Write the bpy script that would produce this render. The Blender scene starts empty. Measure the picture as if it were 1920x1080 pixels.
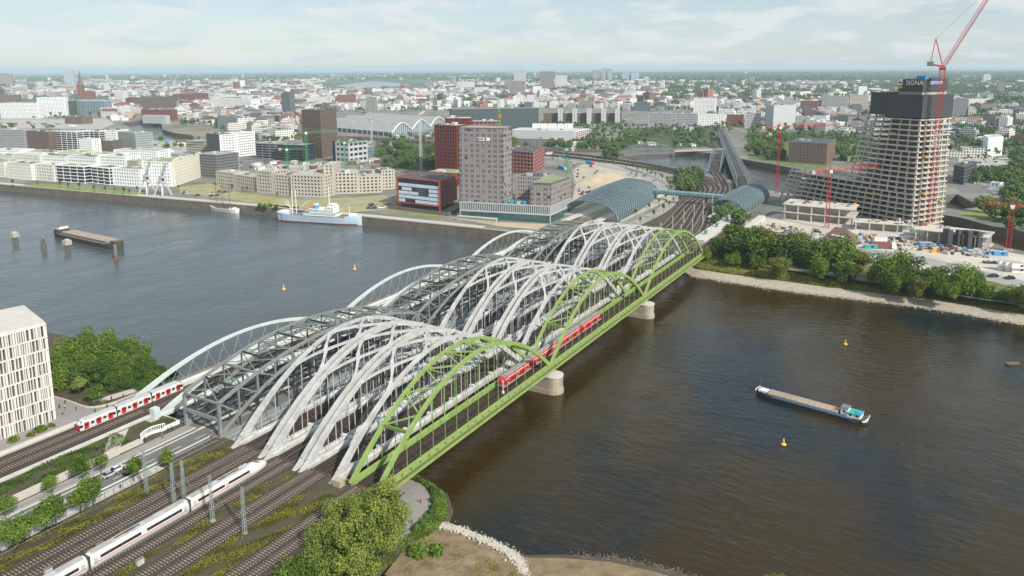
import bpy, math, random
import numpy as np
from mathutils import Vector, Matrix, geometry

random.seed(11)
rng = np.random.default_rng(11)
sc = bpy.context.scene
col = sc.collection
PI = math.pi
R = math.radians

# ------------------------------------------------------------------ camera
# world: X runs along the bridges (north), Y to the left of them, Z up, river surface at z = 0
F, YP, ROLL, DECK = 1420.0, 359.0, R(-0.3), 10.0
PITCH = math.atan(231 / F)
TH = math.atan(840 / (F / math.cos(PITCH)))
h_ = np.array([math.cos(TH), math.sin(TH), 0.0])
r_ = np.array([math.sin(TH), -math.cos(TH), 0.0])
z_ = np.array([0, 0, 1.0])
FW = h_ * math.cos(PITCH) - z_ * math.sin(PITCH)
up_ = h_ * math.sin(PITCH) + z_ * math.cos(PITCH)
RR = r_ * math.cos(ROLL) + up_ * math.sin(ROLL)
UU = up_ * math.cos(ROLL) - r_ * math.sin(ROLL)
CAM = np.array([-145.293, -127.957, 123.819])

def at(px, py, z=7.0):
    """map reading: the point at height z that the survey picture shows at (px, py)"""
    d = RR * (px - 960) / F + UU * (YP - py) / F + FW
    p = CAM + d * ((z - CAM[2]) / d[2])
    return Vector((p[0], p[1], z))

def pr(x, y, z):
    v = np.array([x, y, z]) - CAM
    d = v @ FW
    return 960 + F * (v @ RR) / d, YP - F * (v @ UU) / d

def hgt(px, py, ytop, z=7.0):
    """height of something standing at (px, py) whose top is seen at ytop"""
    p = at(px, py, z)
    lo, hi = z, z + 500
    for _ in range(40):
        m = (lo + hi) / 2
        if pr(p.x, p.y, m)[1] > ytop: lo = m
        else: hi = m
    return lo - z

cd = bpy.data.cameras.new('camera')
cam = bpy.data.objects.new('camera', cd)
col.objects.link(cam)
cd.sensor_width = 36.0
cd.lens = F / 1920 * 36
cd.shift_y = -(540 - YP) / 1920
cd.clip_start, cd.clip_end = 1.0, 90000
cam.matrix_world = Matrix(((RR[0], UU[0], -FW[0], CAM[0]), (RR[1], UU[1], -FW[1], CAM[1]),
                           (RR[2], UU[2], -FW[2], CAM[2]), (0, 0, 0, 1)))
sc.camera = cam

# ------------------------------------------------------------------ sky and sun
SUN_EL = R(37)
SUN_AZ = Vector((-0.38, -0.925, 0)).normalized()      # horizontal direction towards the sun
w = bpy.data.worlds.new('World'); sc.world = w; w.use_nodes = True
nt = w.node_tree; N = nt.nodes; L = nt.links
for n in list(N): N.remove(n)
def wn(t, **k):
    n = N.new(t)
    for a, b in k.items(): setattr(n, a, b)
    return n
sky = wn('ShaderNodeTexSky', sky_type='NISHITA', sun_disc=False, sun_elevation=SUN_EL,
         sun_rotation=math.atan2(SUN_AZ.x, SUN_AZ.y), altitude=50, air_density=1.0, dust_density=0.35, ozone_density=1.6)
geo = wn('ShaderNodeTexCoord')
sep = wn('ShaderNodeSeparateXYZ'); L.new(geo.outputs['Generated'], sep.inputs[0])
def wm(op, a, b=None):
    n = wn('ShaderNodeMath', operation=op)
    for i, v in enumerate((a, b)):
        if v is None: continue
        if isinstance(v, (int, float)): n.inputs[i].default_value = v
        else: L.new(v, n.inputs[i])
    return n.outputs[0]
zc = wm('ADD', wm('MAXIMUM', sep.outputs[2], 0.0), 0.19)
cmb = wn('ShaderNodeCombineXYZ')
L.new(wm('DIVIDE', sep.outputs[0], zc), cmb.inputs[0]); L.new(wm('DIVIDE', sep.outputs[1], zc), cmb.inputs[1])
def cloud(scale, lo, hi, det=7, rough=0.56, off=0.0):
    n = wn('ShaderNodeTexNoise'); n.inputs['Scale'].default_value = scale; n.inputs['Detail'].default_value = det
    n.inputs['Roughness'].default_value = rough
    mp = wn('ShaderNodeMapping'); mp.inputs['Location'].default_value = (off, off * .7, off * .3)
    L.new(cmb.outputs[0], mp.inputs[0]); L.new(mp.outputs[0], n.inputs['Vector'])
    m = wn('ShaderNodeMapRange'); m.interpolation_type = 'SMOOTHSTEP'
    m.inputs['From Min'].default_value = lo; m.inputs['From Max'].default_value = hi
    L.new(n.outputs['Fac'], m.inputs['Value']); return m.outputs[0]
def wmix(f, a, b):
    n = wn('ShaderNodeMix', data_type='RGBA')
    if isinstance(f, float): n.inputs['Factor'].default_value = f
    else: L.new(f, n.inputs['Factor'])
    for i, v in ((6, a), (7, b)):
        if isinstance(v, tuple): n.inputs[i].default_value = (*v, 1)
        else: L.new(v, n.inputs[i])
    return n.outputs[2]
c1 = wmix(wm('ADD', wm('MULTIPLY', cloud(0.8, 0.34, 0.70), 0.30), 0.36), sky.outputs[0], (5.9, 7.0, 7.9))   # veil of pale cloud
c2 = wmix(wm('MULTIPLY', cloud(2.1, 0.46, 0.62, off=3.1), 0.74), c1, (7.9, 8.1, 8.1))           # brighter puffs
c3 = wmix(wm('MULTIPLY', cloud(2.0, 0.50, 0.66, off=9.4), 0.42), c2, (4.9, 6.2, 7.2))         # grey-blue bases
bg = wn('ShaderNodeBackground'); bg.inputs['Strength'].default_value = 0.105
L.new(c3, bg.inputs['Color'])
wo = wn('ShaderNodeOutputWorld'); L.new(bg.outputs[0], wo.inputs['Surface'])

sd = bpy.data.lights.new('sun', 'SUN'); sd.energy = 4.7; sd.angle = R(0.55); sd.color = (1.0, 0.945, 0.87)
sun = bpy.data.objects.new('sun', sd); col.objects.link(sun)
sun.location = (0, -200, 600)
sun.rotation_euler = (-Vector((SUN_AZ.x * math.cos(SUN_EL), SUN_AZ.y * math.cos(SUN_EL), math.sin(SUN_EL)))).to_track_quat('-Z', 'Y').to_euler()

vs = sc.view_settings
vs.view_transform = 'Standard'; vs.look = 'None'; vs.exposure = 0.0; vs.gamma = 1.0; vs.use_curve_mapping = False
sc.render.engine = 'CYCLES'
cy = sc.cycles
cy.use_denoising = True
try: cy.denoiser = 'OPENIMAGEDENOISE'
except Exception: pass
cy.max_bounces = 5; cy.diffuse_bounces = 2; cy.glossy_bounces = 2; cy.transmission_bounces = 3; cy.transparent_max_bounces = 6
cy.volume_bounces = 2; cy.caustics_reflective = False; cy.caustics_refractive = False
cy.sample_clamp_indirect = 4.0

# ------------------------------------------------------------------ materials
def s2l(c):
    return tuple(((v / 255) / 12.92 if v / 255 <= 0.04045 else ((v / 255 + 0.055) / 1.055) ** 2.4) for v in c)
MATS = {}
def mat(name, rgb, rough=0.7, var=0.12, scale=0.6, metal=0.0, bump=0.0, bscale=None, spec=0.5, rgb2=None, det=5, alpha=None, coat=0):
    """colour that varies softly over the surface (noise in world space), rgb in 0-255 reflectance"""
    if name in MATS: return MATS[name]
    m = bpy.data.materials.new(name); m.use_nodes = True
    n = m.node_tree.nodes; l = m.node_tree.links; b = n['Principled BSDF']
    b.inputs['Roughness'].default_value = rough; b.inputs['Metallic'].default_value = metal
    b.inputs['Specular IOR Level'].default_value = spec
    if coat: b.inputs['Coat Weight'].default_value = coat
    c = s2l(rgb)
    g = n.new('ShaderNodeNewGeometry')
    t = n.new('ShaderNodeTexNoise'); t.inputs['Scale'].default_value = scale; t.inputs['Detail'].default_value = det
    t.inputs['Roughness'].default_value = 0.62
    l.new(g.outputs['Position'], t.inputs['Vector'])
    mr = n.new('ShaderNodeMapRange'); mr.inputs['From Min'].default_value = 0.3; mr.inputs['From Max'].default_value = 0.7
    l.new(t.outputs['Fac'], mr.inputs['Value'])
    mx = n.new('ShaderNodeMix'); mx.data_type = 'RGBA'
    l.new(mr.outputs[0], mx.inputs['Factor'])
    c2 = s2l(rgb2) if rgb2 else tuple(min(1, v * (1 + var)) for v in c)
    c1 = c if rgb2 else tuple(v * (1 - var) for v in c)
    mx.inputs[6].default_value = (*c1, 1); mx.inputs[7].default_value = (*c2, 1)
    l.new(mx.outputs[2], b.inputs['Base Color'])
    if bump:
        t2 = n.new('ShaderNodeTexNoise'); t2.inputs['Scale'].default_value = bscale or scale * 6; t2.inputs['Detail'].default_value = 4
        l.new(g.outputs['Position'], t2.inputs['Vector'])
        bp = n.new('ShaderNodeBump'); bp.inputs['Strength'].default_value = bump; bp.inputs['Distance'].default_value = 0.2
        l.new(t2.outputs['Fac'], bp.inputs['Height']); l.new(bp.outputs[0], b.inputs['Normal'])
    if alpha is not None:
        b.inputs['Alpha'].default_value = alpha
    MATS[name] = m
    return m

def leafmat(name, a, b_, trans=0.25):
    if name in MATS: return MATS[name]
    m = bpy.data.materials.new(name); m.use_nodes = True
    n = m.node_tree.nodes; l = m.node_tree.links; b = n['Principled BSDF']
    b.inputs['Roughness'].default_value = 0.65; b.inputs['Specular IOR Level'].default_value = 0.25
    at_ = n.new('ShaderNodeAttribute'); at_.attribute_name = 'tone'
    oi = n.new('ShaderNodeObjectInfo')
    ad = n.new('ShaderNodeMath'); ad.operation = 'MULTIPLY_ADD'; ad.inputs[1].default_value = 0.35; 
    l.new(oi.outputs['Random'], ad.inputs[0]); l.new(at_.outputs['Fac'], ad.inputs[2])
    sb = n.new('ShaderNodeMath'); sb.operation = 'SUBTRACT'; sb.use_clamp = True; sb.inputs[1].default_value = 0.17
    l.new(ad.outputs[0], sb.inputs[0])
    mx = n.new('ShaderNodeMix'); mx.data_type = 'RGBA'
    l.new(sb.outputs[0], mx.inputs['Factor'])
    mx.inputs[6].default_value = (*s2l(a), 1); mx.inputs[7].default_value = (*s2l(b_), 1)
    l.new(mx.outputs[2], b.inputs['Base Color'])
    tr = n.new('ShaderNodeBsdfTranslucent'); l.new(mx.outputs[2], tr.inputs['Color'])
    ms = n.new('ShaderNodeMixShader'); ms.inputs[0].default_value = trans
    out = n['Material Output']
    l.new(b.outputs[0], ms.inputs[1]); l.new(tr.outputs[0], ms.inputs[2]); l.new(ms.outputs[0], out.inputs['Surface'])
    MATS[name] = m
    return m

def facademat(name, glass=(52, 62, 70), pu=3.3, pv=3.4, wu=0.5, wv=0.55):
    """far facades: the wall's own colour from the 'Col' attribute, window grid in wall coordinates"""
    if name in MATS: return MATS[name]
    m = bpy.data.materials.new(name); m.use_nodes = True
    n = m.node_tree.nodes; l = m.node_tree.links; b = n['Principled BSDF']
    b.inputs['Roughness'].default_value = 0.6
    g = n.new('ShaderNodeNewGeometry')
    cr = n.new('ShaderNodeVectorMath'); cr.operation = 'CROSS_PRODUCT'; cr.inputs[1].default_value = (0, 0, 1)
    l.new(g.outputs['True Normal'], cr.inputs[0])
    dt = n.new('ShaderNodeVectorMath'); dt.operation = 'DOT_PRODUCT'
    l.new(cr.outputs[0], dt.inputs[0]); l.new(g.outputs['Position'], dt.inputs[1])
    sp = n.new('ShaderNodeSeparateXYZ'); l.new(g.outputs['Position'], sp.inputs[0])
    sn = n.new('ShaderNodeSeparateXYZ'); l.new(g.outputs['True Normal'], sn.inputs[0])
    def mth(op, a, v=None, clamp=False):
        q = n.new('ShaderNodeMath'); q.operation = op; q.use_clamp = clamp
        l.new(a, q.inputs[0])
        if isinstance(v, (int, float)): q.inputs[1].default_value = v
        elif v is not None: l.new(v, q.inputs[1])
        return q.outputs[0]
    mu = mth('LESS_THAN', mth('FRACT', mth('DIVIDE', dt.outputs['Value'], pu)), wu)
    mv = mth('LESS_THAN', mth('FRACT', mth('DIVIDE', sp.outputs[2], pv)), wv)
    wall = mth('LESS_THAN', mth('ABSOLUTE', sn.outputs[2]), 0.5)
    mk = mth('MULTIPLY', mth('MULTIPLY', mu, mv), wall)
    a = n.new('ShaderNodeAttribute'); a.attribute_name = 'Col'
    mx = n.new('ShaderNodeMix'); mx.data_type = 'RGBA'; l.new(mk, mx.inputs['Factor'])
    l.new(a.outputs['Color'], mx.inputs[6]); mx.inputs[7].default_value = (*s2l(glass), 1)
    l.new(mx.outputs[2], b.inputs['Base Color'])
    rr = n.new('ShaderNodeMapRange'); rr.inputs['To Min'].default_value = 0.7; rr.inputs['To Max'].default_value = 0.2
    l.new(mk, rr.inputs['Value']); l.new(rr.outputs[0], b.inputs['Roughness'])
    MATS[name] = m
    return m

# ------------------------------------------------------------------ mesh builder
class MB:
    def __init__(s): s.v = []; s.f = []; s.c = None
    def add(s, vs, fs):
        o = len(s.v); s.v.extend([tuple(p) for p in vs]); s.f.extend([tuple(i + o for i in q) for q in fs]); return s
    def box(s, cx, cy, cz, sx, sy, sz, rz=0.0):
        """centre in plan, cz = bottom"""
        c, q = math.cos(rz), math.sin(rz); vs = []
        for z in (cz, cz + sz):
            for a, b in ((-1, -1), (1, -1), (1, 1), (-1, 1)):
                x, y = a * sx / 2, b * sy / 2
                vs.append((cx + x * c - y * q, cy + x * q + y * c, z))
        return s.add(vs, BOXF)
    def beam(s, p, q, w, h=None, up=(0, 0, 1)):
        p, q = Vector(p), Vector(q); h = h or w
        d = (q - p)
        if d.length < 1e-6: return s
        d.normalize(); u = Vector(up)
        if abs(d.dot(u)) > 0.99: u = Vector((1, 0, 0))
        a = d.cross(u).normalized() * (w / 2); b = a.cross(d).normalized() * (h / 2)
        vs = [p - a - b, p + a - b, p + a + b, p - a + b, q - a - b, q + a - b, q + a + b, q - a + b]
        return s.add(vs, [(3, 2, 1, 0), (4, 5, 6, 7), (0, 1, 5, 4), (1, 2, 6, 5), (2, 3, 7, 6), (3, 0, 4, 7)])
    def prism(s, poly, z0, z1, top=True, bottom=True):
        n = len(poly)
        if sum(poly[i][0] * poly[(i + 1) % n][1] - poly[(i + 1) % n][0] * poly[i][1] for i in range(n)) < 0: poly = poly[::-1]
        vs = [(p[0], p[1], z0) for p in poly] + [(p[0], p[1], z1) for p in poly]
        fs = [(i, (i + 1) % n, n + (i + 1) % n, n + i) for i in range(n)]
        if top: fs.append(tuple(range(n, 2 * n)))
        if bottom: fs.append(tuple(range(n - 1, -1, -1)))
        return s.add(vs, fs)
    def sweep(s, path, w, h, up=(0, 0, 1), sec=None):
        """rectangular (or given unit) section along a path; w, h numbers or lists"""
        path = [Vector(p) for p in path]; n = len(path)
        W = w if isinstance(w, (list, tuple)) else [w] * n; H = h if isinstance(h, (list, tuple)) else [h] * n
        sec = sec or [(-.5, -.5), (.5, -.5), (.5, .5), (-.5, .5)]; k = len(sec); vs = []
        for i, p in enumerate(path):
            d = (path[min(i + 1, n - 1)] - path[max(i - 1, 0)]).normalized()
            a = d.cross(Vector(up))
            if a.length < 1e-4: a = Vector((0, 1, 0))
            a.normalize(); b = a.cross(d).normalized()
            vs += [p + a * (u * W[i]) + b * (v * H[i]) for u, v in sec]
        fs = [(i * k + j, i * k + (j + 1) % k, (i + 1) * k + (j + 1) % k, (i + 1) * k + j) for i in range(n - 1) for j in range(k)]
        fs += [tuple(range(k - 1, -1, -1)), tuple((n - 1) * k + j for j in range(k))]
        return s.add(vs, fs)
    def tube(s, path, r, n=6):
        sec = [(math.cos(2 * PI * i / n), math.sin(2 * PI * i / n)) for i in range(n)]
        return s.sweep(path, r, r, sec=sec)
    def lathe(s, prof, c, n=10):
        vs = [(c[0] + r * math.cos(2 * PI * i / n), c[1] + r * math.sin(2 * PI * i / n), c[2] + z) for r, z in prof for i in range(n)]
        fs = [(j * n + i, j * n + (i + 1) % n, (j + 1) * n + (i + 1) % n, (j + 1) * n + i) for j in range(len(prof) - 1) for i in range(n)]
        fs += [tuple(range(n - 1, -1, -1)), tuple((len(prof) - 1) * n + i for i in range(n))]
        return s.add(vs, fs)
    def build(s, name, m, parent=None, smooth=False, kind=None):
        me = bpy.data.meshes.new(name)
        o0 = ORG.get(parent.name, (0, 0, 0)) if parent else (0, 0, 0)
        v = np.array(s.v, dtype=float).reshape(-1, 3) - np.array(o0)
        me.from_pydata(v.tolist(), [], s.f)
        if isinstance(m, str): m = MATS[m]
        me.materials.append(m)
        if s.c is not None:
            ca = me.color_attributes.new('Col', 'FLOAT_COLOR', 'POINT')
            arr = np.ones((len(s.v), 4), dtype=np.float32); arr[:, :3] = np.array(s.c); ca.data.foreach_set('color', arr.ravel())
        if smooth: me.polygons.foreach_set('use_smooth', [True] * len(me.polygons))
        me.update()
        o = bpy.data.objects.new(name, me); col.objects.link(o)
        if parent: o.parent = parent; ORG[o.name] = o0
        if kind: o['kind'] = kind
        return o
BOXF = [(3, 2, 1, 0), (4, 5, 6, 7), (0, 1, 5, 4), (1, 2, 6, 5), (2, 3, 7, 6), (3, 0, 4, 7)]
ORG = {}
def tag(o, label=None, cat=None, group=None, kind=None):
    if label: o['label'] = label
    if cat: o['category'] = cat
    if group: o['group'] = group
    if kind: o['kind'] = kind
    return o
def thing(name, label, cat, loc=(0, 0, 0), group=None, rz=0.0):
    o = bpy.data.objects.new(name, None); col.objects.link(o)
    o.empty_display_size = 1.0
    o.location = loc; o.rotation_euler = (0, 0, rz)
    ORG[o.name] = tuple(loc) if not rz else (0, 0, 0)
    return tag(o, label, cat, group)
def kids(o): return [c for c in bpy.data.objects if c.parent == o] if False else list(o.children)
def copy_tree(o, loc=None, rz=None, label=None, parent=None, scale=None):
    c = o.copy(); col.objects.link(c)
    if parent is not None: c.parent = parent
    if loc is not None: c.location = loc
    if rz is not None: c.rotation_euler = (0, 0, rz)
    if scale is not None: c.scale = scale if not isinstance(scale, (int, float)) else (scale,) * 3
    if label: c['label'] = label
    for ch in KIDS.get(o.name, None) or o.children: copy_tree(ch, parent=c)
    return c
KIDS = {}
def remember(o):
    """cache children lists of a prototype (object.children is slow in large scenes)"""
    KIDS[o.name] = list(o.children)
    for c in KIDS[o.name]: remember(c)
def inst(name, mesh, parent=None, loc=(0, 0, 0), rz=0.0, scale=None):
    o = bpy.data.objects.new(name, mesh); col.objects.link(o)
    o.location = loc; o.rotation_euler = (0, 0, rz)
    if scale is not None: o.scale = scale if not isinstance(scale, (int, float)) else (scale,) * 3
    if parent: o.parent = parent
    return o
def struct(o): o['kind'] = 'structure'; return o
def flat(name, outer, z, m, holes=(), parent=None):
    """horizontal sheet with holes"""
    loops = [[Vector((p[0], p[1], 0)) for p in outer]] + [[Vector((p[0], p[1], 0)) for p in hh] for hh in holes]
    tris = geometry.tessellate_polygon(loops)
    pts = [p for lp in loops for p in lp]
    b = MB(); fs = []
    for t in tris:
        a, c, d = (pts[i] for i in t)
        fs.append(t if (c - a).cross(d - a).z > 0 else (t[0], t[2], t[1]))
    b.add([(p.x, p.y, z) for p in pts], fs)
    return b.build(name, m, parent)
def off_line(p, q, d):
    p, q = Vector(p), Vector(q); t = (q - p).normalized(); n_ = Vector((-t.y, t.x)); return n_ * d
def ribbon(path, w0, w1):
    """strip polygon left/right of a plan path: offsets w0 (right) .. w1 (left)"""
    path = [Vector((p[0], p[1])) for p in path]; a, b = [], []
    for i, p in enumerate(path):
        d = (path[min(i + 1, len(path) - 1)] - path[max(i - 1, 0)]).normalized(); n_ = Vector((-d.y, d.x))
        a.append(p + n_ * w0); b.append(p + n_ * w1)
    return a, b
def strip(name, path, w0, w1, z, m, thick=None, parent=None):
    a, b = ribbon(path, w0, w1); n = len(a); B = MB()
    zs = [(p[2] if len(p) > 2 else 0) + z for p in path]
    vs = [(p.x, p.y, zs[i]) for i, p in enumerate(a)] + [(p.x, p.y, zs[i]) for i, p in enumerate(b)]
    fs = [(i, i + 1, n + i + 1, n + i) for i in range(n - 1)]
    if thick:
        vs += [(x, y, zz - thick) for x, y, zz in vs]; m2 = 2 * n
        fs += [(m2 + n + i, m2 + n + i + 1, m2 + i + 1, m2 + i) for i in range(n - 1)]
        fs += [(m2 + i, m2 + i + 1, i + 1, i) for i in range(n - 1)] + [(n + i, n + i + 1, m2 + n + i + 1, m2 + n + i) for i in range(n - 1)]
        fs += [(0, n, m2 + n, m2), (n - 1, m2 + n - 1, m2 + 2 * n - 1, 2 * n - 1)]
    B.add(vs, fs)
    return B.build(name, m, parent)
# ------------------------------------------------------------------ palette
mat('white_steel', (206, 206, 203), 0.5, 0.11, 0.3, det=10, rgb2=(170, 168, 162))
mat('mint_steel', (202, 211, 206), 0.5, 0.11, 0.25, det=9)
mat('green_steel', (142, 166, 94), 0.55, 0.16, 0.3, det=9)
mat('grey_steel', (132, 138, 133), 0.55, 0.18, 0.4, det=9)
mat('dark_steel', (60, 65, 65), 0.55, 0.15, 0.5)
mat('concrete', (176, 170, 158), 0.85, 0.14, 0.35, bump=0.2)
mat('pale_concrete', (202, 197, 188), 0.85, 0.10, 0.4, bump=0.1)
mat('old_concrete', (168, 158, 138), 0.9, 0.25, 0.25, bump=0.3)
mat('quay_stone', (112, 104, 92), 0.9, 0.3, 0.22, bump=0.4)
mat('ballast', (70, 61, 54), 0.95, 0.3, 1.3, bump=0.6, bscale=5)
mat('track_bed', (44, 38, 34), 0.95, 0.3, 1.6, bump=0.6, bscale=5)
mat('rail_steel', (120, 100, 86), 0.35, 0.2, 1.0, metal=0.7)
mat('sleeper_concrete', (150, 138, 124), 0.9, 0.2, 1.2)
mat('asphalt', (112, 110, 106), 0.9, 0.12, 0.5, bump=0.15)
mat('far_road', (158, 156, 150), 0.9, 0.12, 0.08)
mat('paving', (150, 146, 140), 0.9, 0.12, 0.9, bump=0.1)
mat('pale_paving', (196, 188, 176), 0.9, 0.08, 0.5)
mat('road_paint', (220, 220, 215), 0.7, 0.08, 2.0)
mat('glass_dark', (44, 54, 60), 0.12, 0.25, 0.2, spec=0.8)
mat('glass_teal', (58, 92, 96), 0.1, 0.3, 0.15, spec=0.8)
mat('glass_vault', (112, 144, 150), 0.18, 0.2, 0.12, spec=0.8)
mat('train_white', (218, 215, 209), 0.3, 0.04, 0.5, coat=0.3)
mat('train_grey', (150, 150, 150), 0.45, 0.1, 0.8)
mat('train_red', (206, 24, 26), 0.35, 0.06, 0.8, coat=0.3)
mat('black', (22, 23, 25), 0.5, 0.2, 0.5)
mat('dark_grey', (60, 62, 64), 0.6, 0.15, 0.6)
mat('mid_grey', (120, 122, 122), 0.7, 0.12, 0.6)
mat('light_grey', (186, 188, 188), 0.6, 0.08, 0.6)
mat('white_paint', (236, 235, 230), 0.5, 0.06, 0.5)
mat('crane_red', (186, 36, 52), 0.5, 0.12, 0.5)
mat('crane_green', (58, 160, 104), 0.5, 0.12, 0.5)
mat('crane_yellow', (222, 158, 52), 0.5, 0.12, 0.5)
mat('crane_white', (206, 208, 204), 0.5, 0.12, 0.5)
mat('sand', (190, 175, 145), 0.95, 0.16, 0.08, bump=0.3, bscale=0.4)
mat('gravel_beach', (176, 166, 148), 0.95, 0.2, 0.5, bump=0.6, bscale=2.0)
mat('mud', (106, 90, 64), 0.85, 0.2, 0.22, bump=1.0, bscale=0.9, rgb2=(158, 138, 106), det=10)
mat('stone_white', (196, 188, 174), 0.9, 0.15, 1.5)
mat('grass', (112, 128, 62), 0.95, 0.3, 0.1, bump=0.4, bscale=1.5, rgb2=(150, 156, 84))
mat('wild_grass', (84, 92, 44), 0.95, 0.3, 0.15, bump=0.5, bscale=1.5, rgb2=(122, 128, 58))
mat('soil', (92, 80, 64), 0.95, 0.2, 0.35, bump=0.6, bscale=2.5, rgb2=(68, 68, 42), det=10)
mat('city_ground', (150, 146, 138), 0.95, 0.1, 0.018, rgb2=(92, 100, 82), det=9)
mat('far_country', (62, 88, 62), 0.95, 0.1, 0.0011, rgb2=(98, 116, 92), det=9)
mat('bark', (78, 66, 54), 0.9, 0.2, 1.0)
mat('red_facade', (120, 54, 46), 0.6, 0.12, 0.3)
mat('brick_red', (132, 84, 76), 0.85, 0.15, 0.4)
mat('brick_brown', (116, 100, 88), 0.85, 0.15, 0.4)
mat('cream_wall', (228, 224, 214), 0.8, 0.06, 0.15)
mat('white_wall', (242, 242, 239), 0.8, 0.05, 0.15)
mat('beige_wall', (190, 183, 168), 0.85, 0.08, 0.15)
mat('grey_wall', (160, 164, 162), 0.8, 0.08, 0.15)
mat('dark_wall', (86, 90, 90), 0.7, 0.12, 0.2)
mat('yellow_wall', (232, 226, 208), 0.8, 0.06, 0.15)
mat('pink_wall', (160, 108, 102), 0.8, 0.08, 0.2)
mat('roof_grey', (158, 158, 154), 0.85, 0.14, 0.1)
mat('roof_pale', (200, 200, 194), 0.85, 0.10, 0.1)
mat('roof_dark', (84, 88, 90), 0.8, 0.2, 0.12)
mat('roof_green', (124, 146, 112), 0.95, 0.2, 0.12, rgb2=(160, 164, 120))
mat('roof_tile', (118, 96, 84), 0.9, 0.14, 0.8)
mat('scaffold_net', (158, 150, 147), 0.9, 0.1, 0.3)
mat('wood_deck', (138, 122, 106), 0.9, 0.12, 0.5)
mat('skin', (198, 150, 122), 0.7)
mat('cloth_dark', (46, 48, 56), 0.9)
mat('cloth_blue', (58, 80, 120), 0.9)
mat('cloth_orange', (206, 120, 40), 0.9)
mat('cloth_pale', (190, 184, 176), 0.9)
mat('buoy_yellow', (236, 190, 48), 0.5, 0.1, 0.8)
mat('hull_blue', (190, 208, 222), 0.5, 0.10, 0.15)
mat('hull_white', (232, 232, 226), 0.5, 0.08, 0.2)
mat('hull_dark', (78, 74, 66), 0.7, 0.2, 0.2)
mat('barge_cover', (158, 142, 124), 0.8, 0.08, 0.12, rgb2=(176, 160, 140))
mat('bright_blue', (70, 150, 200), 0.6, 0.1, 0.5)
mat('teal_paint', (60, 170, 160), 0.6, 0.15, 0.5)
mat('timber', (112, 98, 84), 0.9, 0.2, 0.8)
LEAF = leafmat('leaf', (62, 92, 30), (136, 160, 60))
LEAF_DARK = leafmat('leaf_dark', (46, 74, 30), (100, 130, 50))
LEAF_YELLOW = leafmat('leaf_yellow', (92, 114, 42), (172, 182, 88), 0.3)
LEAF_OLIVE = leafmat('leaf_olive', (70, 84, 32), (142, 150, 66))
LEAF_FAR = leafmat('leaf_far', (66, 92, 52), (118, 142, 76), 0.15)
LEAF_SHRUB = leafmat('leaf_shrub', (70, 76, 28), (158, 154, 52), 0.2)
CITY = facademat('city_facade')

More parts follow.
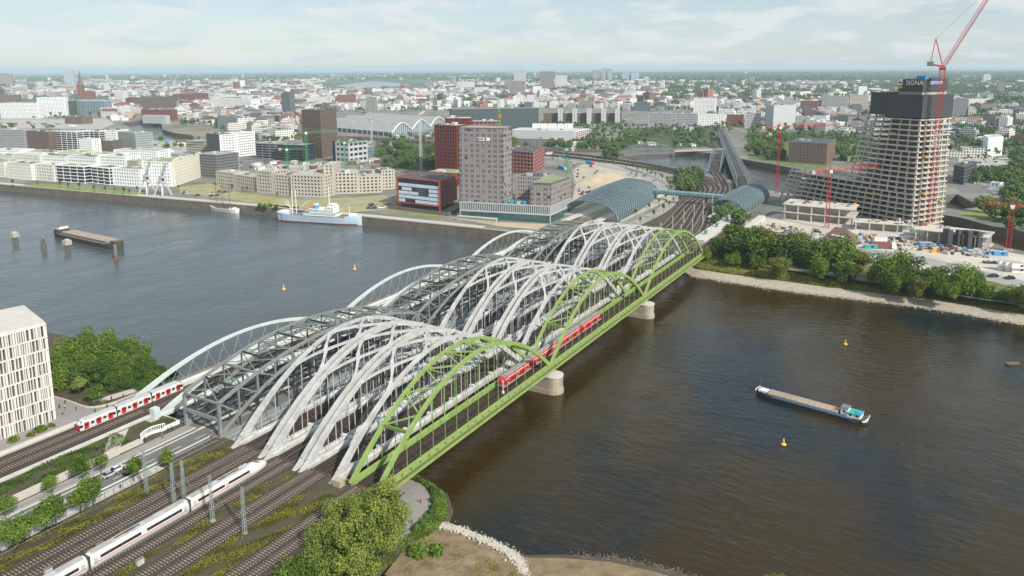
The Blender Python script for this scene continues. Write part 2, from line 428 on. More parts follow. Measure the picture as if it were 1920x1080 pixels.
# water: silty brown river that mirrors the sky, wind ripples as bump
def watermat():
    m = bpy.data.materials.new('water'); m.use_nodes = True
    n = m.node_tree.nodes; l = m.node_tree.links; b = n['Principled BSDF']
    b.inputs['Roughness'].default_value = 0.1; b.inputs['IOR'].default_value = 1.33; b.inputs['Specular IOR Level'].default_value = 0.54
    g = n.new('ShaderNodeNewGeometry')
    def noise(scale, det, stretch=(1, 1, 1), rot=0.0):
        mp = n.new('ShaderNodeMapping'); mp.inputs['Scale'].default_value = stretch; mp.inputs['Rotation'].default_value = (0, 0, rot)
        l.new(g.outputs['Position'], mp.inputs[0])
        t = n.new('ShaderNodeTexNoise'); t.inputs['Scale'].default_value = scale; t.inputs['Detail'].default_value = det
        l.new(mp.outputs[0], t.inputs['Vector']); return t.outputs['Fac']
    mr = n.new('ShaderNodeMapRange'); mr.inputs['From Min'].default_value = 0.49; mr.inputs['From Max'].default_value = 0.66
    mr.interpolation_type = 'SMOOTHSTEP'
    l.new(noise(0.0085, 4, (1, 1.5, 1), 0.4), mr.inputs['Value'])
    mx = n.new('ShaderNodeMix'); mx.data_type = 'RGBA'
    l.new(mr.outputs[0], mx.inputs['Factor'])
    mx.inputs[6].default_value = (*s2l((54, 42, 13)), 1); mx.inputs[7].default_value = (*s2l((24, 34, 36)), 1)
    # sky reflection painted in: silt brown turns paler grey left of the bridges
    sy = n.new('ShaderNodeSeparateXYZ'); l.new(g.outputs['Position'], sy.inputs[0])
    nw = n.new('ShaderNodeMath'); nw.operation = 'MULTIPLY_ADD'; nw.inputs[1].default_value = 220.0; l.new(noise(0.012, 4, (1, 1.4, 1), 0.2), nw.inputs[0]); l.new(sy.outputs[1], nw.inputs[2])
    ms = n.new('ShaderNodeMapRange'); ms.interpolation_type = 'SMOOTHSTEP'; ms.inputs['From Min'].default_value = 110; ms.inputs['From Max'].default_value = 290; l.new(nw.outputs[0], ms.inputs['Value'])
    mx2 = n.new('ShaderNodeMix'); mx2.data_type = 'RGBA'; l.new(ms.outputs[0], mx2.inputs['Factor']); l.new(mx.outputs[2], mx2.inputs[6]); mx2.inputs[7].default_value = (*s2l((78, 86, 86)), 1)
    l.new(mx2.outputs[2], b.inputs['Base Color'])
    def ma(op, a, v):
        q = n.new('ShaderNodeMath'); q.operation = op
        l.new(a, q.inputs[0])
        if isinstance(v, (int, float)): q.inputs[1].default_value = v
        else: l.new(v, q.inputs[1])
        return q.outputs[0]
    w1 = noise(0.38, 3, (1, 0.40, 1), 0.5); w2 = noise(1.2, 3, (1, 0.45, 1), 0.25); w3 = noise(0.07, 2, (1, 0.5, 1), 0.7)
    patch = n.new('ShaderNodeMapRange'); patch.inputs['From Min'].default_value = 0.35; patch.inputs['From Max'].default_value = 0.7
    patch.inputs['To Min'].default_value = 0.35; patch.inputs['To Max'].default_value = 1.25
    l.new(noise(0.016, 3, (1, 2.0, 1), 0.9), patch.inputs['Value'])
    hsum = ma('ADD', ma('ADD', ma('MULTIPLY', w1, 0.9), ma('MULTIPLY', w2, 0.36)), ma('MULTIPLY', w3, 1.2))
    hsum = ma('MULTIPLY', hsum, patch.outputs[0])
    rl = n.new('ShaderNodeMapRange'); rl.inputs['From Min'].default_value = .38; rl.inputs['From Max'].default_value = .64; rl.inputs['To Min'].default_value = .05; rl.inputs['To Max'].default_value = .24
    l.new(noise(0.02, 5, (1, 3.2, 1), 1.1), rl.inputs['Value']); l.new(rl.outputs[0], b.inputs['Roughness'])
    bp = n.new('ShaderNodeBump'); bp.inputs['Strength'].default_value = 0.42; bp.inputs['Distance'].default_value = 1.0
    l.new(hsum, bp.inputs['Height']); l.new(bp.outputs[0], b.inputs['Normal'])
    MATS['water'] = m
watermat()

# ------------------------------------------------------------------ ground and water
CITYZ = 7.0
px = lambda pts, z=CITYZ: [at(a, b, z) for a, b in pts]
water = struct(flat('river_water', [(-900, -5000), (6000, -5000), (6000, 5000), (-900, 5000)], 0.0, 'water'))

CANALS = [px([(1160, 286), (1210, 281), (1262, 281), (1330, 287), (1400, 300), (1450, 308), (1530, 324), (1520, 356), (1470, 362),
              (1424, 352), (1405, 345), (1340, 330), (1290, 318), (1235, 308), (1165, 297)]),
          px([(1772, 366), (1795, 364), (1840, 388), (1800, 393), (1774, 390)]),
          px([(1762, 402), (1800, 408), (1862, 425), (1990, 446), (1990, 486), (1885, 464), (1840, 446), (1762, 420)]),
          px([(228, 231), (262, 226), (303, 232), (305, 243), (330, 250), (362, 254), (356, 263), (300, 262), (264, 257), (252, 243)])]
LAKE = px([(628, 161), (660, 156), (700, 152), (748, 155), (772, 160), (720, 163), (690, 166)])
QUAY = [(150, 1900), (262, 730), (283, 545), (305.6, 362), (318, 169), (320, 118), (313, 112)]
EAST = [(313, -4), (309, -20), (304, -60), (298, -120), (290, -175), (270, -400), (240, -3000)]
outer = [(60, 3000)] + QUAY + EAST + [(3800, -3000), (3800, 3000)]
flat_city = struct(flat('city_ground', outer, CITYZ, 'city_ground', CANALS))
struct(flat('far_country_ground', [(2600, -42000), (60000, -42000), (60000, 52000), (-6000, 52000), (-6000, 2700), (2600, 2700)], CITYZ - 0.4, 'far_country', [LAKE]))
for i, cn in enumerate(CANALS):
    b = MB(); n = len(cn)
    for k in range(n):
        p, q = cn[k], cn[(k + 1) % n]
        b.beam((p.x, p.y, 3.2), (q.x, q.y, 3.2), 0.8, 8.0)
    struct(b.build('canal_wall', 'quay_stone'))
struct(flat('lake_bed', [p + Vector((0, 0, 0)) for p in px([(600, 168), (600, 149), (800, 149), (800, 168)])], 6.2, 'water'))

# quay wall along the left half of the far bank: stone face, coping, fender piles, sheet piling below
qroot = tag(thing('quay_wall', 'long dark stone quay wall along the far river bank', 'quay wall', (305, 362, 0)), kind='structure')
b = MB(); c = MB()
for (x0, y0), (x1, y1) in zip(QUAY[:-2], QUAY[1:-1]):
    p, q = Vector((x0, y0)), Vector((x1, y1)); d = (q - p).normalized(); nn = Vector((d.y, -d.x))
    if nn.x > 0: nn = -nn
    p0, q0 = p + nn * 0.7, q + nn * 0.7
    b.beam((p0.x, p0.y, 3.3), (q0.x, q0.y, 3.3), 1.4, 6.8)
    c.beam((p0.x, p0.y, 7.0), (q0.x, q0.y, 7.0), 1.9, 0.55)
b.build('wall_face', 'quay_stone', qroot); c.build('coping', 'concrete', qroot)
pile = MB().box(0, 0, -1, 0.7, 0.9, 7.2).build('fender_pile', 'dark_steel', qroot); pile.location = (0, 0, -50)
pm = pile.data; bpy.data.objects.remove(pile)
for (x0, y0), (x1, y1) in zip(QUAY[1:-2], QUAY[2:-1]):
    n = int((Vector((x1, y1)) - Vector((x0, y0))).length / 7.5)
    for k in range(n):
        t = (k + .5) / n
        inst('fender_pile', pm, qroot, (x0 + (x1 - x0) * t - 1.75 - 305, y0 + (y1 - y0) * t - 362, 0), math.atan2(y1 - y0, x1 - x0))

# sloping bank on the right: grass shoulder, then gravel beach, into the water
def slope(name, lines, m):
    """ruled surface through polylines of equal length"""
    b = MB(); n = len(lines[0])
    vs = [p for ln in lines for p in ln]
    fs = [(r * n + i, r * n + i + 1, (r + 1) * n + i + 1, (r + 1) * n + i) for r in range(len(lines) - 1) for i in range(n - 1)]
    b.add(vs, fs)
    return struct(b.build(name, m, smooth=True))
wl = [(1262, 498), (1300, 519), (1360, 528), (1440, 541), (1520, 552), (1600, 561), (1700, 573), (1800, 588), (1925, 611), (2050, 635), (2400, 700)]
gl = [(1275, 492), (1310, 506), (1370, 515), (1440, 524), (1520, 535), (1600, 545), (1700, 557), (1800, 571), (1925, 592), (2050, 616), (2400, 676)]
W0 = [at(a, b, 0.0) for a, b in wl]; G0 = [at(a, b, 2.0) for a, b in gl]
def shift(pts, dx, z, jit=0.0): return [Vector((p.x + dx + random.uniform(-jit, jit), p.y, z)) for p in pts]
slope('gravel_beach', [shift(W0, -9, -2.0), shift(W0, 0, 0.02), [Vector((p.x, p.y, 2.0)) for p in G0], shift(G0, 1.5, 2.4)], 'gravel_beach')
slope('grass_bank', [shift(G0, 0.3, 2.1), shift(G0, 4, 4.2), shift(G0, 12, 6.2), shift(G0, 24, 7.05), shift(G0, 40, 7.06)], 'wild_grass')

# south bank: railway embankment, road level, low ground by the river
sroot = struct(flat('south_ground', [(1.5, -1.0), (1.5, 112), (14, 114), (19, 125), (26, 150), (30, 190), (10, 420), (-700, 420), (-700, -1)], 9.55, 'soil'))
slope('embankment_slope', [[Vector((x, y0, z)) for x in (-120, -60, -30, -10, 2)] for y0, z in ((-9.5, 2.4), (-6, 4.5), (-1.0, 9.55))][::1], 'wild_grass')
slope('river_bank_slope', [[Vector((x + 9, y, -0.8)) for x, y in ((1.5, 10), (1.5, 60), (1.5, 112), (14, 114), (19, 125), (26, 150), (30, 190), (10, 420))],
                           [Vector((x, y, 9.55)) for x, y in ((1.5, 10), (1.5, 60), (1.5, 112), (14, 114), (19, 125), (26, 150), (30, 190), (10, 420))]], 'soil')
abut = MB().box(1.6, 56, -0.5, 2.6, 113.5, 9.6).build('bridge_abutment', 'old_concrete')
struct(abut)
plz = [(20, 7), (19.5, 0), (17.5, -5), (13, -9.5), (8, -12), (1, -12.5), (-6, -12.5), (-20, -10), (-120, -9), (-120, 9), (3, 9)]
struct(flat('riverside_plaza', plz, 3.0, 'paving'))
slope('plaza_slope', [[Vector((x, y, 3.0)) for x, y in plz[:9]], [Vector((x + dx, y + dy, -0.5)) for (x, y), (dx, dy) in zip(plz[:9], ((7, 2), (6.5, -1), (6, -3), (4, -5), (2, -5.5), (0, -5), (0, -5), (0, -5), (0, -5)))]], 'soil')
bp_ = [(790, 965), (812, 972), (870, 990), (950, 1028), (985, 1041), (1060, 1040), (1150, 1046), (1230, 1062), (1295, 1080), (1345, 1100)]
sh = [at(a, b_, 0.02) for a, b_ in bp_]
inner = [Vector((-3 - i * 1.2, -13.5 - i * 8, 1.8)) for i in range(10)]
mid = [a.lerp(b_, 0.45) for a, b_ in zip(sh, inner)]
for m_ in mid: m_.z = 1.1
outr = [p + (p - q).normalized() * 6 for p, q in zip(sh, mid)]
for m_ in outr: m_.z = -1.2
wet = [a.lerp(b_, .16) for a, b_ in zip(sh, mid)]
mat('wet_mud', (84, 70, 50), .35, .2, .3, bump=.3)
slope('wet_mud_edge', [outr[::-1], sh[::-1], wet[::-1]], 'wet_mud')
slope('mud_beach', [wet[::-1], mid[::-1], inner[::-1], [Vector((p.x - 14, p.y - 3, 2.4)) for p in inner[::-1]]], 'mud')
# riprap: a band of pale stones
def rocks(name, path, width, n, smin, smax, m, label):
    b = MB()
    for k in range(n):
        t = random.random() * (len(path) - 1); i = int(t); p = path[i].lerp(path[i + 1], t - i)
        s = random.uniform(smin, smax); a = random.random() * PI
        x, y = p.x + random.gauss(0, width), p.y + random.gauss(0, width)
        vs = []
        for z in (-.4, .55):
            for j in range(5):
                rr = s * random.uniform(.5, .8) * (1 if z < 0 else .7)
                vs.append((x + rr * math.cos(a + j * 1.257), y + rr * math.sin(a + j * 1.257), p.z + z * s * random.uniform(.6, 1.1)))
        b.add(vs, [(0, 1, 6, 5), (1, 2, 7, 6), (2, 3, 8, 7), (3, 4, 9, 8), (4, 0, 5, 9), (5, 6, 7, 8, 9)])
    return tag(b.build(name, m), label, 'stones', kind='stuff')
RIP = [at(a, b_, 0.9) for a, b_ in ((808, 980), (860, 993), (915, 1015), (955, 1035), (975, 1055), (985, 1078), (985, 1100))]
rocks('riprap_stones', RIP, 0.6, 1500, 0.16, 0.6, 'stone_white', 'band of pale riprap stones along the mud beach')
rocks('riprap_rubble', [p + Vector((.3, .5, -.25)) for p in RIP], 0.95, 1500, 0.12, 0.45, 'old_concrete', 'grey rubble spilling from the riprap band to the water')
rocks('shore_pebbles', [at(a, b_, 0.1) for a, b_ in ((1080, 1042), (1150, 1047), (1230, 1063), (1290, 1080), (1330, 1095))], 0.9, 500, 0.12, 0.4, 'quay_stone', 'dark pebbles scattered at the edge of the mud beach')
rocks('beach_stones', [p + Vector((-0.6, 0, 0.5)) for p in W0[1:]], 1.6, 1500, 0.2, 0.55, 'gravel_beach', 'scattered stones on the gravel beach of the far bank')
# ------------------------------------------------------------------ bridges (span prototypes at x = 0 .. SP, rail level z = 10)
SP = 102.4
ND = 28
def arch(x, z0, rise): return z0 + rise * (1 - ((x - SP / 2) / (SP / 2)) ** 2)
def arch_path(y, z0, rise, x0=0.0, x1=None, n=ND):
    x1 = SP if x1 is None else x1
    return [(x0 + (x1 - x0) * i / n, y, arch(x0 + (x1 - x0) * i / n, z0, rise)) for i in range(n + 1)]
def taper(x, a, b, p=1.6): t = abs(x - SP / 2) / (SP / 2); return a + (b - a) * t ** p
OCT = [(-.5, -.25), (-.25, -.5), (.25, -.5), (.5, -.25), (.5, .3), (.3, .5), (-.3, .5), (-.5, .3)]

def sleeper_part(root, ys, x0, x1, z, step=0.9, m='sleeper_concrete'):
    b = MB()
    for y in ys:
        n = int((x1 - x0) / step)
        for k in range(n): b.box(x0 + (k + .5) * step, y, z, 0.28, 2.5, 0.16)
    o = b.build('sleepers', m, root, kind='stuff'); return o
def rails_part(root, ys, x0, x1, z, name='rail'):
    for y in ys:
        for s in (-.75, .75):
            MB().beam((x0, y + s, z + .09), (x1, y + s, z + .09), 0.16, 0.18).build(name, 'rail_steel', root)

def white_span():
    root = thing('railway_arch_bridge_span', 'x', 'bridge span', group='white railway arch bridges')
    hw = 5.9; z0, rise = 9.4, 24.0
    for s in (-1, 1):
        pth = [(-1.6, s * hw, 8.6)] + arch_path(s * hw, z0, rise, 0.6, SP - .6) + [(SP + 1.6, s * hw, 8.6)]
        rib = MB().sweep(pth, [taper(min(max(p[0], 0), SP), .85, 1.25) for p in pth], [taper(min(max(p[0], 0), SP), 1.02, 2.4, 2.6) for p in pth], up=(0, 1e-3, 1)).build('arch_rib', 'white_steel', root)
        tie = MB().sweep([(0.2, s * hw, 9.6), (SP - .2, s * hw, 9.6)], 1.7, 2.6, sec=OCT).build('tie_girder', 'white_steel', root)
        for k in range(8):
            MB().box(6.4 + k * 12.8, s * (hw - .2), 10.6, 1.1, 1.9, 0.7).build('bracket', 'mint_steel', tie)
        # wedge where rib and tie meet: the rib's foot plate
        for e in (0, 1):
            xx = [1.0, 12.5, 1.0] if e == 0 else [SP - 1, SP - 12.5, SP - 1]
            zz = [9.6, 10.4, arch(8.6, z0, rise) * .35 + 10 * .65]
            v = [(xx[i], s * hw + d, zz[i]) for d in (-.5, .5) for i in range(3)]
            MB().add(v, [(0, 1, 2), (5, 4, 3), (0, 3, 4, 1), (1, 4, 5, 2), (2, 5, 3, 0)]).build('foot_plate', 'white_steel', root)
        for k in range(15):
            x = 9.6 + k * (SP - 19.2) / 14
            MB().tube([(x, s * hw, 10.6), (x, s * hw, arch(x, z0, rise) - .5)], 0.15, 6).build('hanger', 'light_grey', root)
    for xc in (33.2, 51.2, 69.2):
        b = MB(); d = 8.6
        for sx in (-1, 1):
            for sy in (-1, 1):
                pts = []; ws = []
                for i in range(9):
                    t = i / 8; x = xc + sx * d * t; y = sy * hw * (t ** 0.9)
                    pts.append((x, y, arch(x, z0, rise) + 0.05)); ws.append(0.72 + 1.5 * abs(t - .45) ** 1.8 * 2.2)
                b.sweep(pts, ws, 0.7)
        b.build('cross_brace', 'white_steel', root)
    MB().box(SP / 2, 0, 8.6, SP - .6, 2 * hw - 1.9, 0.75).build('bridge_deck', 'track_bed', root)
    for k in range(9): MB().box(6 + k * 11.3, 0, 8.0, 0.7, 2 * hw - 1.6, 0.55).build('cross_girder', 'dark_steel', root)
    sleeper_part(root, (-2.1, 2.1), 0.5, SP - .5, 9.37, m='bridge_sleeper')
    rails_part(root, (-2.1, 2.1), 0.1, SP - .1, 9.55)
    for y in (-4.3, 0, 4.3):
        MB().box(SP / 2, y, 9.37, SP - .4, 0.5, 0.22).build('cable_duct', 'duct', root)
    return root
mat('bridge_sleeper', (88, 70, 56), 0.9, 0.25, 1.0)
mat('duct', (76, 70, 66), 0.9, 0.2, 0.8)

WB = ((20.7, 'next to the green arches'), (35.0, 'middle one of three'), (49.3, 'beside the grey road bridge'))
SPN = ('nearest the camera', 'in mid river', 'at the far bank')
ws = white_span(); remember(ws)
for bi, (y, wh) in enumerate(WB):
    for si in range(3):
        lb = 'white arched railway span ' + SPN[si] + ', ' + wh
        if bi == si == 0: ws.location = (0, y, 0); ws['label'] = lb
        else: copy_tree(ws, (si * SP, y, 0), 0, lb)

def green_span():
    root = thing('green_arch_bridge_span', 'x', 'bridge span', group='green railway arch bridge')
    z0, rise, W = 10.0, 23.2, 9.3
    G = 'green_steel'
    for y in (0, W):
        pth = arch_path(y, z0, rise, 0.0, SP, 30)
        MB().sweep(pth, .8, [taper(p[0], 1.15, 1.5) for p in pth], up=(0, 1e-3, 1)).build('arch_rib', G, root)
        tie = MB().beam((0, y, 9.65), (SP, y, 9.65), 0.55, 2.3).build('tie_girder', G, root)
        MB().beam((0, y, 10.95), (SP, y, 10.95), 0.95, 0.16).build('top_flange', G, root)
        s = -1 if y == 0 else 1
        for k in range(24):
            MB().box(2.2 + k * 4.26, y + s * 0.28, 9.75, 0.55, 0.06, 0.55).build('hole', 'black', tie)
        for k in range(15):
            x = 7.3 + k * (SP - 14.6) / 14
            MB().beam((x, y, 10.9), (x, y, arch(x, z0, rise) - .5), 0.16, 0.16).build('hanger', G, root)
        MB().box(1.4, y, 8.2, 2.4, 1.0, 2.6).build('foot', G, root)
        MB().box(SP - 1.4, y, 8.2, 2.4, 1.0, 2.6).build('foot', G, root)
    # outer walkway on the river side
    MB().beam((0, -1.7, 9.0), (SP, -1.7, 9.0), 0.35, 0.75).build('walkway_edge_beam', G, root)
    MB().box(SP / 2, -1.0, 9.05, SP, 1.3, 0.14).build('walkway_floor', 'brown_deck', root)
    r = MB()
    for k in range(36): r.beam((k * SP / 35, -1.75, 9.3), (k * SP / 35, -1.75, 10.3), 0.07)
    for z in (9.85, 10.3): r.beam((0, -1.75, z), (SP, -1.75, z), 0.07)
    r.build('walkway_railing', G, root)
    r = MB()
    for k in range(36): r.beam((k * SP / 35, W - 1.1, 9.4), (k * SP / 35, W - 1.1, 10.5), 0.06)
    for z in (9.95, 10.5): r.beam((0, W - 1.1, z), (SP, W - 1.1, z), 0.06)
    r.build('inner_railing', G, root)
    # wind bracing between the ribs: portal struts and a zigzag of diagonals
    for x in (14.5, SP - 14.5):
        MB().beam((x, 0, arch(x, z0, rise) - .1), (x, W, arch(x, z0, rise) - .1), 0.7, 0.9).build('portal_strut', 'green_strut', root)
    n = 14; xs = [14.5 + (SP - 29) * k / n for k in range(n + 1)]
    for k in range(n):
        y0, y1 = (0, W) if k % 2 else (W, 0)
        MB().beam((xs[k], y0, arch(xs[k], z0, rise)), (xs[k + 1], y1, arch(xs[k + 1], z0, rise)), 0.42, 0.42).build('wind_brace', G, root)
    for k in range(1, n):
        MB().beam((xs[k], 0, arch(xs[k], z0, rise)), (xs[k], W, arch(xs[k], z0, rise)), 0.3, 0.3).build('wind_strut', G, root) if k % 2 == 0 else None
    MB().box(SP / 2, W / 2, 8.5, SP - .4, W - .7, 0.75).build('bridge_deck', 'track_bed', root)
    sleeper_part(root, (2.7, 6.7), 0.4, SP - .4, 9.27, m='bridge_sleeper')
    rails_part(root, (2.7, 6.7), 0.1, SP - .1, 9.43)
    return root
mat('green_strut', (110, 138, 66), 0.5, 0.1, 0.4)
mat('brown_deck', (92, 66, 54), 0.9, 0.2, 1.0)
gs = green_span(); remember(gs)
for si in range(3):
    lb = 'light green arched railway span ' + SPN[si]
    if si == 0: gs['label'] = lb
    else: copy_tree(gs, (si * SP, 0, 0), 0, lb)

def road_span():
    root = thing('truss_road_bridge_span', 'x', 'bridge span', group='grey truss road bridge')
    G = 'grey_steel'; ya, yb = 63.8, 80.3
    lo = lambda x: arch(x, 9.8, 16.6); hi = lambda x: arch(x, 20.7, 9.0)
    n = 13; xs = [0.7 + (SP - 1.4) * k / n for k in range(n + 1)]
    for y in (ya, yb):
        MB().sweep([(x, y, hi(x)) for x in np.linspace(.7, SP - .7, 27)], 0.95, 0.85, up=(0, 1e-3, 1)).build('upper_chord', G, root)
        MB().sweep([(x, y, lo(x)) for x in np.linspace(.7, SP - .7, 27)], 0.9, 0.8, up=(0, 1e-3, 1)).build('lower_chord', G, root)
        for k, x in enumerate(xs):
            if k in (0, n): MB().beam((x, y, 9.4), (x, y, hi(x) - .4), 0.9, 0.9).build('end_post', G, root)
            else:
                MB().beam((x, y, lo(x)), (x, y, hi(x)), 0.5, 0.5).build('post', G, root)
                MB().beam((x, y, 9.6), (x, y, lo(x) - .35), 0.45, 0.45).build('hanger', 'dark_steel', root)
            if k < n:
                a, b2 = (xs[k], xs[k + 1]) if k < n / 2 else (xs[k + 1], xs[k])
                MB().beam((a, y, hi(a)), (b2, y, lo(b2)), 0.42, 0.42).build('diagonal', G, root)
        MB().beam((0.2, y, 9.5), (SP - .2, y, 9.5), 0.8, 2.2).build('tie_girder', G, root)
        MB().beam((0.7, y + (.9 if y == ya else -.9), 16.2), (SP - .7, y + (.9 if y == ya else -.9), 16.2), 0.45, 0.8).build('mid_beam', 'dark_steel', root)
    for k, x in enumerate(xs):
        MB().beam((x, ya, hi(x) - .05), (x, yb, hi(x) - .05), 0.55, 0.6).build('top_strut', 'dark_steel' if k % 2 else G, root)
        if k % 2 == 0 or k in (n,):
            MB().beam((x, ya, 15.3), (x, yb, 15.3), 0.7, 1.1).build('mid_cross_beam', G if k == 0 else 'dark_steel', root)
        if k < n:
            x2 = xs[k + 1]
            MB().beam((x, ya, hi(x) + .05), (x2, yb, hi(x2) + .05), 0.26, 0.26).build('top_diagonal', G, root)
            MB().beam((x, yb, hi(x) + .38), (x2, ya, hi(x2) + .38), 0.26, 0.26).build('top_diagonal', G, root)
    for y in (68.6, 72.0, 75.5):
        MB().beam((.7, y, 16.4), (SP - .7, y, 16.4), 0.35, 0.6).build('mid_stringer', 'dark_steel', root)
    MB().box(SP / 2, (ya + yb) / 2, 8.9, SP, yb - ya - 1.2, 0.7).build('road_deck', 'asphalt', root)
    for k in range(9):
        MB().box(4 + k * 12, 70.4, 9.604, 4.2, 0.18, 0.01).build('lane_mark', 'road_paint', root)
    MB().box(SP / 2, 74.4, 9.6, SP - 1, 0.7, 0.35).build('median_kerb', 'pale_concrete', root)
    # walkway girder towards the white bridges
    MB().box(SP / 2, 61.6, 8.7, SP - 1, 3.2, 0.6).build('side_walkway', 'grey_wall', root)
    r = MB()
    for k in range(27): r.beam((1 + k * 3.85, 60.1, 9.3), (1 + k * 3.85, 60.1, 10.5), 0.1)
    for z in (9.9, 10.5): r.beam((1, 60.1, z), (SP - 1, 60.1, z), 0.09)
    r.build('railing', G, root)
    return root
rs = road_span(); remember(rs)
for si in range(3):
    lb = 'grey steel truss arch road span ' + SPN[si]
    if si == 0: rs['label'] = lb
    else: copy_tree(rs, (si * SP, 0, 0), 0, lb)

def metro_span():
    root = thing('metro_bridge_span', 'x', 'bridge span', group='pale metro arch bridge')
    z0, rise = 9.2, 11.6; M_ = 'mint_steel'
    for y in (94.3, 111.2):
        pth = [(-2.0, y, 8.2)] + arch_path(y, z0, rise, 0.8, SP - .8) + [(SP + 2, y, 8.2)]
        MB().sweep(pth, .95, [taper(min(max(p[0], 0), SP), 1.0, 2.2, 2) for p in pth], up=(0, 1e-3, 1)).build('arch_rib', M_, root)
        MB().sweep([(0, y, 9.6), (SP, y, 9.6)], 1.4, 1.9, sec=OCT).build('tie_girder', M_, root)
        for k in range(13):
            x = 10 + k * (SP - 20) / 12
            for s in (-4.2, 4.2):
                x2 = min(max(x + s, 9), SP - 9)
                MB().tube([(x, y, 10.4), (x2, y, arch(x2, z0, rise) - .4)], 0.05, 5).build('hanger', 'light_grey', root)
    MB().box(SP / 2, 102.75, 8.6, SP, 15.2, 0.7).build('bridge_deck', 'ballast', root)
    for y in (96.4, 109.2): MB().box(SP / 2, y, 9.3, SP, 1.0, 0.8).build('parapet', 'pale_concrete', root)
    MB().box(SP / 2, 114.4, 8.9, SP, 4.4, 0.4).build('walkway', 'wood_deck', root)
    r = MB()
    for yy in (112.4, 116.5):
        for k in range(31): r.beam((k * SP / 30, yy, 9.2), (k * SP / 30, yy, 10.5), 0.09)
        for z in (9.8, 10.5): r.beam((0, yy, z), (SP, yy, z), 0.08)
    r.build('walkway_railing', 'mid_grey', root)
    for y in (102.0, 106.6):
        sleeper_part(root, (y,), 0.4, SP - .4, 9.3)
    rails_part(root, (102.0, 106.6), 0.1, SP - .1, 9.46)
    return root
us = metro_span(); remember(us)
for si in range(3):
    lb = 'pale mint metro span with thin crossed hangers ' + SPN[si]
    if si == 0: us['label'] = lb
    else: copy_tree(us, (si * SP, 0, 0), 0, lb)

# ------------------------------------------------------------------ river piers
def pier(x, y0, y1, t, label):
    root = thing('bridge_pier', label, 'pier', (x, (y0 + y1) / 2, 0), 'stone piers in the river')
    def outline(g):
        pts = []
        for k in range(9):
            a = PI + PI * k / 8
            pts.append((x + (t / 2 + g) * math.cos(a), y0 + t / 2 + (t / 2 + g) * math.sin(a)))
        for k in range(9):
            a = PI * k / 8
            pts.append((x + (t / 2 + g) * math.cos(a), y1 - t / 2 + (t / 2 + g) * math.sin(a)))
        return pts
    MB().prism(outline(0.35), -3, 1.9).build('footing', 'old_concrete', root)
    MB().prism(outline(0.0), 1.9, 6.6).build('shaft', 'old_concrete', root)
    MB().prism(outline(0.25), 6.6, 7.1).build('cap', 'pale_concrete', root)
    b = MB()
    for yy in ((y0 + 5.2, y0 + 14.2) if y0 < 0 else (y0 + 3, y1 - 3)): b.box(x, yy, 7.1, 3.0, 1.8, 1.4)
    b.build('bearing_block', 'concrete', root, kind='stuff')
for i, x in enumerate((SP, 2 * SP)):
    wh = ('nearer', 'farther')[i]
    for y0, y1, nm in ((-5.2, 12.2, 'under the green arches'), (13.2, 28, 'under the first white bridge'), (28.3, 42, 'under the middle white bridge'),
                       (42.3, 57, 'under the last white bridge'), (60, 83.5, 'under the grey road bridge'), (92, 117, 'under the metro bridge')):
        pier(x, y0, y1, 7.2, wh + ' stone river pier ' + nm)
# ------------------------------------------------------------------ plants
def leaf_cloud(pos, nrm, size, tone, m, name='crown'):
    """one quad per leaf spray"""
    n = len(pos); r = rng.normal(size=(n, 3)); u = np.cross(nrm, r); u /= np.linalg.norm(u, axis=1, keepdims=True) + 1e-9
    v = np.cross(nrm, u); v /= np.linalg.norm(v, axis=1, keepdims=True) + 1e-9
    s = (size * rng.uniform(.6, 1.25, n))[:, None] / 2; a = s * rng.uniform(.55, .9, n)[:, None]
    q = np.stack([pos - u * s, pos - v * a + u * s * .2, pos + u * s, pos + v * a - u * s * .2], 1).reshape(-1, 3)
    me = bpy.data.meshes.new(name)
    me.vertices.add(4 * n); me.vertices.foreach_set('co', q.astype(np.float32).ravel())
    me.loops.add(4 * n); me.loops.foreach_set('vertex_index', np.arange(4 * n, dtype=np.int32))
    me.polygons.add(n); me.polygons.foreach_set('loop_start', np.arange(0, 4 * n, 4, dtype=np.int32))
    me.polygons.foreach_set('loop_total', np.full(n, 4, dtype=np.int32))
    me.update(calc_edges=True)
    at_ = me.attributes.new('tone', 'FLOAT', 'POINT'); at_.data.foreach_set('value', np.repeat(tone, 4).astype(np.float32))
    me.materials.append(m)
    return me
def crown_points(n, rx, ry, rz, zc, lobes, spread=0.62, lr=(.34, .52), droop=0.0):
    d = rng.normal(size=(lobes, 3)); d /= np.linalg.norm(d, axis=1, keepdims=True)
    d[:, 2] = d[:, 2] * .95 + .05
    c = d * rng.uniform(.35, 1.0, (lobes, 1)) * spread; c[0] = (0, 0, .1)
    r = rng.uniform(*lr, lobes); lt = rng.uniform(-.25, .25, lobes)
    k = rng.integers(0, lobes, n)
    e = rng.normal(size=(n, 3)); e /= np.linalg.norm(e, axis=1, keepdims=True)
    rad = r[k][:, None] * np.where(rng.random((n, 1)) < .75, rng.uniform(.8, 1.08, (n, 1)), rng.uniform(.2, .8, (n, 1)))
    p = c[k] + e * rad * (1 + .12 * np.sin(e[:, :1] * 9 + e[:, 1:2] * 7))
    p[:, 2] -= droop * (p[:, 0] ** 2 + p[:, 1] ** 2)
    pos = p * np.array([rx, ry, rz]) + np.array([0, 0, zc])
    nrm = e * .7 + rng.normal(size=(n, 3)) * .55 + np.array([0, 0, .25])
    nrm /= np.linalg.norm(nrm, axis=1, keepdims=True)
    tone = np.clip(.48 + lt[k] + rng.normal(0, .16, n), 0, 1)
    return pos, nrm, tone
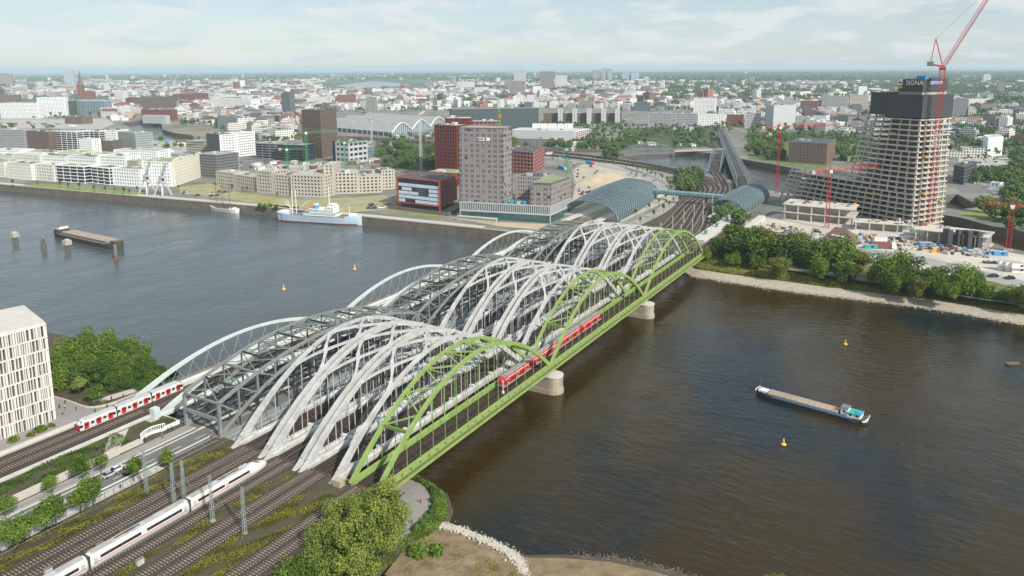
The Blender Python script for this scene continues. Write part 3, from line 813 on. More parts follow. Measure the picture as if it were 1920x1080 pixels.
def trunk_mesh(h, r, zc, rx):
    b = MB()
    b.tube([(0, 0, -.3), (.03 * h, .01 * h, h * .35), (0, .02 * h, h * .62), (.02 * h, 0, h * .85)], 1.0, 7)
    base = np.array(b.v); 
    for i, k in enumerate((1.25, .9, .6, .25)):
        ring = base[i * 7:(i + 1) * 7]; cc = ring.mean(0); base[i * 7:(i + 1) * 7] = cc + (ring - cc) * r * k
    b.v = [tuple(v) for v in base]
    for j in range(5):
        a = j * 1.257 + random.random(); l = rx * random.uniform(.5, .75)
        b.beam((0, .01 * h, h * (.4 + .06 * j)), (l * math.cos(a), l * math.sin(a), h * (.4 + .06 * j) + l * .8), r * .55)
    o = b.build('trunk', 'bark'); me = o.data; bpy.data.objects.remove(o); return me
def tree_kind(n, h, rx, rz, leaf, m, lobes, tr=.22, zc=None, **k):
    zc = zc or h - rz * .95
    p, nn, t = crown_points(n, rx, rx, rz, zc, lobes, **k)
    return leaf_cloud(p, nn, leaf, t, m), trunk_mesh(h, tr, zc, rx)
def put_tree(kind, x, y, z, s, label, name='broadleaf_tree', group=None, cat='tree', sz=None, rz=None):
    t = thing(name, label, cat, (x, y, z), group)
    t.rotation_euler = (0, 0, random.random() * 6.28 if rz is None else rz); t.scale = (s, s, sz or s)
    inst('crown', kind[0], t)
    if kind[1]: inst('trunk', kind[1], t)
    return t
STREET = [tree_kind(2400, 9, 4.2, 3.9, .55, LEAF, 12, .16, zc=5.9) for _ in range(3)]
BIG = [tree_kind(6500, 15, 8, 8.2, .85, m, 26, .4, zc=8.0, lr=(.2, .46), spread=.78) for m in (LEAF_DARK, LEAF, LEAF_OLIVE)]
PALE = [tree_kind(6000, 14, 7.5, 7.8, .8, LEAF, 24, .35, zc=7.4, lr=(.2, .44), spread=.78)]
YELLOW = [tree_kind(1500, 8, 3.4, 3.2, .5, LEAF_YELLOW, 9, .16)]
WILLOW = [tree_kind(17000, 13, 7.2, 7.0, .42, LEAF_YELLOW, 40, .3, lr=(.14, .32), spread=.92, zc=7.0) for _ in range(2)]
MIDT = [tree_kind(700, 12, 6.4, 6.2, 1.7, LEAF_FAR, 11, .25, zc=6.6) for _ in range(3)]
SLIM = [tree_kind(260, 7, 1.5, 2.8, .75, LEAF, 5, .12)]
def bush_mesh(n, r, h, leaf, m):
    p, nn, t = crown_points(n, r, r, h, h * .55, 7); p[:, 2] = np.maximum(p[:, 2], .05)
    return leaf_cloud(p, nn, leaf, t, m, 'foliage')
BUSH = [(bush_mesh(420, 1.5, 1.3, .5, LEAF), None), (bush_mesh(420, 1.6, 1.1, .5, LEAF_SHRUB), None), (bush_mesh(520, 1.6, 1.5, .5, LEAF_DARK), None)]
def scrub(name, areas, dens, leaf, m, label, hmax=.9, z=9.6, patch=.25, thr=.0):
    """low wild growth over rectangles in plan, patchy"""
    P, T = [], []
    for x0, x1, y0, y1 in areas:
        n = int((x1 - x0) * (y1 - y0) * dens)
        x = rng.uniform(x0, x1, n); y = rng.uniform(y0, y1, n)
        f = np.sin(x * patch * 1.3 + 1.7 * np.sin(y * patch * 2.1)) + np.sin(y * patch * 3.3 + 1.3 * np.sin(x * patch * .9)) + rng.normal(0, .35, n)
        k = f > thr
        x, y, f = x[k], y[k], f[k]
        zz = z + rng.uniform(0, 1, len(x)) * hmax * np.clip((f - thr) * .7, .12, 1)
        P.append(np.stack([x, y, zz], 1)); T.append(np.clip(.5 + .28 * np.sin(x * .6 + y * .9) + rng.normal(0, .15, len(x)), 0, 1))
    P = np.concatenate(P); T = np.concatenate(T)
    nn = rng.normal(size=P.shape) * .6 + np.array([0, 0, .8]); nn /= np.linalg.norm(nn, axis=1, keepdims=True)
    o = bpy.data.objects.new(name, leaf_cloud(P, nn, leaf, T, m, name)); col.objects.link(o)
    return tag(o, label, 'scrub', kind='stuff')

# ------------------------------------------------------------------ tracks on the south bank
TRK = [(51.4, 'leftmost of the six embankment tracks'), (47.0, 'second from the road among the embankment tracks'), (37.1, 'under the white express train'),
       (33.0, 'just right of the white express train'), (24.6, 'left one of the pair between the white express and the green bridge'),
       (20.2, 'right one of the pair between the white express and the green bridge'), (6.7, 'left one leading onto the green bridge'), (2.7, 'right one leading onto the green bridge')]
slm = MB().box(0, 0, 0, 0.3, 2.6, 0.2).build('sleeper', 'sleeper_concrete'); slmesh = slm.data; bpy.data.objects.remove(slm)
for y, wh in TRK:
    t = tag(thing('railway_track', 'pair of steel rails on pale sleepers, ' + wh, 'track', (0, y, 9.6), 'tracks on the south embankment'), kind='structure')
    bed = MB(); bed.add([(-160, y - 2.3, 9.56), (0, y - 2.3, 9.56), (0, y + 2.3, 9.56), (-160, y + 2.3, 9.56), (-160, y - 1.6, 9.8), (0, y - 1.6, 9.8), (0, y + 1.6, 9.8), (-160, y + 1.6, 9.8)],
                        [(4, 5, 6, 7), (0, 1, 5, 4), (3, 7, 6, 2), (1, 2, 6, 5), (0, 4, 7, 3)])
    bed.build('ballast_bed', 'ballast', t)
    for s in (-.75, .75): MB().beam((-160, y + s, 10.06), (0, y + s, 10.06), 0.15, 0.17).build('rail', 'rail_steel', t)
    n = 110
    for k in range(n): inst('sleeper', slmesh, t, (-.5 - k * .8, 0, .18))

# ground cover between the tracks
scrub('wild_ground_cover', [(-110, -3, 53.8, 61.2), (-110, -4, 39.6, 44.8), (-100, -3, 26.9, 30.8), (-100, -6, 8.8, 18.0)], 26, .40, LEAF_SHRUB,
      'yellow-green wild growth between the railway tracks', .8, thr=-.45)
def scatter(name, P, leaf, m, label, hmax=.8):
    P = np.array(P); P[:, 2] += rng.random(len(P)) * hmax; nn = rng.normal(size=P.shape) * .6 + np.array([0, 0, .8]); nn /= np.linalg.norm(nn, axis=1, keepdims=True)
    o = bpy.data.objects.new(name, leaf_cloud(P, nn, leaf, np.clip(.5 + .22 * np.sin(P[:, 0] * .7 + P[:, 1]) + rng.normal(0, .16, len(P)), 0, 1), m, name)); col.objects.link(o)
    return tag(o, label, 'scrub', kind='stuff')
yy = rng.random(22000) * 8.5; scatter('embankment_ground_cover', np.stack([rng.random(22000) * -110 + 1, -9.5 + yy, 2.4 + yy / 8.5 * 7.1], 1), .5, LEAF_SHRUB, 'weeds on the embankment slope below the green bridge', .9)
pts = []
for i in range(8):
    (xa, ya), (xb, yb) = plz[i], plz[i + 1]; dd = ((7, 2), (6.5, -1), (6, -3), (4, -5), (2, -5.5), (0, -5), (0, -5), (0, -5), (0, -5))
    for _ in range(1500 if i < 5 else 700):
        a, v = random.random(), random.random() * .62; x, y = xa + (xb - xa) * a, ya + (yb - ya) * a; dx = dd[i][0] * (1 - a) + dd[i + 1][0] * a; dy = dd[i][1] * (1 - a) + dd[i + 1][1] * a
        pts.append((x + dx * v, y + dy * v, 3.0 - 3.5 * v))
scatter('plaza_slope_scrub', pts, .5, LEAF, 'green scrub on the slope between the lower plaza and the water', .8)
pts = []
for _ in range(70):
    cx_, cy_ = random.uniform(-12, 1), random.uniform(-46, -14); k = random.randint(10, 60)
    for _ in range(k): pts.append((cx_ + random.gauss(0, .8), cy_ + random.gauss(0, .8), 1.35))
scatter('beach_tufts', pts, .38, LEAF_SHRUB, 'dry tufts of weed scattered over the mud beach', .6)
scrub('viaduct_ground_cover', [(-70, -14, 86.5, 95.5), (-8, 1, 86.5, 92)], 22, .42, LEAF_DARK, 'dark green ground cover between the road wall and the metro viaduct', .8, 9.6, thr=-.9)

# ------------------------------------------------------------------ catenary masts and wires
mat('mast_steel', (150, 162, 158), .5, .15, .6)
def cat_mast(x, y, label, h=12.6):
    t = thing('catenary_mast', label, 'mast', (x, y, 9.6), 'lattice catenary masts on the embankment')
    b = MB(); z0 = 9.6
    for sx in (-1, 1):
        for sy in (-1, 1): b.beam((x + sx * .38, y + sy * .38, z0), (x + sx * .22, y + sy * .22, z0 + h), .09)
    n = 16
    for k in range(n):
        a, c = .38 - .16 * k / n, .38 - .16 * (k + 1) / n; za, zb = z0 + h * k / n, z0 + h * (k + 1) / n; s = 1 if k % 2 else -1
        for f in (-1, 1):
            b.beam((x + s * a, y + f * a, za), (x - s * c, y + f * c, zb), .05); b.beam((x + f * a, y + s * a, za), (x + f * c, y - s * c, zb), .05)
    b.build('lattice_column', 'mast_steel', t)
    MB().box(x, y, z0 - .3, 1.1, 1.1, .5).build('footing', 'concrete', t)
    b = MB(); b.beam((x, y, z0 + 6.9), (x, y - 3.2, z0 + 6.4), .07); b.beam((x, y, z0 + 8.0), (x, y - 3.0, z0 + 6.5), .05); b.build('bracket_arm', 'mid_grey', t)
for x, y, w_ in ((-30.4, 55.6, 'beside the road fence'), (-31.2, 42.6, 'left one of the close pair by the white train'), (-29.0, 41.4, 'right one of the close pair by the white train'),
                 (-30.3, 28.6, 'just right of the white train'), (-29.8, 17.2, 'nearest the green bridge tracks')):
    cat_mast(x, y, 'pale steel lattice mast ' + w_)
for y, w_ in ((51.4, 'leftmost'), (47.0, 'second'), (37.1, 'third'), (24.6, 'fourth')):
    b = MB()
    for k in range(10):
        x0, x1 = -160 + k * 16, -144 + k * 16
        sag = lambda x: 17.6 + .8 * math.cos((x + 30) / 32 * PI) ** 2
        b.beam((x0, y, 15.6), (x1, y, 15.6), .055); b.beam((x0, y, sag(x0)), (x1, y, sag(x1)), .055)
    tag(b.build('contact_wire', 'mid_grey'), w_ + ' contact wire hanging over the embankment tracks, counted from the road', 'wire', 'contact wires')
for y, z, w_ in ((58.5, 20.6, 'over the street trees'), (62.5, 19.8, 'above the roadside fence')):
    b = MB()
    for k in range(10): b.beam((-160 + k * 14, y, z - .6 * math.sin(k / 10 * PI)), (-146 + k * 14, y, z - .6 * math.sin((k + 1) / 10 * PI)), .05)
    tag(b.build('power_line', 'light_grey'), 'thin pale power line ' + w_, 'wire', 'power lines over the embankment')

# ------------------------------------------------------------------ trains
def loft(b, secs):
    k = len(secs[0]); vs = [p for s_ in secs for p in s_]
    fs = [(i * k + j, i * k + (j + 1) % k, (i + 1) * k + (j + 1) % k, (i + 1) * k + j) for i in range(len(secs) - 1) for j in range(k)]
    fs += [tuple(range(k - 1, -1, -1)), tuple((len(secs) - 1) * k + j for j in range(k))]
    b.add(vs, fs)
def train_sec(x, y, z, w, h, top=.25, base=.0):
    """rounded rail car section"""
    pts = [(-.5, base), (.5, base), (.52, .35), (.5, .62), (.44, .80), (.32, .93), (.15, 1.0), (-.15, 1.0), (-.32, .93), (-.44, .80), (-.5, .62), (-.52, .35)]
    return [(x, y + a * w, z + c * h) for a, c in pts]
mat('roof_grime', (176, 172, 164), .6, .2, .5, det=9)
EX = thing('express_train', 'white high-speed train with a red stripe running on the embankment', 'train', (-50, 37.1, 10))
yT = 37.1; zT = 10.35
x0 = -5.0; ncar = 4; Lc = 26.0
for c_ in range(ncar):
    a = x0 - c_ * (Lc + .7); e = a - Lc; b = MB()
    if c_ == 0:
        prof = [(0, .25, .22, .55), (-.7, .55, .42, .5), (-1.8, .8, .62, .3), (-3.4, .95, .80, .12), (-5.2, 1, .93, .03), (-7.4, 1, 1, 0), (-Lc, 1, 1, 0)]
    else: prof = [(0, .97, .98, 0), (-.4, 1, 1, 0), (-Lc + .4, 1, 1, 0), (-Lc, .97, .98, 0)]
    loft(b, [train_sec(a + dx, yT, zT + dz, 2.95 * fw_, 3.55 * fh, 0) for dx, fw_, fh, dz in prof])
    body = b.build('car_body', 'train_white', EX, smooth=True)
    for s in (-1, 1):
        for q0, q1 in (((7.2, Lc * .55), (Lc * .6, Lc - 2)) if c_ == 0 else ((2.2, Lc * .46), (Lc * .52, Lc - 2.2))):
            MB().box(a - (q0 + q1) / 2, yT + s * 1.5, zT + 1.75, q1 - q0, .1, .72).build('window_band', 'glass_dark', body)
        MB().box(a - Lc / 2 - (3.2 if c_ == 0 else 0), yT + s * 1.52, zT + 1.18, Lc - (6.6 if c_ == 0 else .8), .08, .15).build('red_stripe', 'train_red', body)
        for d in ((Lc * .57, Lc - 1.1) if c_ == 0 else (1.2, Lc - 1.1)):
            MB().box(a - d, yT + s * 1.49, zT + .45, .9, .1, 2.0).build('door', 'light_grey', body)
    if c_ == 0:
        v = [(a - 1.6, yT - .75, zT + 2.02), (a - 1.6, yT + .75, zT + 2.02), (a - 4.2, yT + 1.0, zT + 3.22), (a - 4.2, yT - 1.0, zT + 3.22)]
        v2 = [(p[0], p[1], p[2] + .14) for p in v]
        MB().add(v + v2, BOXF).build('windscreen', 'glass_dark', body)
    for k in (4, Lc - 4): MB().box(a - k, yT, 10.1, 3.4, 2.3, .75).build('bogie', 'dark_grey', EX)
    MB().sweep([(a - (7.6 if c_ == 0 else .6), yT, zT + 3.46), (a - Lc + .6, yT, zT + 3.46)], 1.9, .26, sec=OCT).build('roof_strip', 'roof_grime', EX)
    for k in range(3): MB().box(a - Lc * (.3 + .2 * k), yT, zT + 3.5, 2.6, 1.5, .16).build('roof_unit', 'light_grey', EX)
    if c_: MB().box(a + .35, yT, 10.5, .8, 2.4, 3.1).build('gangway', 'dark_grey', EX)
    MB().box(a - Lc * (.62 if c_ else .5), yT, zT + 3.45, 6.5, .5, .25).build('pantograph_well', 'dark_grey', EX)

def emu(name, label, yT, xh, ncar, Lc, zr, body_m, door_m, roof_m, nwin, w=2.85, h=3.5, win='glass_dark'):
    """commuter train; head at xh, cars trailing towards +X"""
    T = thing(name, label, 'train', (xh, yT, zr))
    for c_ in range(ncar):
        a = xh + c_ * (Lc + .5); b = MB()
        front = c_ == 0; rear = c_ == ncar - 1
        pf = [(0, .86, .72, .12), (.5, .95, .86, .04), (1.6, 1, 1, 0)] if front else [(0, 1, 1, 0)]
        pr_ = [(Lc - 1.6, 1, 1, 0), (Lc - .5, .95, .86, .04), (Lc, .86, .72, .12)] if rear else [(Lc, 1, 1, 0)]
        loft(b, [train_sec(a + dx, yT, zr + .4 + dz, w * fw_, h * fh) for dx, fw_, fh, dz in pf + pr_])
        body = b.build('car_body', body_m, T)
        MB().sweep([(a + (1.6 if front else .1), yT, zr + .4 + h * .96), (a + Lc - (1.6 if rear else .1), yT, zr + .4 + h * .96)], w * .84, .5, sec=OCT).build('roof', roof_m, body)
        for s in (-1, 1):
            MB().box(a + Lc / 2, yT + s * w * .5, zr + .35, Lc - 1.2, .1, .32).build('skirt', 'light_grey', body)
            MB().box(a + Lc / 2, yT + s * w * .482, zr + .4 + h * .72, Lc - 3.0, .1, .2).build('cant_rail', 'white_paint' if door_m != 'train_red' else body_m, body)
            nd = 3
            for k in range(nd):
                xd = a + Lc * (k + .5) / nd
                d = MB().box(xd, yT + s * w * .507, zr + .55, 1.5, .1, 2.15).build('door', door_m, body)
                MB().box(xd, yT + s * (w * .507 + .05), zr + 1.5, 1.0, .06, .8).build('door_window', win, d)
            for k in range(nd):
                for j in range(nwin):
                    xw = a + Lc * (k + 1.0) / nd + (j - (nwin - 1) / 2) * 1.65
                    if k == nd - 1: xw = a + Lc * .04 + (j - (nwin - 1) / 2) * 1.1 + .9 if j < 1 else a + Lc * .96 - .4
                    MB().box(xw, yT + s * w * .508, zr + 1.5, 1.15, .08, .85).build('window', win, body)
        if front or rear:
            xf = a - .0 if front else a + Lc
            s = -1 if front else 1
            v = [(xf + s * .06, yT - 1.05, zr + 1.75), (xf + s * .06, yT + 1.05, zr + 1.75), (xf - s * .9, yT + 1.15, zr + 3.3), (xf - s * .9, yT - 1.15, zr + 3.3)]
            v2 = [(p[0] + s * .12, p[1], p[2] + .1) for p in v]
            MB().add(v + v2, BOXF).build('windscreen', win, body)
            MB().box(xf + s * .05, yT, zr + .75, .5, w * .8, .9).build('front_panel', door_m if door_m == 'train_red' else 'mid_grey', body)
        for k in (3.2, Lc - 3.2): MB().box(a + k, yT, zr + .02, 2.8, 2.2, .5).build('bogie', 'dark_grey', T)
        if c_: MB().box(a - .25, yT, zr + .7, .7, w * .8, 2.8).build('gangway', 'dark_grey', T)
    return T
emu('red_commuter_train', 'red commuter train with a grey roof crossing the green bridge', 6.7, 76.0, 4, 21.6, 9.55, 'train_red', 'train_grey', 'train_grey', 2)
emu('metro_train', 'pale grey metro train with red doors at the metro bridge', 106.6, -19.5, 3, 12.2, 9.75, 'train_white', 'train_red', 'light_grey', 3, 2.7, 3.2)

# signal at the head of the red train and mast on the green walkway
t = thing('signal_post', 'white signal post standing in front of the red train', 'signal', (73.0, 3.6, 9.4))
MB().tube([(73, 3.6, 9.4), (73, 3.6, 13.2)], .13).build('post', 'white_paint', t); MB().box(73, 3.6, 9.4, .7, .7, .9).build('base_box', 'white_paint', t)
MB().box(73, 3.6, 12.6, .35, .7, 1.3).build('signal_head', 'light_grey', t)
# ------------------------------------------------------------------ metro viaduct and its tracks
vi = tag(thing('metro_viaduct', 'concrete metro viaduct with two tracks beside the plaza', 'viaduct', (-80, 104, 9)), kind='structure')
MB().box(-80, 104.4, 8.9, 158, 17.4, 0.9).build('slab', 'concrete', vi)
for y in (96.1, 112.7): MB().box(-80, y, 9.8, 158, 1.1, .7).build('parapet', 'pale_concrete', vi)
MB().box(-80, 104.3, 9.8, 158, 12.6, .12).build('ballast_bed', 'ballast', vi)
for k in range(4): MB().box(-10 - k * 22, 104.4, 6, 1.6, 14, 2.9).build('column', 'concrete', vi)
for y in (102.0, 106.6):
    for s in (-.75, .75): MB().beam((-158, y + s, 10.12), (-.5, y + s, 10.12), .15, .17).build('rail', 'rail_steel', vi)
for y in (102.0, 106.6):
    for k in range(90): inst('sleeper', slmesh, vi, (-.8 - k * .8 + 80, y - 104, .9))

# end block of the metro arch: white abutment pillar
t = thing('bridge_end_block', 'pale stepped end block at the foot of the metro arch', 'abutment', (-1.5, 94.3, 9))
MB().box(-2.2, 94.0, 6.5, 3.2, 3.4, 3.2).build('base', 'concrete', t); MB().box(-.8, 94.3, 9.7, 2.2, 2.4, 3.4).build('pillar', 'mint_steel', t)

# ------------------------------------------------------------------ road, promenade, walls
rd = struct(MB().box(-100, 71.3, 9.55, 202, 10.4, .06).build('road', 'asphalt'))
for k in range(16):
    inst('lane_mark', bpy.data.meshes.get('lane_mark') or None, rd) if False else MB().box(-2 - k * 9, 70.0, 9.612, 4.0, .2, .01).build('lane_mark', 'road_paint', rd)
struct(MB().box(-100, 78.6, 9.55, 202, 4.2, .16).build('promenade', 'paving'))
struct(MB().box(-100, 76.3, 9.55, 202, .5, .3).build('median_kerb', 'pale_concrete'))
struct(MB().box(-100, 74.3, 9.55, 202, .35, .28).build('median_strip', 'pale_concrete'))
struct(MB().box(-110, 64.4, 9.55, 180, 3.4, .16).build('sidewalk', 'pale_paving'))
pw = thing('promenade_wall', 'broad pale stone wall along the promenade', 'wall', (-60, 83.2, 9.5))
for k in range(16): MB().box(-17.5 - k * 8.02, 83.1, 9.5, 8.0, 3.0 if k > 0 else 2.2, .95).build('wall_block', 'pale_paving', pw)
# guard rail and fence along the road
gr = thing('guard_rail', 'grey steel guard rail along the road', 'guard rail', (-60, 66.3, 9.6))
MB().beam((-150, 66.3, 10.35), (-1, 66.3, 10.35), .16, .42).build('beam', 'mint_steel', gr)
for k in range(50): MB().box(-2 - k * 3, 66.3, 9.6, .14, .14, .7).build('post', 'mid_grey', gr)
fe = thing('roadside_fence', 'thin metal fence between the sidewalk and the railway', 'fence', (-60, 62.6, 9.6))
for k in range(52): MB().beam((-1.5 - k * 2.6, 62.6, 9.6), (-1.5 - k * 2.6, 62.6, 11.6), .09).build('post', 'mid_grey', fe)
for z in (10.1, 11.55): MB().beam((-138, 62.6, z), (-1.5, 62.6, z), .07).build('rail', 'light_grey', fe)
# curved white bench screen by the road bridge portal
t = thing('curved_bench_screen', 'curved white slatted screen beside the promenade', 'screen', (-9, 84.6, 9.7))
pts = [(-13.2 + 1.2 * k, 83.6 + 1.5 * math.sin(k / 7 * PI)) for k in range(8)]
MB().sweep([(x, y, 10.0) for x, y in pts], .35, .9).build('base_wall', 'white_paint', t)
MB().sweep([(x, y, 11.9) for x, y in pts], .35, .22).build('top_rail', 'white_paint', t)
for k in range(15):
    f = k / 14 * 7; i = min(int(f), 6); q = f - i; x = pts[i][0] * (1 - q) + pts[i + 1][0] * q; y = pts[i][1] * (1 - q) + pts[i + 1][1] * q
    MB().box(x, y, 10.4, .16, .3, 1.45).build('slat', 'white_paint', t)
t = thing('white_parapet', 'short white parapet panels at the portal of the road bridge', 'parapet', (-2, 83.8, 9.7))
for k in range(3): MB().box(-4.3 + 1.9 * k, 83.6 - .05 * k, 9.7, 1.8, .3, 1.3).build('panel', 'white_paint', t)
t = thing('garden_path', 'pale trapezoid path between the promenade and the viaduct', 'path', (-18, 90, 9.6))
MB().prism([(-24, 86), (-18.5, 86), (-10, 94.8), (-16.5, 95)], 9.56, 9.75).build('paving', 'pale_paving', t); tag(t, kind='structure')

# ------------------------------------------------------------------ plaza
def curve(pts, n=8):
    out = []
    P = [Vector(p) for p in pts]
    for i in range(len(P) - 1):
        a, b, c, d = P[max(i - 1, 0)], P[i], P[i + 1], P[min(i + 2, len(P) - 1)]
        for k in range(n):
            s = k / n
            out.append(.5 * ((2 * b) + (c - a) * s + (2 * a - 5 * b + 4 * c - d) * s * s + (3 * b - a - 3 * c + d) * s ** 3))
    return out + [P[-1]]
edge = curve([(-9.5, 150), (-8.2, 133), (-8.0, 124), (-6.8, 120), (-3.5, 117.6), (0, 116.9), (5, 117.2), (14, 117.4)])
struct(flat('plaza', [(-40, 113.4), (-22, 113.4), (14, 113.4)] + [(p.x, p.y) for p in edge[::-1]] + [(-60, 150), (-60, 122)], 9.66, 'paving'))
t = thing('plaza_kerb', 'pale curved low wall around the plaza tree island', 'kerb', (-6, 121, 9.6))
MB().sweep([(p.x, p.y, 9.85) for p in edge], .55, .55).build('kerb_wall', 'pale_paving', t)
struct(flat('plaza_terrace', [(-5, 126), (0, 120.5), (8, 119), (13, 119.3), (13, 122), (4, 124)], 9.64, 'pale_paving'))
struct(MB().box(-60, 116.2, 9.5, 100, 4.8, .1).build('viaduct_service_path', 'pale_paving'))

# ------------------------------------------------------------------ white ribbed office building (left edge)
mat('glass_beige', (96, 90, 80), .25, .3, .5, spec=.7)
wb = thing('ribbed_office_building', 'white office building with tall vertical fins at the left edge', 'building', (-45, 140, 9.6))
C0 = Vector((-18.2, 122.2)); C1 = Vector((-95, 126.5)); C2 = Vector((-92, 165)); C3 = Vector((-12.2, 146))
zb, zt = 9.6, 43.6
MB().prism([C0 + Vector((-.7, .7)), C1, C2, C3 + Vector((-.7, -.5))], zb, zt - .8).build('glazing', 'glass_beige', wb)
MB().prism([C0, C1, C2, C3], zt - .8, zt).build('roof', 'pale_concrete', wb)
mat('fin_white', (220, 216, 208), 0.75, 0.06, 0.3)
nf = 8; fh = (zt - .8 - zb) / nf
def fins(p, q, length, nmax):
    d = (q - p).normalized(); out = Vector((d.y, -d.x)); 
    if out.dot(Vector((-45, 140)) - p) > 0: out = -out
    ang = math.atan2(d.y, d.x)
    for f in range(nf):
        z = zb + f * fh
        m_ = p + d * length / 2 + out * .1
        MB().box(m_.x, m_.y, z + fh - .45, length, .7, .4, ang).build('floor_band', 'fin_white', wb)
        s = .3
        while s < length - .2 and nmax > 0:
            wd = random.choice((.22, .28, .3, .45, .6))
            c = p + d * (s + wd / 2) + out * .12
            MB().box(c.x, c.y, z - (0.0 if f else .0), wd, .62, fh - .45, ang).build('fin', 'fin_white', wb)
            s += wd + random.choice((.25, .3, .4, .6, .8)) ; nmax -= 1
fins(C0, C1, 20.0, 400); fins(C0, C3, (C3 - C0).length, 400)

# ------------------------------------------------------------------ people
def skin_person(name, joints, edges, rad):
    me = bpy.data.meshes.new(name)
    me.from_pydata(joints, edges, [])
    o = bpy.data.objects.new(name, me); col.objects.link(o)
    md = o.modifiers.new('skin', 'SKIN')
    sv = me.skin_vertices or None
    if not me.skin_vertices: 
        bm = __import__('bmesh').new(); bm.from_mesh(me); bm.verts.layers.skin.verify(); bm.to_mesh(me); bm.free()
    for i, r in enumerate(rad):
        me.skin_vertices[0].data[i].radius = (r, r * .85); me.skin_vertices[0].data[i].use_root = (i == 0)
    sb = o.modifiers.new('sub', 'SUBSURF'); sb.levels = 1
    dg = bpy.context.evaluated_depsgraph_get(); ev = o.evaluated_get(dg)
    out = bpy.data.meshes.new_from_object(ev); bpy.data.objects.remove(o)
    for mm in ('cloth_dark', 'cloth_blue', 'skin', 'bark'): out.materials.append(MATS[mm])
    for p in out.polygons:
        z = sum(out.vertices[i].co.z for i in p.vertices) / len(p.vertices); x = abs(sum(out.vertices[i].co.y for i in p.vertices) / len(p.vertices))
        p.material_index = 0 if z < .92 else (1 if z < 1.45 else (3 if z > 1.68 else 2))
    return out
def walker(st):
    J = [(0, 0, .95), (0, 0, 1.2), (0, 0, 1.42), (.02, 0, 1.52), (.03, 0, 1.64), (.03, 0, 1.74),
         (0, .1, .9), (st * .22, .11, .48), (st * .12, .11, .08), (st * .12 + .14, .11, .04),
         (0, -.1, .9), (-st * .12, -.11, .48), (-st * .42, -.11, .1), (-st * .42 + .14, -.11, .05),
         (0, .2, 1.38), (-st * .12, .25, 1.12), (-st * .05, .26, .88), (0, -.2, 1.38), (st * .1, -.25, 1.12), (st * .22, -.26, .9)]
    E = [(0, 1), (1, 2), (2, 3), (3, 4), (4, 5), (0, 6), (6, 7), (7, 8), (8, 9), (0, 10), (10, 11), (11, 12), (12, 13), (2, 14), (14, 15), (15, 16), (2, 17), (17, 18), (18, 19)]
    Rr = [.15, .15, .17, .07, .10, .09, .1, .075, .05, .045, .1, .075, .05, .045, .07, .05, .04, .07, .05, .04]
    return skin_person('person', J, E, Rr)
PERS = [walker(.6), walker(1.2), walker(.15)]
def person(p, k, look, label, rz=None, name='person'):
    o = inst(name, PERS[k], None, p, random.random() * 6.28 if rz is None else rz, random.uniform(.96, 1.06))
    for i, mm in enumerate(look):
        o.material_slots[i].link = 'OBJECT'; o.material_slots[i].material = MATS[mm]
    return tag(o, label, 'person', 'people walking on the south bank')
Q1 = lambda x, y: (x / 4, 560 + y / 4); Q2 = lambda x, y: (x / 4, 810 + y / 4); Q5 = lambda x, y: (440 + x / 4, 810 + y / 4)
LOOKS = {'dark': ('cloth_dark', 'cloth_dark'), 'blue': ('cloth_dark', 'cloth_blue'), 'pale': ('cloth_blue', 'cloth_pale'), 'orange': ('cloth_dark', 'cloth_orange'), 'red': ('cloth_dark', 'train_red')}
PP = [(Q1(447, 825), 9.7, 'dark', 'leftmost person in dark clothes at the foot of the ribbed building'), (Q1(487, 828), 9.7, 'pale', 'person in a pale top by the corner of the ribbed building'),
      (Q1(490, 790), 9.7, 'dark', 'person in dark clothes farthest back along the ribbed building'), (Q1(472, 872), 9.7, 'orange', 'person in orange nearest the ribbed building'),
      (Q1(572, 835), 9.7, 'dark', 'person in dark clothes in the middle of the plaza'), (Q1(715, 855), 9.7, 'blue', 'person in a blue top crossing the plaza towards the train'),
      (Q1(730, 885), 9.7, 'pale', 'person in a pale top close to the metro train'), (Q1(805, 822), 9.7, 'dark', 'person in dark clothes below the plaza tree island'),
      (Q1(838, 762), 9.7, 'dark', 'person in dark clothes on the pale terrace behind the tree'), (Q1(926, 745), 9.7, 'dark', 'second person on the pale terrace, near the bushes'),
      (Q1(932, 805), 9.7, 'blue', 'person in blue beside the front car of the metro train'), (Q1(980, 782), 9.7, 'blue', 'person in blue walking towards the metro arch'),
      (Q2(855, 60), 9.8, 'dark', 'person in dark clothes on the trapezoid garden path'), (Q2(730, 145), 9.8, 'dark', 'left one of two people at the lower end of the garden path'),
      (Q2(780, 160), 9.8, 'dark', 'right one of two people at the lower end of the garden path'), (Q2(798, 215), 9.8, 'red', 'person in red on the promenade beside the wall end'),
      (Q2(1085, 75), 9.8, 'dark', 'person in dark clothes in front of the curved white screen'), (Q2(1218, 45), 9.8, 'orange', 'person in orange on the promenade before the road bridge'),
      (Q1(1290, 985), 9.8, 'red', 'person in red at the end of the white parapet'), (Q1(1262, 1000), 9.8, 'dark', 'person in dark clothes by the white parapet panels'),
      (Q5(1235, 500), 3.0, 'dark', 'person in dark clothes alone on the plaza under the green bridge'), (Q5(1272, 660), 3.0, 'orange', 'person in orange on the plaza by the big willows'),
      (Q5(1395, 535), 3.0, 'red', 'person in red by the hedge of the lower plaza'), (Q5(1328, 690), 3.0, 'dark', 'person in dark clothes in the tree shade on the lower plaza'),
      (Q2(1590, 55), 9.8, 'red', 'person in red on the sidewalk at the road bridge portal'), (Q2(905, 430), 9.8, 'dark', 'person in dark clothes on the fenced sidewalk')]
for (q, z, k, lb) in PP: person(at(q[0], q[1], z), random.randrange(3), LOOKS[k], lb)

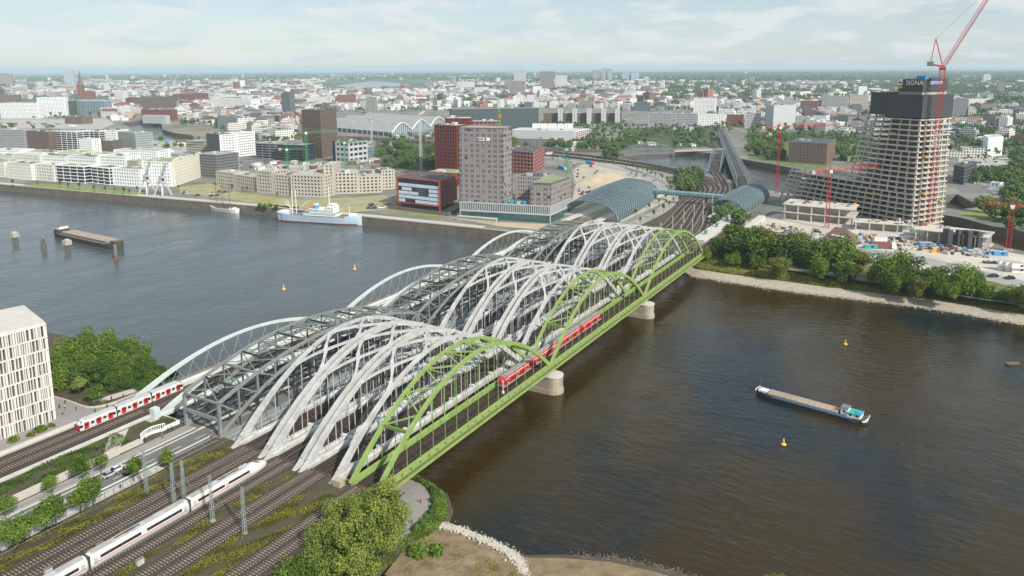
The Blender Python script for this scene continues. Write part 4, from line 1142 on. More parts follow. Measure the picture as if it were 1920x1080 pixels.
# ------------------------------------------------------------------ cars
def car_meshes():
    b = MB()
    secs = []
    for x, zlo, zhi, w in ((-2.15, .45, .75, 1.5), (-1.95, .3, .92, 1.72), (-1.0, .28, .98, 1.78), (.7, .28, .98, 1.78), (1.6, .28, .88, 1.74), (2.05, .32, .72, 1.6), (2.2, .42, .6, 1.4)):
        secs.append([(x, -w / 2, zlo), (x, w / 2, zlo), (x, w / 2 * 1.0, (zlo + zhi) / 2), (x, w / 2 * .93, zhi), (x, -w / 2 * .93, zhi), (x, -w / 2, (zlo + zhi) / 2)])
    loft(b, secs); o = b.build('body', 'light_grey'); body = o.data; bpy.data.objects.remove(o)
    b = MB(); secs = []
    for x, z, w in ((-1.75, .95, 1.55), (-1.2, 1.4, 1.3), (.2, 1.45, 1.3), (1.1, .95, 1.5)): secs.append([(x, -w / 2 * 1.08, .93), (x, w / 2 * 1.08, .93), (x, w / 2, z), (x, -w / 2, z)])
    loft(b, secs); o = b.build('windows', 'glass_dark'); cab = o.data; bpy.data.objects.remove(o)
    o = MB().sweep([(-1.15, 0, 1.45), (.25, 0, 1.47)], 1.25, .08).build('roof', 'light_grey'); rf = o.data; bpy.data.objects.remove(o)
    b = MB(); n = 10
    vs = [(.31 * math.cos(2 * PI * i / n), y, .31 + .31 * math.sin(2 * PI * i / n)) for y in (-.1, .1) for i in range(n)]
    b.add(vs, [(i, (i + 1) % n, n + (i + 1) % n, n + i) for i in range(n)] + [tuple(range(n - 1, -1, -1)), tuple(range(n, 2 * n))])
    o = b.build('wheel', 'black'); wh = o.data; bpy.data.objects.remove(o)
    return body, cab, rf, wh
CAR = car_meshes()
CARM = {}
for nm, c_ in (('silver', (176, 178, 180)), ('black', (26, 27, 30)), ('white', (232, 232, 230)), ('red', (150, 30, 30)), ('blue', (40, 66, 120)), ('grey', (96, 98, 102))):
    mm = mat('car_' + nm, c_, .3, .03, .5, coat=.5)
    CARM[nm] = []
    for me in (CAR[0], CAR[2]):
        k = me.copy(); k.materials.clear(); k.materials.append(mm); CARM[nm].append(k)
def car(p, rz, c_, label, group='cars on the promenade road', wheels=True, s=1.0):
    t = thing('car', label, 'car', p, group); t.rotation_euler = (0, 0, rz); t.scale = (s,) * 3
    inst('body', CARM[c_][0], t); inst('windows', CAR[1], t); inst('roof', CARM[c_][1], t)
    if wheels:
        for x in (-1.35, 1.35):
            for y in (-.8, .8): inst('wheel', CAR[3], t, (x, y, 0))
    return t
for (x, y, c_, lb, r0) in ((-30.3, 72.6, 'silver', 'silver car on the road beside the leafy street tree', 0), (-26.3, 69.0, 'black', 'black car on the road, nearest the bridge', PI),
                           (-27.5, 73.4, 'white', 'white car behind the silver car on the road', 0), (-43, 69.4, 'white', 'white car half hidden under street trees', PI), (-57.5, 72, 'grey', 'grey car in the tree shade far down the road', 0),
                           (-61, 69.2, 'blue', 'blue car in the shade at the left edge of the road', PI)):
    car((x, y, 9.62), r0, c_, lb)

# ------------------------------------------------------------------ trees and shrubs on the south bank
def lab_tree(pts, kind, what, names, group, z, s0, nm='broadleaf_tree', cat='tree'):
    for i, (x, y, s) in enumerate(pts):
        put_tree(random.choice(kind), x, y, z, s * s0, what + ' ' + names[i], nm, group, cat)
lab_tree([(-19.7, 61.4, .62), (-28.8, 63.6, .72), (-42, 61.2, .85), (-45.5, 60.3, .8), (-55, 59.2, .95), (-51.5, 61.5, .8), (-63, 58.2, .95), (-60, 60.5, .85), (-69, 59, .9)], STREET, 'green street tree by the fence,',
         ['smallest and nearest the road bridge', 'second from the road bridge', 'third from the road bridge', 'fourth from the road bridge', 'fifth from the road bridge', 'between the fifth and seventh', 'seventh from the bridge', 'eighth from the bridge', 'at the left picture edge'], 'street trees along the fence', 9.6, 1.12)
lab_tree([(-31, 75.6, .6), (-36, 76.4, .75), (-44.2, 76.6, .62), (-56.5, 75.3, .7), (-65, 75.6, .8)], STREET, 'slender street tree in the median,',
         ['nearest the bridge', 'second from the bridge', 'thin and half bare', 'fourth from the bridge', 'farthest left'], 'street trees in the median', 9.6, 1.1)
put_tree(STREET[0], -4.6, 120.6, 9.6, 1.0, 'round green tree on the plaza island', sz=.82)
put_tree(YELLOW[0], -3.5, 133, 9.6, 1.05, 'yellow-green tree beside the ribbed building')
wl_ = [(3, 141, 1.0), (8, 150, 1.1), (12, 133, .85), (16, 141, .95), (20, 152, 1.0), (24, 163, 1.0), (6, 128.5, .7), (11, 125.5, .65), (17, 128, .7), (16, 120.5, .62), (22, 134, .75), (10, 161, 1.1), (20, 171, 1.0), (3, 155, 1.0), (24, 121, .5), (-2, 146, .9), (15, 150, 1.0), (18, 135, .85), (10, 141, .9), (25, 143, .85), (26, 153, .9), (12, 119.5, .5), (21, 126, .62)]
nm_ = ['behind the yellow tree', 'tall, behind the ribbed building', 'in the middle of the grove', 'in the centre, near the water', 'tall, close to the water', 'at the water edge on the left', 'low, behind the plaza terrace', 'low, by the terrace end',
       'small, on the river slope', 'small, nearest the metro arch', 'at the water edge in the middle', 'highest, against the ribbed building', 'last towards the left shore', 'hidden deep behind the ribbed building', 'tiny, at the tip of the grove', 'close behind the yellow tree crown', 'in the heart of the grove', 'on the slope behind the terrace', 'second row behind the terrace', 'leaning over the water in the middle', 'leaning over the water on the left', 'shrubby, beside the metro walkway', 'small, between terrace and water']
lab_tree(wl_, BIG[:2], 'dense green riverside tree', nm_, 'grove on the left river bank', 7.0, .86)
for i, (x, y, s, k, lb) in enumerate(((-25, 117.4, 1.5, 0, 'leafy shrub at the foot of the ribbed building, the largest'), (-28.5, 117.2, 1.1, 1, 'small shrub left of the largest one at the ribbed building'), (-21.5, 117.6, .9, 0, 'low shrub right of the largest one at the ribbed building'),
                                     (-33, 118, 1.4, 0, 'dark shrub at the left picture edge beside the viaduct'), (-5.5, 121.5, .9, 2, 'shrub under the round plaza tree'), (-3, 119.5, .8, 0, 'low shrub on the right of the plaza tree'))):
    put_tree(BUSH[k], x, y, 9.6, s, lb, 'shrub', 'shrubs at the plaza', 'shrub')
# hedge around the lower plaza
hp = curve([(20.5, 5.5), (20.5, 1), (19, -3.6), (16, -7.5), (12.5, -10.2), (8, -12.3), (3.5, -12.6), (.5, -12.2)], 3)
for i, p in enumerate(hp):
    put_tree(BUSH[(0, 2)[i % 2]], p.x + random.uniform(-.4, .4), p.y + random.uniform(-.4, .4), 2.6, random.uniform(.8, 1.15), ('dark', 'bright')[i % 2 == 0] + ' hedge bush ' + ('under the green bridge' if i < 5 else 'at the bend of the hedge' if i < 11 else 'on the open river side' if i < 16 else 'at the beach end of the hedge'), 'hedge_bush', 'hedge around the lower plaza', 'bush')
# big pale willows in front
wp = [(-3.5, -4.5, .78, 'closest to the green bridge end'), (-8.5, -1.5, .66, 'against the railway, second from the bridge'), (-9, -9.5, .85, 'in the middle front'), (-15, -4, .82, 'tallest, left of the middle'), (-16.5, -12, .95, 'at the bottom edge, centre'),
      (-21.5, -5, .72, 'darker, on the left flank'), (-24, -11.5, .85, 'at the bottom edge, left'), (-28, -4.5, .62, 'low, leftmost of the clump')]
for i, (x, y, s, lb) in enumerate(wp): put_tree(WILLOW[i % 2], x, y, 2.6, s * 1.4, 'big pale green willow in the foreground, ' + lb, 'willow_tree', 'foreground willows')
for x, y, s, lb in ((-33, -4.5, .62, 'left of the willows, by the tracks'), (-38, -6, .7, 'at the bottom edge beside the tracks'), (-30, -8.5, .7, 'tucked behind the leftmost willow'), (-44, -5, .66, 'farthest down the embankment')): put_tree(BIG[1], x, y, 3.2, s, 'dark green tree ' + lb, 'broadleaf_tree', 'dark trees below the embankment')
for x, y, s, lb in ((-7, -19, 1.5, 'left'), (-4, -22, 1.3, 'right')): put_tree(BUSH[0], x, y, 1.8, s * 1.4, lb + ' one of two bright bushes on the mud beach', 'beach_bush', 'bushes on the mud beach', 'bush')
q = at(1460, 1090, 2); put_tree(WILLOW[0], q.x, q.y, -2.5, .5, 'tip of a pale tree at the bottom edge right of the beach', 'willow_tree', 'foreground willows')
# grey relay cabinets
for i, (x, y, lb) in enumerate(((-51.5, 42.6, 'left of the white train'), (-50.4, 28.7, 'right of the white train'), (-63, 44, 'near the bottom left corner'))):
    t = thing('relay_cabinet', 'pale grey relay cabinet ' + lb, 'cabinet', (x, y, 9.6), 'relay cabinets')
    MB().box(x, y, 9.75, 1.7, .8, 1.35).build('body', 'light_grey', t); MB().box(x, y, 11.1, 1.85, .95, .1).build('lid', 'mid_grey', t); MB().box(x, y, 9.6, 1.5, .7, .15).build('plinth', 'concrete', t)
t = thing('end_block', 'small weathered concrete block between white and green arch feet', 'block', (-1.2, 12.2, 9.5))
MB().box(-1.6, 12.2, 9.5, 2.0, 2.8, 1.9).build('stone', 'old_concrete', t)
t = thing('end_block', 'pale concrete abutment block at the corner of the green bridge', 'block', (-1.4, -.8, 7.5))
MB().box(-1.3, -.8, 6.5, 2.4, 2.4, 3.6).build('stone', 'pale_concrete', t); MB().tube([(-2.2, .2, 10), (-2.2, .2, 12.4)], .1).build('marker_post', 'white_paint', t)
# ------------------------------------------------------------------ craft on the river
def hull(b, L_, B_, D_, bow=.25, stern=.12, sheer=.6, z0=-.6, n=14, flare=.82):
    """closed hull, bow towards +x"""
    secs = []
    for i in range(n + 1):
        t = i / n; x = -L_ / 2 + L_ * t
        wf = 1.0
        if t > 1 - bow: wf = max(.03, math.cos((t - 1 + bow) / bow * PI / 2) ** .75)
        if t < stern: wf = .55 + .45 * math.sin(t / stern * PI / 2)
        w_ = B_ / 2 * wf; zz = D_ + sheer * ((2 * t - 1) ** 2) + (sheer * .8 * max(0, t - .8) * 5)
        secs.append([(x, -w_ * flare, z0), (x, w_ * flare, z0), (x, w_, zz), (x, -w_, zz)])
    loft(b, secs); return secs
def place(root, p, q):
    m = (p + q) / 2; root.location = (m.x, m.y, 0); root.rotation_euler = (0, 0, math.atan2(q.y - p.y, q.x - p.x)); ORG[root.name] = (0, 0, 0)
def house(root, x, y, z, sx, sy, sz, m, roof, nm='deckhouse'):
    o = MB().box(x, y, z, sx, sy, sz).build(nm, m, root)
    MB().box(x, y, z + sz, sx + .4, sy + .4, .18).build('roof', roof, o)
    for s in (-1, 1):
        k = max(1, int(sx / 1.8))
        for i in range(k): MB().box(x - sx / 2 + sx * (i + .5) / k, y + s * (sy / 2 + .02), z + sz * .45, .8, .06, .7).build('window', 'glass_dark', o)
    return o
# blue-trimmed barge, right
t = thing('cargo_barge', 'river barge with blue trim and ribbed hold covers, right of the bridge', 'barge', (1, 0, 0)); L_ = 40
b = MB(); hull(b, L_, 5.6, 1.3, .12, .16, .35); b.build('hull', 'hull_dark', t)
for s in (-1, 1):
    MB().box(-1.5, s * 2.72, 1.15, L_ * .72, .12, .35).build('blue_stripe', 'bright_blue', t)
    MB().box(1, s * 2.5, 1.35, L_ * .74, .14, .5).build('coaming', 'mid_grey', t)
for k in range(12):
    MB().sweep([(-10.6 + k * 2.12 + .05, 0, 2.05), (-10.6 + (k + 1) * 2.12 - .05, 0, 2.05)], 4.6, 1.1, sec=[(-.5, -.5), (.5, -.5), (.5, .1), (.25, .42), (0, .5), (-.25, .42), (-.5, .1)]).build('hold_cover', 'barge_cover', t)
MB().box(17.2, 0, 1.6, 3.4, 3.0, .7).build('fore_deck_box', 'white_paint', t)
pts = [(L_ / 2 - .6 + .5 * math.cos(a), 2.3 * math.sin(a), 2.1) for a in np.linspace(-1.6, 1.6, 9)]
MB().tube(pts, .16).build('bow_rail', 'white_paint', t)
MB().tube([(18.4, 0, 1.6), (18.4, 0, 7.0)], .12).build('fore_mast', 'crane_red', t)
house(t, -12.6, 0, 1.5, 2.4, 3.4, 2.6, 'white_paint', 'mid_grey', 'wheelhouse')
house(t, -15.9, 0, 1.5, 4.4, 4.2, 1.5, 'white_paint', 'teal_paint', 'cabin')
MB().box(-17.2, .3, 3.2, 1.6, 2.6, .35).build('blue_tarpaulin', 'bright_blue', t)
pts = [(-L_ / 2 + .2 - .6 * math.cos(a), 2.5 * math.sin(a), 2.2) for a in np.linspace(-1.5, 1.5, 9)]
MB().tube(pts, .13).build('stern_rail', 'white_paint', t)
MB().sweep([(-L_ / 2 + 1.2 - 1.3 * math.cos(a), 2.55 * math.sin(a), 1.3) for a in np.linspace(-1.45, 1.45, 9)], .25, .5).build('stern_band', 'white_paint', t)
place(t, at(1614, 791, 0), at(1419, 737, 0))
# dark barge, left
t = thing('cargo_barge', 'long dark barge with two brown hold covers, left of the bridge', 'barge', (2, 0, 0)); L_ = 88
b = MB(); hull(b, L_, 11.4, 3.2, .14, .12, .9); b.build('hull', 'hull_dark', t)
for s in (-1, 1): MB().box(0, s * 5.55, 3.4, L_ * .72, .25, .5).build('rub_rail', 'barge_cover', t)
for k in range(2):
    x0 = -29 + k * 30.6
    MB().box(x0 + 14.8, 0, 3.4, 29.8, 9.0, 1.5).build('coaming', 'mid_grey', t)
    for j in range(10): MB().box(x0 + 1.5 + j * 2.96, 0, 4.9, 2.88, 9.4, .5).build('hold_cover', 'barge_cover', t)
house(t, -37.5, 0, 4.0, 6.5, 8.2, 2.2, 'hull_dark', 'barge_cover', 'cabin'); house(t, -36.5, 0, 6.3, 4.0, 6.5, 1.9, 'cream_wall', 'wood_deck', 'wheelhouse')
house(t, 36.5, 0, 4.0, 4.5, 6.0, 1.8, 'hull_dark', 'wood_deck', 'fore_cabin')
MB().tube([(39, 0, 4), (39, 0, 10)], .18).build('fore_mast', 'mid_grey', t)
place(t, at(116, 443, 0), at(229, 468, 0))
# mooring dolphins
def dolphin(px_, py_, kind, lb):
    p = at(px_, py_, 0); t = thing('mooring_dolphin', lb, 'mooring piles', p, 'mooring dolphins')
    if kind == 2:
        b = MB(); b.lathe([(1.2, -2), (1.2, 3.2)], p, 12); b.build('lower_pile', 'brick_red', t); b = MB(); b.lathe([(1.05, 3.2), (1.05, 9.3), (.3, 10.4)], p, 12); b.build('upper_pile', 'mid_grey', t); return
    n = 6
    for k in range(n):
        a = k * 2 * PI / n; r0, r1 = (1.7, 1.5) if kind == 0 else (2.1, .7)
        MB().tube([(p.x + r0 * math.cos(a), p.y + r0 * math.sin(a), -2), (p.x + r1 * math.cos(a), p.y + r1 * math.sin(a), 7.2 if kind == 0 else 7.6)], .42).build('pile', 'timber', t)
    if kind == 0: MB().box(p.x, p.y, 4.6, 4.4, 4.4, 3.2).build('head_block', 'concrete', t); MB().box(p.x, p.y, 7.8, 2.4, 2.4, .8).build('cap', 'light_grey', t)
    else: MB().lathe([(1.1, 7.0), (1.2, 7.8), (.5, 8.8)], (p.x, p.y, 0), 10).build('cap', 'mid_grey', t)
dolphin(29, 456, 0, 'leftmost mooring dolphin with a boxy head'); dolphin(82, 465, 1, 'conical timber pile cluster, second dolphin from the left')
dolphin(127, 471, 0, 'boxy mooring dolphin in front of the dark barge stern'); dolphin(218, 487, 2, 'single fat pile with a red foot beside the dark barge bow')
# buoys
def buoy(px_, py_, lb, s=.6):
    p = at(px_, py_, 0); t = thing('river_buoy', lb, 'buoy', p, 'yellow river buoys'); t.scale = (s, s, s)
    MB().lathe([(.5, -.4), (1.55, .1), (1.5, .55), (.6, .95)], p, 14).build('float', 'buoy_yellow', t, True)
    MB().lathe([(.55, .9), (.38, 2.4), (.5, 2.5), (.5, 2.9), (.1, 3.3)], p, 10).build('tower', 'buoy_yellow', t)
    MB().lathe([(.16, 3.2), (.16, 3.8)], p, 8).build('lamp', 'white_paint', t)
buoy(532, 543, 'yellow buoy left of the bridge, the nearer of the two', .8); buoy(665, 505, 'yellow buoy left of the bridge, close to the arches', .8)
buoy(1585, 646, 'yellow buoy right of the bridge, beyond the blue barge'); buoy(1469, 834, 'yellow buoy right of the bridge, nearest the camera')
# museum freighter
t = thing('museum_freighter', 'pale blue and white cargo ship moored at the quay', 'ship', (3, 0, 0)); L_ = 76
b = MB(); hull(b, L_, 11.5, 5.6, .3, .14, 1.5, flare=.75); b.build('hull', 'hull_blue', t)
b = MB(); hull(b, L_ * .985, 10.6, .9, .29, .14, .1, z0=-1.5, flare=.8); b.build('boot_top', 'brick_red', t)
MB().box(-1, 0, 6.0, 52, 10.6, .35).build('main_deck', 'wood_deck', t)
dh = house(t, 2, 0, 6.2, 30, 10.2, 2.4, 'white_paint', 'teal_paint', 'deckhouse'); house(t, 4, 0, 8.8, 22, 9.4, 2.3, 'white_paint', 'white_paint', 'upper_deckhouse')
house(t, 11.5, 0, 11.3, 7, 9.6, 2.5, 'white_paint', 'white_paint', 'bridge_house'); house(t, 12, 0, 14, 5, 7, 2.0, 'white_paint', 'white_paint', 'wheelhouse')
b = MB(); b.lathe([(2.2, 0), (2.0, 3.6)], (-3, 0, 11.2), 14); b.build('funnel', 'bright_blue', t); MB().lathe([(2.04, 3.4), (2.0, 4.2)], (-3, 0, 11.2), 14).build('funnel_top', 'white_paint', t)
for x, hh in ((-22, 20), (-25.5, 20), (9, 24)):
    MB().tube([(x, 0, 6), (x, 0, 6 + hh)], .35).build('mast', 'white_paint', t)
for x, s in ((-22, 1), (-22, -1), (-25.5, 1), (-25.5, -1)): MB().tube([(x, 0, 8.5), (x + 11 if x > -24 else x - 6, s * 2, 17)], .2).build('derrick', 'white_paint', t)
MB().tube([(27, 0, 7), (27, 0, 15)], .25).build('fore_post', 'white_paint', t); MB().box(30, 0, 7.0, 5, 5, 1.6).build('forecastle', 'white_paint', t)
for s in (-1, 1):
    for k in range(3): MB().sweep([(-12 + k * 5, s * 4.6, 11.6), (-8.2 + k * 5, s * 4.6, 11.6)], 1.3, .9, sec=OCT).build('lifeboat', 'cloth_orange' if k == 0 else 'white_paint', t)
MB().box(-33.5, 0, 6.9, 7, 9, 1.6).build('stern_house', 'white_paint', t)
place(t, at(534, 413, 0), at(682, 422, 0))
# three-masted sailing ship
t = thing('sailing_ship', 'white three-masted sailing ship moored at the quay', 'ship', (4, 0, 0)); L_ = 38
b = MB(); hull(b, L_, 7.4, 2.9, .35, .2, 1.3, flare=.7); b.build('hull', 'hull_white', t); MB().box(-2, 0, 3.0, 26, 5.6, .3).build('deck', 'wood_deck', t)
MB().tube([(17, 0, 4.6), (25, 0, 7.2)], .22).build('bowsprit', 'timber', t)
for x, hh in ((9, 27), (0, 28), (-9, 25)):
    m_ = MB().tube([(x, 0, 3), (x, 0, hh)], .24).build('mast', 'timber', t)
    MB().tube([(x - .3, 0, 5.2), (x - 6.5, 0, 5.8)], .18).build('boom', 'timber', m_)
    b = MB()
    for s in (-1, 1): b.beam((x, 0, hh * .85), (x - 1.5, s * 3.4, 3.4), .06); b.beam((x, 0, hh * .85), (x + 1, s * 3.4, 3.4), .06)
    b.beam((x, 0, hh - .5), (x + 9, 0, 7), .05)
    b.build('rigging', 'mid_grey', m_)
house(t, -12.5, 0, 3.3, 5, 4, 1.6, 'white_paint', 'wood_deck'); house(t, 4.5, 0, 3.2, 4, 3, 1.2, 'timber', 'wood_deck')
place(t, at(446, 400, 0), at(382, 391, 0))
# short grey object drifting at the right picture edge: a rowing skiff
p = at(1912, 683, 0)
t = thing('small_skiff', 'small dark open skiff at the right picture edge', 'boat', (5, 0, 0)); b = MB(); hull(b, 6, 2.0, .7, .3, .2, .2, z0=-.2); b.build('hull', 'timber', t); MB().box(0, 0, .6, .4, 1.6, .1).build('thwart', 'wood_deck', t)
place(t, p, p + Vector((2, -3, 0)))

# ------------------------------------------------------------------ where something stands, in words
LMK = [(60, 320, 'the cream apartment blocks'), (180, 330, 'the balcony blocks'), (300, 330, 'the large white corner block'), (290, 355, 'the old harbour cranes'), (420, 270, 'the white loggia towers'), (300, 245, 'the harbour basin'), (40, 210, 'the teal white publishing house'), (165, 205, 'the pale blue glass office'),
       (295, 195, 'the long brick warehouse'), (430, 200, 'the large white office complex'), (600, 250, 'the brown tower'), (560, 350, 'the beige shell blocks'), (700, 235, 'the market hall roof'), (790, 250, 'the white market gables'), (765, 290, 'the small park'), (840, 280, 'the red tower'), (905, 300, 'the scaffolded tower'), (1035, 375, 'the scaffolded wing'), (1000, 300, 'the pink office'),
       (1015, 255, 'the white logistics hall'), (1090, 220, 'the brick office with stair towers'), (920, 225, 'the long teal office'), (1130, 335, 'the sand heap'), (1170, 370, 'the metro station roof'), (1390, 385, 'the commuter station roof'), (1250, 350, 'the curving avenue'), (1212, 280, 'the bow truss bridge'), (1375, 295, 'the long truss bridge'), (1340, 305, 'the small bow bridge'),
       (1265, 225, 'the blue grey glass office'), (1335, 225, 'the white grid office'), (1470, 220, 'the silo tower'), (1520, 285, 'the brown brick warehouse'), (1560, 235, 'the hazy grey slabs'), (1680, 300, 'the bare concrete tower'), (1807, 325, 'the dark office'), (1860, 272, 'the white office cube'), (1815, 378, 'the canal inlet'), (1880, 400, 'the canal meadow'), (1025, 152, 'the central skyscraper'), (1138, 140, 'the twin distant towers'),
       (133, 150, 'the white hotel tower'), (153, 160, 'the tall church spire'), (690, 160, 'the distant lake'), (875, 160, 'the white hospital'), (651, 190, 'the brick slab'), (1395, 450, 'the far end of the green bridge'), (1575, 445, 'the villa'), (1655, 463, 'the dark red truck'), (1750, 525, 'the lone oval tree'), (1895, 495, 'the white office containers'), (1822, 190, 'the white warehouse slab')]
def near(x, y, z=CITYZ):
    u, v = pr(x, y, z); b_ = min(LMK, key=lambda q: (q[0] - u) ** 2 + 6 * (q[1] - v) ** 2); dx, dy = u - b_[0], (v - b_[1]) * 1.8
    rel = ('right of ' if dx > 0 else 'left of ') if abs(dx) > abs(dy) else ('in front of ' if dy > 0 else 'beyond ')
    k = math.hypot(dx, dy)
    return ('just ' if k < 16 and 'front' not in rel and 'bey' not in rel else 'far ' if k > 90 and 'of ' == rel[-3:] and rel[0] in 'rl' else '') + rel + b_[2]
def sizew(s, lo, hi, w=('small', 'middling', 'large')): return w[0] if s < lo else (w[2] if s > hi else w[1])
# ------------------------------------------------------------------ buildings of the far bank
def inset(poly, d):
    n = len(poly); out = []
    A = sum(poly[i][0] * poly[(i + 1) % n][1] - poly[(i + 1) % n][0] * poly[i][1] for i in range(n))
    P = [Vector((p[0], p[1])) for p in (poly if A > 0 else poly[::-1])]
    for i in range(n):
        a, b, c = P[i - 1], P[i], P[(i + 1) % n]
        d1 = (b - a).normalized(); d2 = (c - b).normalized(); n1 = Vector((-d1.y, d1.x)); n2 = Vector((-d2.y, d2.x))
        k = (n1 + n2); k = k / max(.25, k.dot(n1)); out.append(b + k * d)
    return out
def facing(p, q):
    m = (Vector((p[0], p[1])) + Vector((q[0], q[1]))) / 2
    d = (Vector((q[0], q[1])) - Vector((p[0], p[1]))).normalized(); nrm = Vector((d.y, -d.x))
    return nrm.dot(Vector((CAM[0], CAM[1])) - m) > -60
def block(label, foot, z0, h, wall='white_wall', glass='glass_dark', roof='roof_pale', fh=3.3, bay=3.2, wf=.5, hf=.52, group=None, units=3, name='apartment_block', base=0.0, slabs=False, fins=False, cat='building'):
    """real facade: dark glazed core behind a grid of floor bands and piers"""
    foot = inset(foot, 0); c = sum(foot, Vector((0, 0))) / len(foot)
    root = thing(name, label, cat, (c.x, c.y, z0), group)
    MB().prism(inset(foot, .45), z0, z0 + h - .35).build('glazing', glass, root)
    nf = max(1, int(round((h - base - .6) / fh))); f = (h - base - .6) / nf
    W = MB(); n = len(foot)
    for i in range(n):
        p, q = foot[i], foot[(i + 1) % n]; d = (q - p).normalized(); inn = Vector((-d.y, d.x)); ln = (q - p).length
        a = p + d * .03 + inn * .25; b = q - d * .03 + inn * .25
        bh = f * (1 - hf)
        for k in range(nf + 1):
            zz = z0 + base + k * f - (0 if k else -bh * .0)
            hh = bh if k < nf else .9
            W.beam((a.x, a.y, zz + hh / 2), (b.x, b.y, zz + hh / 2), .5 if not slabs else 1.9, hh if not slabs or k == nf else .45)
        nb = max(1, int(ln / bay)); bw = ln / nb
        if slabs: nb = max(1, nb // 3); bw = ln / nb
        for k in range(nb + 1):
            pw = bw * (1 - wf) if not slabs else .5
            cc = p + d * min(max(k * bw, pw / 2 + .05), ln - pw / 2 - .05) + inn * .28
            W.box(cc.x, cc.y, z0 + (base if k not in (0, nb) else 0), pw, .5, h - .5 - (base if k not in (0, nb) else 0), math.atan2(d.y, d.x))
    W.build('wall', wall, root)
    MB().prism(inset(foot, .35), z0 + h - .34, z0 + h - .1).build('roof', roof, root)
    d = (foot[1] - foot[0]); e = (foot[-1] - foot[0])
    for k in range(units):
        u, v = random.uniform(.2, .8), random.uniform(.25, .75); p = foot[0] + d * u + e * v
        MB().box(p.x, p.y, z0 + h - .12, random.uniform(2.5, 6), random.uniform(2, 4.5), random.uniform(1.0, 2.6), math.atan2(d.y, d.x)).build('roof_unit', random.choice(('light_grey', 'mid_grey', 'roof_pale')), root)
    return root
def foot4(xl, yl, xr, yr, depth):
    A, B = at(xl, yl), at(xr, yr); d = (B - A).normalized(); nrm = Vector((-d.y, d.x, 0))
    if nrm.dot(Vector((h_[0], h_[1], 0))) < 0: nrm = -nrm
    if isinstance(depth, tuple):
        C = at(*depth); D = A + C - B
    else: C, D = B + nrm * depth, A + nrm * depth
    return [(A.x, A.y), (B.x, B.y), (C.x, C.y), (D.x, D.y)]
def B(label, xl, yl, xr, yr, depth, ytop, **k):
    return block(label, foot4(xl, yl, xr, yr, depth), CITYZ, hgt(xl, yl, ytop), **k)
G1 = 'apartment blocks behind the quay'
B('cream apartment block cut by the left picture edge', -34, 329, 11, 333, 22, 301, wall='cream_wall', roof='roof_green', group=G1)
B('cream apartment block, second along the quay from the left', 14, 334, 61, 338, 20, 305, wall='cream_wall', roof='roof_green', group=G1)
B('cream apartment block with scattered windows, third along the quay', 65, 337, 103, 341, 20, 307, wall='cream_wall', roof='roof_pale', bay=4.2, group=G1)
B('apartment block with dark glass and wide white balcony slabs, fourth along the quay', 107, 341, 160, 345, 18, 309, wall='white_wall', roof='roof_green', slabs=True, group=G1)
B('narrow apartment block with white balcony slabs, fifth along the quay', 173, 344, 207, 348, 18, 312, wall='white_wall', roof='roof_green', slabs=True, group=G1)
B('white apartment block with a green roof, sixth along the quay', 211, 347, 266, 351, 18, 315, wall='white_wall', roof='roof_green', group=G1)
B('large white corner apartment block beside the harbour cranes', 268, 347, 324, 350, (352, 340), 302, wall='white_wall', roof='roof_green', bay=3.0, wf=.42, group=G1)
B('yellowish white end wing of the large corner block', 325.5, 349.5, 328, 349.8, (380, 331), 300, wall='yellow_wall', roof='roof_green', wf=.42, group=G1)
B('cream block in the second row behind the quay, far left', -20, 318, 26, 321, 24, 291, wall='cream_wall', roof='roof_green', group=G1)
B('cream stepped block in the second row, above the cream pair', 26, 321, 78, 325, 22, 288, wall='cream_wall', roof='roof_pale', group=G1)
B('white block in the second row behind the dark balconies', 80, 325, 128, 328, 22, 291, wall='white_wall', roof='roof_green', group=G1)
B('long white block in the second row, centre', 128, 328, 184, 332, 20, 292, wall='white_wall', roof='roof_green', group=G1)
B('white block in the second row, behind the green-roofed one', 186, 331, 240, 334, 20, 292, wall='white_wall', roof='roof_pale', group=G1)
B('short beige block squeezed in the second row', 231, 333, 262, 336, 16, 300, wall='beige_wall', roof='roof_green', group=G1)
B('white flat block in the third row at the left edge', -15, 306, 40, 308, 22, 281, wall='white_wall', group=G1)
B('white flat block in the third row, second from left', 44, 308, 105, 311, 22, 284, wall='white_wall', roof='roof_green', group=G1)
B('pale block in the third row, above the long white block', 110, 311, 160, 313, 22, 284, wall='cream_wall', roof='roof_green', group=G1)
B('white low block in the third row with roof terrace', 165, 312, 215, 315, 22, 288, wall='white_wall', roof='roof_green', group=G1)
B('white block in the third row with grey roof, right end', 215, 309, 298, 312, 22, 281, wall='white_wall', roof='roof_grey', group=G1)
B('dark grey office block at the left edge behind the apartments', -5, 281, 50, 283, 25, 243, wall='grey_wall', roof='roof_grey', group=G1)
B('brown grey office block with irregular windows', 53, 283, 95, 285, 24, 246, wall='brick_brown', roof='roof_dark', group=G1)
B('dark glass office with curving white floor bands', 98, 283, 147, 285, 22, 246, wall='white_wall', roof='roof_grey', slabs=True, group=G1)
B('low white house block in front of the banded office', 139, 284, 175, 286, 14, 260, wall='white_wall', roof='roof_pale', group=G1)
B('low brown house block right of the low white one', 178, 283, 214, 285, 16, 263, wall='brick_brown', roof='roof_dark', group=G1)
B('white banded office behind the brown house block', 148, 275, 188, 276, 24, 246, wall='white_wall', roof='roof_grey', slabs=True, group=G1)
B('white office with large openings left of the grey-green one', 189, 274, 221, 275, 24, 244, wall='white_wall', roof='roof_green', group=G1)
B('grey-green office block with a dark glass end by the basin', 223, 278, 256, 282, 26, 247, wall='grey_wall', glass='glass_teal', roof='roof_green', wf=.55, group=G1)
